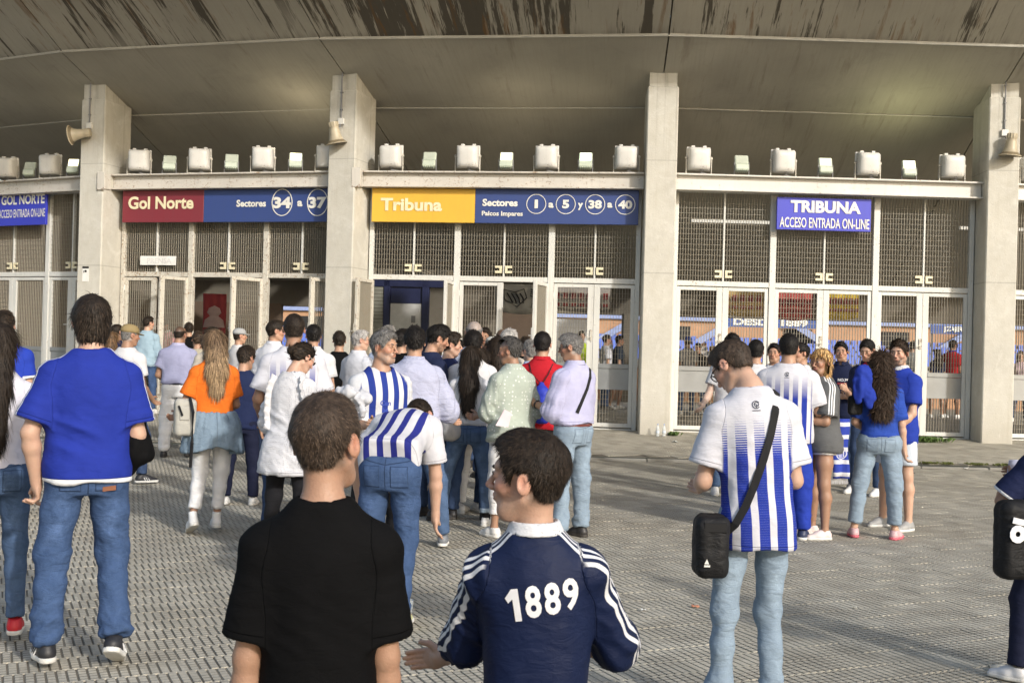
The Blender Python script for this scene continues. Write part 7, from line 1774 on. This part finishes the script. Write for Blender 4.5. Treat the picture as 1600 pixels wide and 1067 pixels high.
def scf(): 
    b = MB(); n = 10
    V = []; F = []
    for k in range(n + 1):
        z = .34 - .62 * k / n
        for j in range(7): x = -.09 + .03 * j; V.append((x + .01 * math.sin(k * .9), .02 * math.sin(j * 1.3 + k * .4), z))
    for k in range(n):
        for j in range(6): F.append((k*7+j, k*7+j+1, (k+1)*7+j+1, (k+1)*7+j))
    q = NB('scarf_knit'); o = q.obj(); x, y, z = q.sep(o); f = q.m('FRACT', q.m('DIVIDE', z, .13)); c = q.mix(q.mr(f, .32, .34), (.60, .61, .66), (.02, .045, .34)); r_ = q.m('SQRT', q.m('ADD', q.m('POWER', x, 2.0), q.m('POWER', q.m('ADD', z, .02), 2.0)))
    c = q.mix(q.m('MAXIMUM', q.band(r_, .055, .065, .002), q.m('MULTIPLY', q.band(r_, 0, .05), q.mr(q.m('FRACT', q.m('DIVIDE', x, .02)), .5, .55))), c, (.55, .57, .65)); c = q.mix(q.band(z, -.15, .10), q.mix(q.mr(f, .32, .34), (.60, .61, .66), (.02, .045, .34)), c)
    m = q.fin(c, .9); o = np_mesh('scarf', np.array(V), np.array(F), m, sf_); mo = o.modifiers.new('t', 'SOLIDIFY'); mo.thickness = .02
    b = MB()
    for j in range(16): b.tube([(-.09 + .012 * j, .01, -.28), (-.09 + .012 * j + random.uniform(-.004, .004), .0, -.34)], .004, 4)
    b.build('fringe', C_WHT, sf_)
scf()
# ---- boy at the right edge
b50 = P(1650, 850, 312, 'boy in navy jersey with a black and white backpack at the right edge', yaw=14, H=1.42, hs=1.08, skin='t', hair=('short', 'dark'), top=TOP(cloth('navy_edge', (.012, .018, .060), cuffband=.93, hemband=.775), ease=.030, hem=.76, sl=.85, sr=.012), bot=JN(cloth('navy_track', (.010, .013, .035)), r=(.09, .078, .066, .058)), shoes=dict(mat=shoe_mat((.66, .66, .68))), L=((.55, .1, -.8), (-.35, .8, .45), dict(curl=.9)), R=FWD, LL=dict(th=(.22, .05, -1), sh=(.08, -.1, -1), fy=60))
pj = at(1592, 845, FPX / 312 - .20); pk = empty('backpack', tuple(pj), .15, 'black backpack with white lettering worn by the boy at the right edge', 'backpack')
o = blob('bag', None, None, (0, 0, 0), [('b', (.02, .05, .0), (.10, .07, .19), .05)], C_BAGK, 0, .008, .012); o.parent = pk
text_obj('O1', .09, M_NUM, Matrix.Translation((-.02, -.035, .06)) @ Matrix.Rotation(math.pi / 2, 4, 'X') @ Matrix.Rotation(1.35, 4, 'Z'), parent=pk, bold=.01)
a_ = b50.arms[0]; hp_ = Vector(W(b50, a_['wr'] + a_['d'] * .10)); mw = Matrix.Translation(b50.root.location) @ Matrix.Rotation(b50.root.rotation_euler[2], 4, 'Z'); hp_ = mw @ hp_
b = MB(); b.bbox((-.035, -.004, -.07), (.035, .004, .07), .004); ph = b.build('phone', plain('phone_pale', (.45, .47, .62), .3)); ph.location = hp_; ph.rotation_euler = (.2, 0, .2); tag(ph, 'pale phone held up by the boy at the right edge', 'phone')
# ================= queue near the gates and people further away (px, py, s)
Q = lambda *a, **k: P(*a, group=G1, **k)
Q(457, 600, 194, 'tall man in striped fade shirt seen from behind, above the woman with the bun', yaw=0, H=1.83, w=1.12, skin='t', hair=('buzz', 'dark', dict(th=.008)), top=TOP(C_GR2, ease=.028, hem=.83, sl=.75, sr=.01), bot=JN(J_DK), shoes=SNW, L=((.3, 0, -1), (-.1, .7, -.6)), R=HIPF)
Q(427, 570, 132, 'man in white long-sleeved shirt at the Gol Norte gate, profile to the right', yaw=-35, H=1.84, skin='m', face=True, hair=('short', 'dark', dict(top=.012)), head=(-45, 0, 0), top=TOP(C_WHT2, sleeve='long', ease=.03, hem=.84, collar=C_WHT2, amp=.008), bot=JN(J_DK), shoes=SHK)
Q(489, 560, 140, 'man in white shirt with cropped black hair, right of the tall striped man', yaw=5, H=1.79, w=1.05, skin='m', hair=('short', 'black'), top=TOP(C_WHT, ease=.03, hem=.84, collar=C_WHT), bot=JN(J_DK), shoes=SHK)
Q(529, 570, 124, 'man in black T-shirt by the pillar left of the Tribuna sign', yaw=0, H=1.74, skin='m', hair=('short', 'dark'), top=TOP(C_BLK, ease=.024, hem=.85), bot=JN(J_DK), shoes=SHK)
Q(560, 570, 136, 'grey-haired man with glasses in white shirt, facing right', yaw=-50, H=1.75, w=1.1, skin='f', face=True, glasses='thin', hair=('short', 'lgrey', dict(th=.007)), head=(-28, 0, 0), top=TOP(C_WHT2, ease=.03, hem=.85, collar=C_WHT2), bot=JN(J_DK), shoes=SHK)
Q(604, 560, 124, 'grey-haired man in pale blue shirt in front of the booth', yaw=-25, H=1.83, skin='f', hair=('short', 'grey'), head=(-30, 0, 0), face=True, top=TOP(C_LBL, sleeve='long', ease=.03, hem=.85, collar=C_LBL), bot=JN(J_DK), shoes=SHK)
Q(612, 575, 118, 'blond woman in the queue behind the bearded striped man', yaw=10, H=1.62, fem=True, skin='f', hair=('long', 'blond', dict(len=.2)), top=TOP(C_BEI, ease=.014, hem=.92), bot=JN(J_DK), shoes=SNW)
Q(626, 570, 142, 'person with black hair and black T-shirt left of the pinstripe man', yaw=-25, H=1.76, skin='m', face=True, hair=('short', 'black', dict(top=.014)), head=(-20, 0, 0), top=TOP(C_BLK, ease=.024, hem=.85), bot=JN(J_DK), shoes=SHK)
Q(674, 560, 168, 'bearded man with thick black hair looking down, behind the pinstripe man', yaw=-65, H=1.80, skin='m', face=True, hair=('short', 'black', dict(top=.024, th=.016)), beard=('black', .7), head=(-10, 18, 0), top=TOP(C_NAVY, ease=.024, hem=.85), bot=JN(J_DK), shoes=SHK)
Q(700, 575, 160, 'young man in navy T-shirt with dark quiff, profile to the right', yaw=-50, H=1.73, skin='f', face=True, hair=('short', 'dark', dict(top=.018)), head=(-35, 4, 0), top=TOP(cloth('navy_tee2', (.016, .024, .08)), ease=.022, hem=.85), bot=JN(J_DK), shoes=SNW)
Q(739, 580, 158, 'bald man in pale blue shirt in the middle of the queue', yaw=6, H=1.86, w=1.2, skin='f', hair=('bald', 'grey'), top=TOP(C_LBL, ease=.032, hem=.83, collar=C_LBL), bot=JN(J_DK), shoes=SHK)
Q(738, 580, 168, 'man with curly black hair in white shirt in front of the bald man', yaw=0, H=1.74, skin='m', hair=('short', 'black', dict(top=.018, th=.018)), top=TOP(C_WHT, ease=.026, hem=.85), bot=JN(J_DK), shoes=SHK)
Q(746, 640, 163, 'woman in white trousers and white top behind the jeans woman', yaw=0, H=1.60, fem=True, skin='m', hair=('long', 'dark', dict(len=.3)), top=TOP(C_WHT, ease=.014, hem=.95), bot=JN(C_WTR, r=SL_R, hip=.01, end=1.9), shoes=SNW)
Q(776, 580, 160, 'woman with dark brown hair in sleeveless top beside the polka dot woman', yaw=20, H=1.70, fem=True, skin='m', chest=True, hair=('long', 'dark', dict(len=.22)), top=TOP(cloth('ochre_top', (.30, .17, .08)), sleeve='none', ease=.012, hem=.95, drop=.03), bot=JN(J_DK), shoes=SNW)
Q(793, 570, 140, 'grey-haired man turned to the right behind the polka dot woman', yaw=-30, H=1.80, skin='f', hair=('short', 'lgrey', dict(th=.014)), head=(-20, 0, 0), top=TOP(C_BEI, ease=.026, hem=.85), bot=JN(J_DK), shoes=SHK)
Q(768, 575, 128, 'person wearing a white cap in the middle of the queue', yaw=20, H=1.72, skin='m', cap=(.62, .62, .58), hair=('short', 'dark'), top=TOP(C_BEI, ease=.024, hem=.85), bot=JN(J_DK), shoes=SHK)
Q(757, 570, 118, 'dark-bearded man facing the camera beyond the white cap', yaw=170, H=1.84, skin='t', face=True, hair=('short', 'dark'), beard=('dark', .8), top=TOP(C_BLK, ease=.024, hem=.85), bot=JN(J_DK), shoes=SHK)
Q(783, 560, 108, 'bald man at the open Tribuna doorway', yaw=10, H=1.86, skin='t', hair=('bald', 'dark'), top=TOP(C_NAVY, ease=.024, hem=.85), bot=JN(J_DK), shoes=SHK)
Q(829, 580, 145, 'grey-haired man in bright blue shirt left of the red polo', yaw=30, H=1.68, skin='f', hair=('short', 'grey', dict(th=.008)), top=TOP(cloth('bright_blue', (.04, .16, .55)), ease=.026, hem=.85, collar=C_LBL), bot=JN(J_DK), shoes=SHK)
Q(820, 570, 118, 'man with short dark hair just inside the Tribuna doorway', yaw=0, H=1.74, skin='m', hair=('short', 'dark'), top=TOP(C_BLK, ease=.024, hem=.85), bot=JN(J_DK), shoes=SHK)
Q(843, 565, 112, 'man with black hair entering the Tribuna doorway behind the red polo', yaw=0, H=1.76, skin='m', hair=('short', 'black', dict(top=.014)), top=TOP(cloth('dark_grey_tee', (.04, .04, .045)), ease=.024, hem=.85), bot=JN(J_DK), shoes=SHK)
Q(717, 570, 116, 'woman with dark hair tied back near the blue booth', yaw=-20, H=1.68, fem=True, skin='m', hair=('bun', 'black'), top=TOP(C_BLK, ease=.014, hem=.9), bot=JN(J_DK), shoes=SHK)
Q(706, 565, 122, 'older man with short grey hair near the booth door', yaw=10, H=1.77, skin='f', hair=('short', 'dgrey', dict(th=.008)), top=TOP(C_LAV, ease=.026, hem=.85, collar=C_LAV), bot=JN(J_DK), shoes=SHK)
Q(372, 570, 104, 'person in grey cap and white T-shirt at the Gol Norte gate', yaw=-60, H=1.70, skin='m', face=True, cap=(.34, .35, .36), hair=('buzz', 'dark'), head=(-15, 0, 0), top=TOP(C_WHT, ease=.024, hem=.85), bot=JN(C_BEI), shoes=SHK)
Q(330, 570, 128, 'woman with loose dark hair in pale top behind the orange top woman', yaw=0, H=1.74, fem=True, skin='m', hair=('long', 'dark', dict(len=.2, th=.02)), top=TOP(C_BEI, ease=.014, hem=.92), bot=JN(J_DK), shoes=SNW, L=HIPF)
Q(308, 565, 108, 'person in beige top left of the woman with loose dark hair', yaw=10, H=1.70, skin='m', hair=('short', 'brown'), top=TOP(cloth('sand_shirt', (.36, .33, .26)), ease=.026, hem=.85), bot=JN(J_DK), shoes=SHK)
Q(277, 600, 116, 'balding man in lavender shirt and white trousers near the Gol Norte gate', yaw=-8, H=1.77, w=1.12, skin='t', hair=('bald', 'dark'), head=(-20, 10, 0), top=TOP(cloth('lavender_shirt2', (.30, .31, .46)), ease=.030, hem=.975, collar=C_LAV, amp=.008), bot=JN(C_WTR, r=(.094, .080, .07, .062), belt=M_BLACKP, top=1.0, amp=.009), shoes=SHK, L=HIPF, R=((.2, .05, -1), (-.1, .7, -.6)), RL=dict(th=(.1, .2, -1), sh=(.05, -.2, -1)))
Q(229, 565, 86, 'man in pale blue hoodie and jeans against the left gate', yaw=-30, H=1.76, skin='f', face=True, hair=('short', 'dark'), head=(-30, 0, 0), top=TOP(cloth('hoodie_blue', (.30, .42, .52), bd=.02), sleeve='long', ease=.036, hem=.86, amp=.010, sr=.01), bot=JN(J_BL), shoes=SNW, L=HIPF, R=FWD)
Q(258, 565, 84, 'bearded man in red checked shirt looking down at the gate', yaw=140, H=1.76, w=1.1, skin='t', face=True, hair=('short', 'black', dict(top=.012)), beard=('black', .9), head=(0, 26, 0), top=TOP(cloth('red_check', (.50, .42, .42), 'check', (.36, .04, .06)), sleeve='long', sl=.3, ease=.026, hem=.85, collar=C_WHT), bot=JN(J_DK), shoes=SNW, L=PHONE, R=PHONE)
Q(294, 560, 88, 'dark haired person in black by the open Gol Norte leaf', yaw=20, H=1.66, skin='m', hair=('short', 'dark'), top=TOP(C_BLK, ease=.024, hem=.85), bot=JN(J_DK), shoes=SHK)
cap34 = Q(197, 600, 143, 'man in khaki cap and white T-shirt with a dark shoulder strap, profile right', yaw=-40, H=1.74, w=1.08, skin='t', face=True, cap=(.26, .20, .10), hair=('buzz', 'grey'), head=(-25, 6, 0), top=TOP(C_WHT, ease=.026, hem=.85), bot=JN(J_DK), shoes=SNB, L=HIPF, R=((.1, .1, -1), (-.1, .7, -.5)), RL=dict(th=(.2, .25, -1), sh=(.05, -.1, -1), fy=-40))
pts_ = [on_surface(cap34, cap34.topf, cap34.c2w(A3(x, -.3, z)), A3(0, 1, 0), .004) for x, z in ((-.11, 1.42), (-.07, 1.36), (-.02, 1.27), (.04, 1.17), (.09, 1.06))]
strap(cap34, pts_, .012, .004, M_BLACKP, cap34.root, 'shoulder_strap')
Q(181, 560, 110, 'man with sunglasses pushed up on his head beside the notice pillar', yaw=-50, H=1.78, skin='t', face=True, hair=('buzz', 'dark'), top=TOP(C_NAVY, ease=.024, hem=.85, collar=C_NAVY), bot=JN(J_DK), shoes=SHK)
Q(172, 575, 118, 'woman with ash blond hair between the big man and the khaki cap', yaw=0, H=1.66, fem=True, skin='f', hair=('long', 'lbrown', dict(len=.2)), top=TOP(C_NAVY, ease=.014, hem=.9), bot=JN(J_DK), shoes=SHK)
# behind the gates
I = lambda px, py, s, lab, **k: P(px, py, s, lab, g=.19, lvl=3, coarse=True, group='people inside the stadium gates', **k)
C_HV = cloth('hi_vis', (.45, .62, .03), rough=.6)
I(907, 570, 69, 'steward in a yellow-green high visibility vest behind the Tribuna gate', yaw=200, H=1.80, skin='m', face=True, hair=('short', 'black'), top=TOP(C_HV, ease=.03, hem=.86), bot=JN(C_BLK2), shoes=SHK)
I(946, 570, 67, 'man in pale shirt walking behind the right Tribuna leaf', yaw=-70, H=1.74, skin='m', hair=('short', 'dark'), top=TOP(C_WHT2, ease=.026, hem=.86), bot=JN(J_BL), shoes=SHK)
I(966, 570, 66, 'man in dark T-shirt and shorts walking right behind the gate beside the middle pillar', yaw=-80, H=1.76, skin='m', legs='bare', hair=('short', 'dark'), top=TOP(cloth('slate_tee', (.03, .04, .055)), ease=.026, hem=.86), bot=JN(C_BLK2, name='shorts', r=(.095, .09), end=.8), shoes=SNW, LL=dict(th=(.05, .3, -1), sh=(0, -.2, -1)), RL=dict(th=(.05, -.2, -1), sh=(0, -.3, -1)))
I(1074, 570, 70, 'person in blue cap behind the gate beside the middle pillar', yaw=30, H=1.74, skin='m', cap=(.03, .08, .40), hair=('buzz', 'dark'), top=TOP(cloth('grey_top_in', (.25, .25, .26)), ease=.026, hem=.86), bot=JN(J_BL), shoes=SNW)
I(1090, 590, 68, 'person in black T-shirt and jeans behind the left white gate', yaw=150, H=1.60, skin='m', hair=('short', 'black'), top=TOP(C_BLK, ease=.026, hem=.86), bot=JN(J_MID), shoes=SNB)
I(1112, 590, 67, 'fair haired person behind the left white gate', yaw=-30, H=1.55, fem=True, skin='f', hair=('bob', 'lbrown'), top=TOP(cloth('tan_top', (.40, .26, .14)), ease=.016, hem=.9), bot=JN(J_DK), shoes=SNW)
I(1425, 580, 68, 'man in grey shirt behind the right white gate', yaw=-20, H=1.78, skin='m', hair=('short', 'black'), top=TOP(cloth('grey_shirt_in', (.30, .31, .31)), ease=.026, hem=.86), bot=JN(J_DK), shoes=SHK)
I(1487, 580, 66, 'man in red T-shirt with a blue collar behind the right white gate', yaw=-30, H=1.84, w=1.15, skin='t', legs='bare', hair=('short', 'dark'), top=TOP(cloth('red_tee_in', (.38, .02, .025)), ease=.03, hem=.86, collar=C_ROY), bot=JN(C_BLK2, name='shorts', r=(.098, .092), end=.75), shoes=SNW)
I(1464, 590, 66, 'woman in dark top next to the man in red inside the gate', yaw=20, H=1.62, fem=True, skin='t', legs='bare', hair=('long', 'dark', dict(len=.2)), top=TOP(C_NAVY, ease=.016, hem=.9), bot=JN(J_BL, name='shorts', r=(.095, .09), end=.45), shoes=SNW)
I(1594, 590, 68, 'person in pale pink top behind the gate at the right edge', yaw=180, H=1.62, fem=True, skin='f', hair=('bob', 'lbrown'), top=TOP(cloth('pink_top', (.55, .42, .48)), ease=.016, hem=.9), bot=JN(J_DK), shoes=SNW)
# ================================================================== small things
def bottle(p, rz, lab):
    r = empty('water_bottle', tuple(p), rz, lab, 'bottle', 'empty bottles at the foot of the middle pillar')
    q = _pl.get('clear_pet')
    if q is None:
        n_ = NB('clear_pet'); n_.p.inputs['Alpha'].default_value = .38; q = _pl['clear_pet'] = n_.fin((.72, .78, .82), .12)
    b = MB(); b.lathe([(0, 0), (.033, 0), (.036, .01), (.034, .04), (.036, .06), (.034, .10), (.036, .13), (.035, .17), (.024, .205), (.012, .225), (.012, .235)], 16); b.build('bottle_body', q, r, smooth=True)
    b = MB(); b.lathe([(0, .255), (.014, .255), (.015, .235), (.012, .234)], 12); b.build('bottle_cap', plain('cap_blue', (.2, .3, .6), .5), r)
    b = MB(); b.lathe([(.0366, .065), (.0366, .115)], 16); b.build('paper_label', plain('label_pale', (.55, .62, .7), .6), r)
    return r
for px, lab in ((1028, 'clear plastic bottle nearest the middle pillar'), (1038, 'clear plastic bottle to the right of its twin by the pillar foot')):
    p = at(px, 660, 18.93 + .02 * (px == 1038)); bottle((p[0], p[1], gh(p[0], p[1]) + .002), .3, lab).scale = (.8, .8, .8)
# plastic cup with beer and crushed can near the bending man's foot
p = gnd(636, 968); r = empty('beer_cup', (p[0], p[1], 0.0), 0, 'clear plastic cup with a little beer standing behind the bending man', 'cup')
q = _pl['clear_pet']; b = MB(); b.lathe([(0, .003), (.026, .003), (.036, .115), (.0375, .117)], 18); b.build('cup_wall', q, r, smooth=True)
b = MB(); b.lathe([(0, .004), (.0255, .004), (.029, .035), (0, .035)], 18); b.build('beer', plain('beer_amber', (.45, .20, .03), .1), r, smooth=True)
# weeds along the kerb and the gates: tufts of bent blades with broad leaves
def weed_mat(n_, c):
    b = NB(n_); i = b.n('ShaderNodeObjectInfo').outputs['Random']; o = b.obj(); n = b.noise(o, 40, 2); return b.fin(b.mix(n, tuple(v * .6 for v in c), tuple(v * 1.4 for v in c)), .7)
MW1, MW2 = weed_mat('weed_green', (.075, .13, .03)), weed_mat('moss_green', (.14, .16, .045))
def tuft(px, py, w_, n, lab, mat, hgt=.07, Y=None):
    c = at(px, py, Y) if Y else gnd(px, py); g = gh(c[0], c[1]); rg = np.random.default_rng(int(px)); b = MB()
    for k in range(n):
        x, y = rg.normal(0, w_ * .4), rg.normal(0, .035); a = rg.uniform(0, 6.28); l = rg.uniform(.4, 1.1) * hgt; s_ = rg.uniform(.008, .02); d = Vector((math.cos(a), math.sin(a), 0)); e = Vector((-math.sin(a), math.cos(a), 0)) * s_
        p0 = Vector((x, y, 0)); p1 = p0 + d * l * .3 + Vector((0, 0, l * .7)); p2 = p0 + d * l * .8 + Vector((0, 0, l * .75)); b.add([p0, p1 - e, p2, p1 + e], [(0, 1, 2), (0, 2, 3)])
    o = b.build('weed', mat); o.location = (c[0], c[1], g); tag(o, lab, 'weed', 'weeds along the kerb and gates')
tuft(1440, 687, .45, 260, 'leafy green weed at the foot of the right gate frame', MW1, .13, 19.1); tuft(1053, 672, .10, 60, 'small green weed at the right foot of the middle pillar', MW1, .09, 19.05)
for k, (px, w_) in enumerate(((1405, .10), (1452, .16), (1480, .12), (1528, .22), (1570, .20), (1098, .12))):
    Y = KERB_Y((px - 800) / FPX * 16.5) + .07; tuft(px, 722, w_, 90, ['short moss tuft on the kerb below the beige handprint of the curly haired woman', 'moss tuft on the kerb, second from the left', 'moss tuft on the kerb in the middle of the row', 'wide moss tuft on the kerb before the right pillar', 'moss tuft on the kerb at the right edge', 'moss tuft on the kerb left of the striped shirts'][k].replace('beige handprint of the ', 'hand of the '), MW2, .045, Y)
# litter on the paving
def scrap(px, py, sz, c, lab, name='paper_scrap'):
    p = gnd(px, py); g = gh(p[0], p[1]); rg = np.random.default_rng(int(px * 3 + py)); V = []; n = 4
    for j in range(n + 1):
        for i in range(n + 1): V.append((sz * (i / n - .5) * rg.uniform(.8, 1.1), sz * .7 * (j / n - .5) * rg.uniform(.8, 1.1), .004 + rg.uniform(0, sz * .35)))
    F = [(j*(n+1)+i, j*(n+1)+i+1, (j+1)*(n+1)+i+1, (j+1)*(n+1)+i) for j in range(n) for i in range(n)]
    o = np_mesh(name, np.array(V), np.array(F), plain('scrap_%d' % int(c[0] * 99), c, .8)); o.location = (p[0], p[1], g); o.rotation_euler = (0, 0, px % 6); m = o.modifiers.new('t', 'SOLIDIFY'); m.thickness = .001; tag(o, lab, 'litter', 'scraps of litter on the paving')
scrap(1510, 733, .07, (.75, .75, .73), 'white crumpled paper ball on the paving before the right pillar')
scrap(1055, 705, .10, (.55, .58, .58), 'clear crumpled wrapper on the pavement right of the bottles')
scrap(1005, 954, .035, (.70, .70, .68), 'white scrap between the boy with 1889 and the shoulder bag')
scrap(1086, 949, .05, (.45, .20, .12), 'small reddish scrap below the shoulder bag')
scrap(1428, 740, .03, (.05, .05, .05), 'tiny dark scrap right of the pale shorts'); scrap(1440, 793, .03, (.6, .58, .5), 'tiny pale scrap on the paving right of the pink trainers')
scrap(948, 672, .06, (.68, .68, .66), 'white scrap at the foot of the right Tribuna gate leaf'); scrap(935, 674, .05, (.60, .59, .55), 'pale scrap beside the Tribuna gate, left of the white one')
scrap(1560, 1048, .09, (.60, .60, .62), 'pale wrapper by the white shoe at the right edge'); scrap(1335, 950, .03, (.6, .6, .58), 'tiny pale scrap in the middle of the right paving')

# ------------------------------------------------------------------ street lamps and trees behind the camera that shade the plaza
M_BARK = plain('bark', (.10, .075, .05), .9, 0, .3, 9, .4)
def leaf_mat():
    b = NB('tree_leaf'); i = b.attr('rest').outputs['Vector']; n = b.noise(b.obj(), 3, 3); return b.fin(b.mix(n, (.035, .065, .018), (.09, .13, .035)), .6)
M_LEAF = leaf_mat()
def tree(x, y, h, r, seed, lab, dens=1.0):
    rg = np.random.default_rng(seed); t = empty('plane_tree', (x, y, 0), 0, lab, 'tree', 'trees behind the viewer')
    b = MB(); b.tube([(0, 0, -.05), (.05, 0, h * .25), (.0, .1, h * .5), (.1, 0, h * .8)], [.20, .16, .12, .05], 9)
    tips = []
    for k in range(11):
        a = k * 2.4; z0 = h * (.34 + .045 * k); L = r * rg.uniform(.6, 1.0); e = (L * math.cos(a), L * math.sin(a), z0 + L * .55); b.tube([(0, .05, z0), (e[0] * .5, e[1] * .5, z0 + L * .35), e], [.07, .045, .015], 6); tips += [np.array(e), np.array(e) * A3(.6, .6, 1)]
    b.build('trunk', M_BARK, t, smooth=True)
    tips = np.array(tips); n = int(3600 * dens); ci = rg.integers(0, len(tips), n); c = tips[ci] + rg.normal(0, r * .23, (n, 3)) * A3(1, 1, .7); V = []
    u = unit_rows(rg.normal(size=(n, 3))); v = unit_rows(np.cross(u, rg.normal(size=(n, 3)))); s_ = rg.uniform(.07, .16, (n, 1))
    V = np.stack([c - u * s_, c + v * s_ * .55, c + u * s_, c - v * s_ * .55], 1).reshape(-1, 3); F = np.arange(n * 4).reshape(-1, 4)
    np_mesh('crown', V, F, M_LEAF, t, smooth=False)
tree(8.0, -9.8, 7.6, 2.6, 1, 'leafy street tree behind the viewer to the right'); tree(13.4, -7.2, 7.2, 2.5, 2, 'leafy street tree further right behind the viewer'); tree(3.0, -12.0, 7.8, 2.7, 3, 'leafy street tree straight behind the viewer')
def lamp_post(x, y, h, lab):
    r = empty('street_lamp', (x, y, 0), 2.2, lab, 'street lamp', 'street lamps beside the plaza')
    b = MB(); b.tube([(0, 0, -.05), (0, 0, .6), (0, 0, h), (0, -.5, h + .35), (0, -1.1, h + .45)], [.11, .085, .06, .05, .04], 10); b.build('pole', M_CONDUIT, r, smooth=True)
    b = MB(); b.bbox((-.14, -1.7, h + .38), (.14, -1.05, h + .52), .04); b.build('lamp_head', M_CONDUIT, r)
lamp_post(16.6, -1.3, 9.5, 'grey street lamp beyond the right edge of the view'); lamp_post(12.6, -0.5, 8.6, 'grey street lamp nearer on the right outside the view')
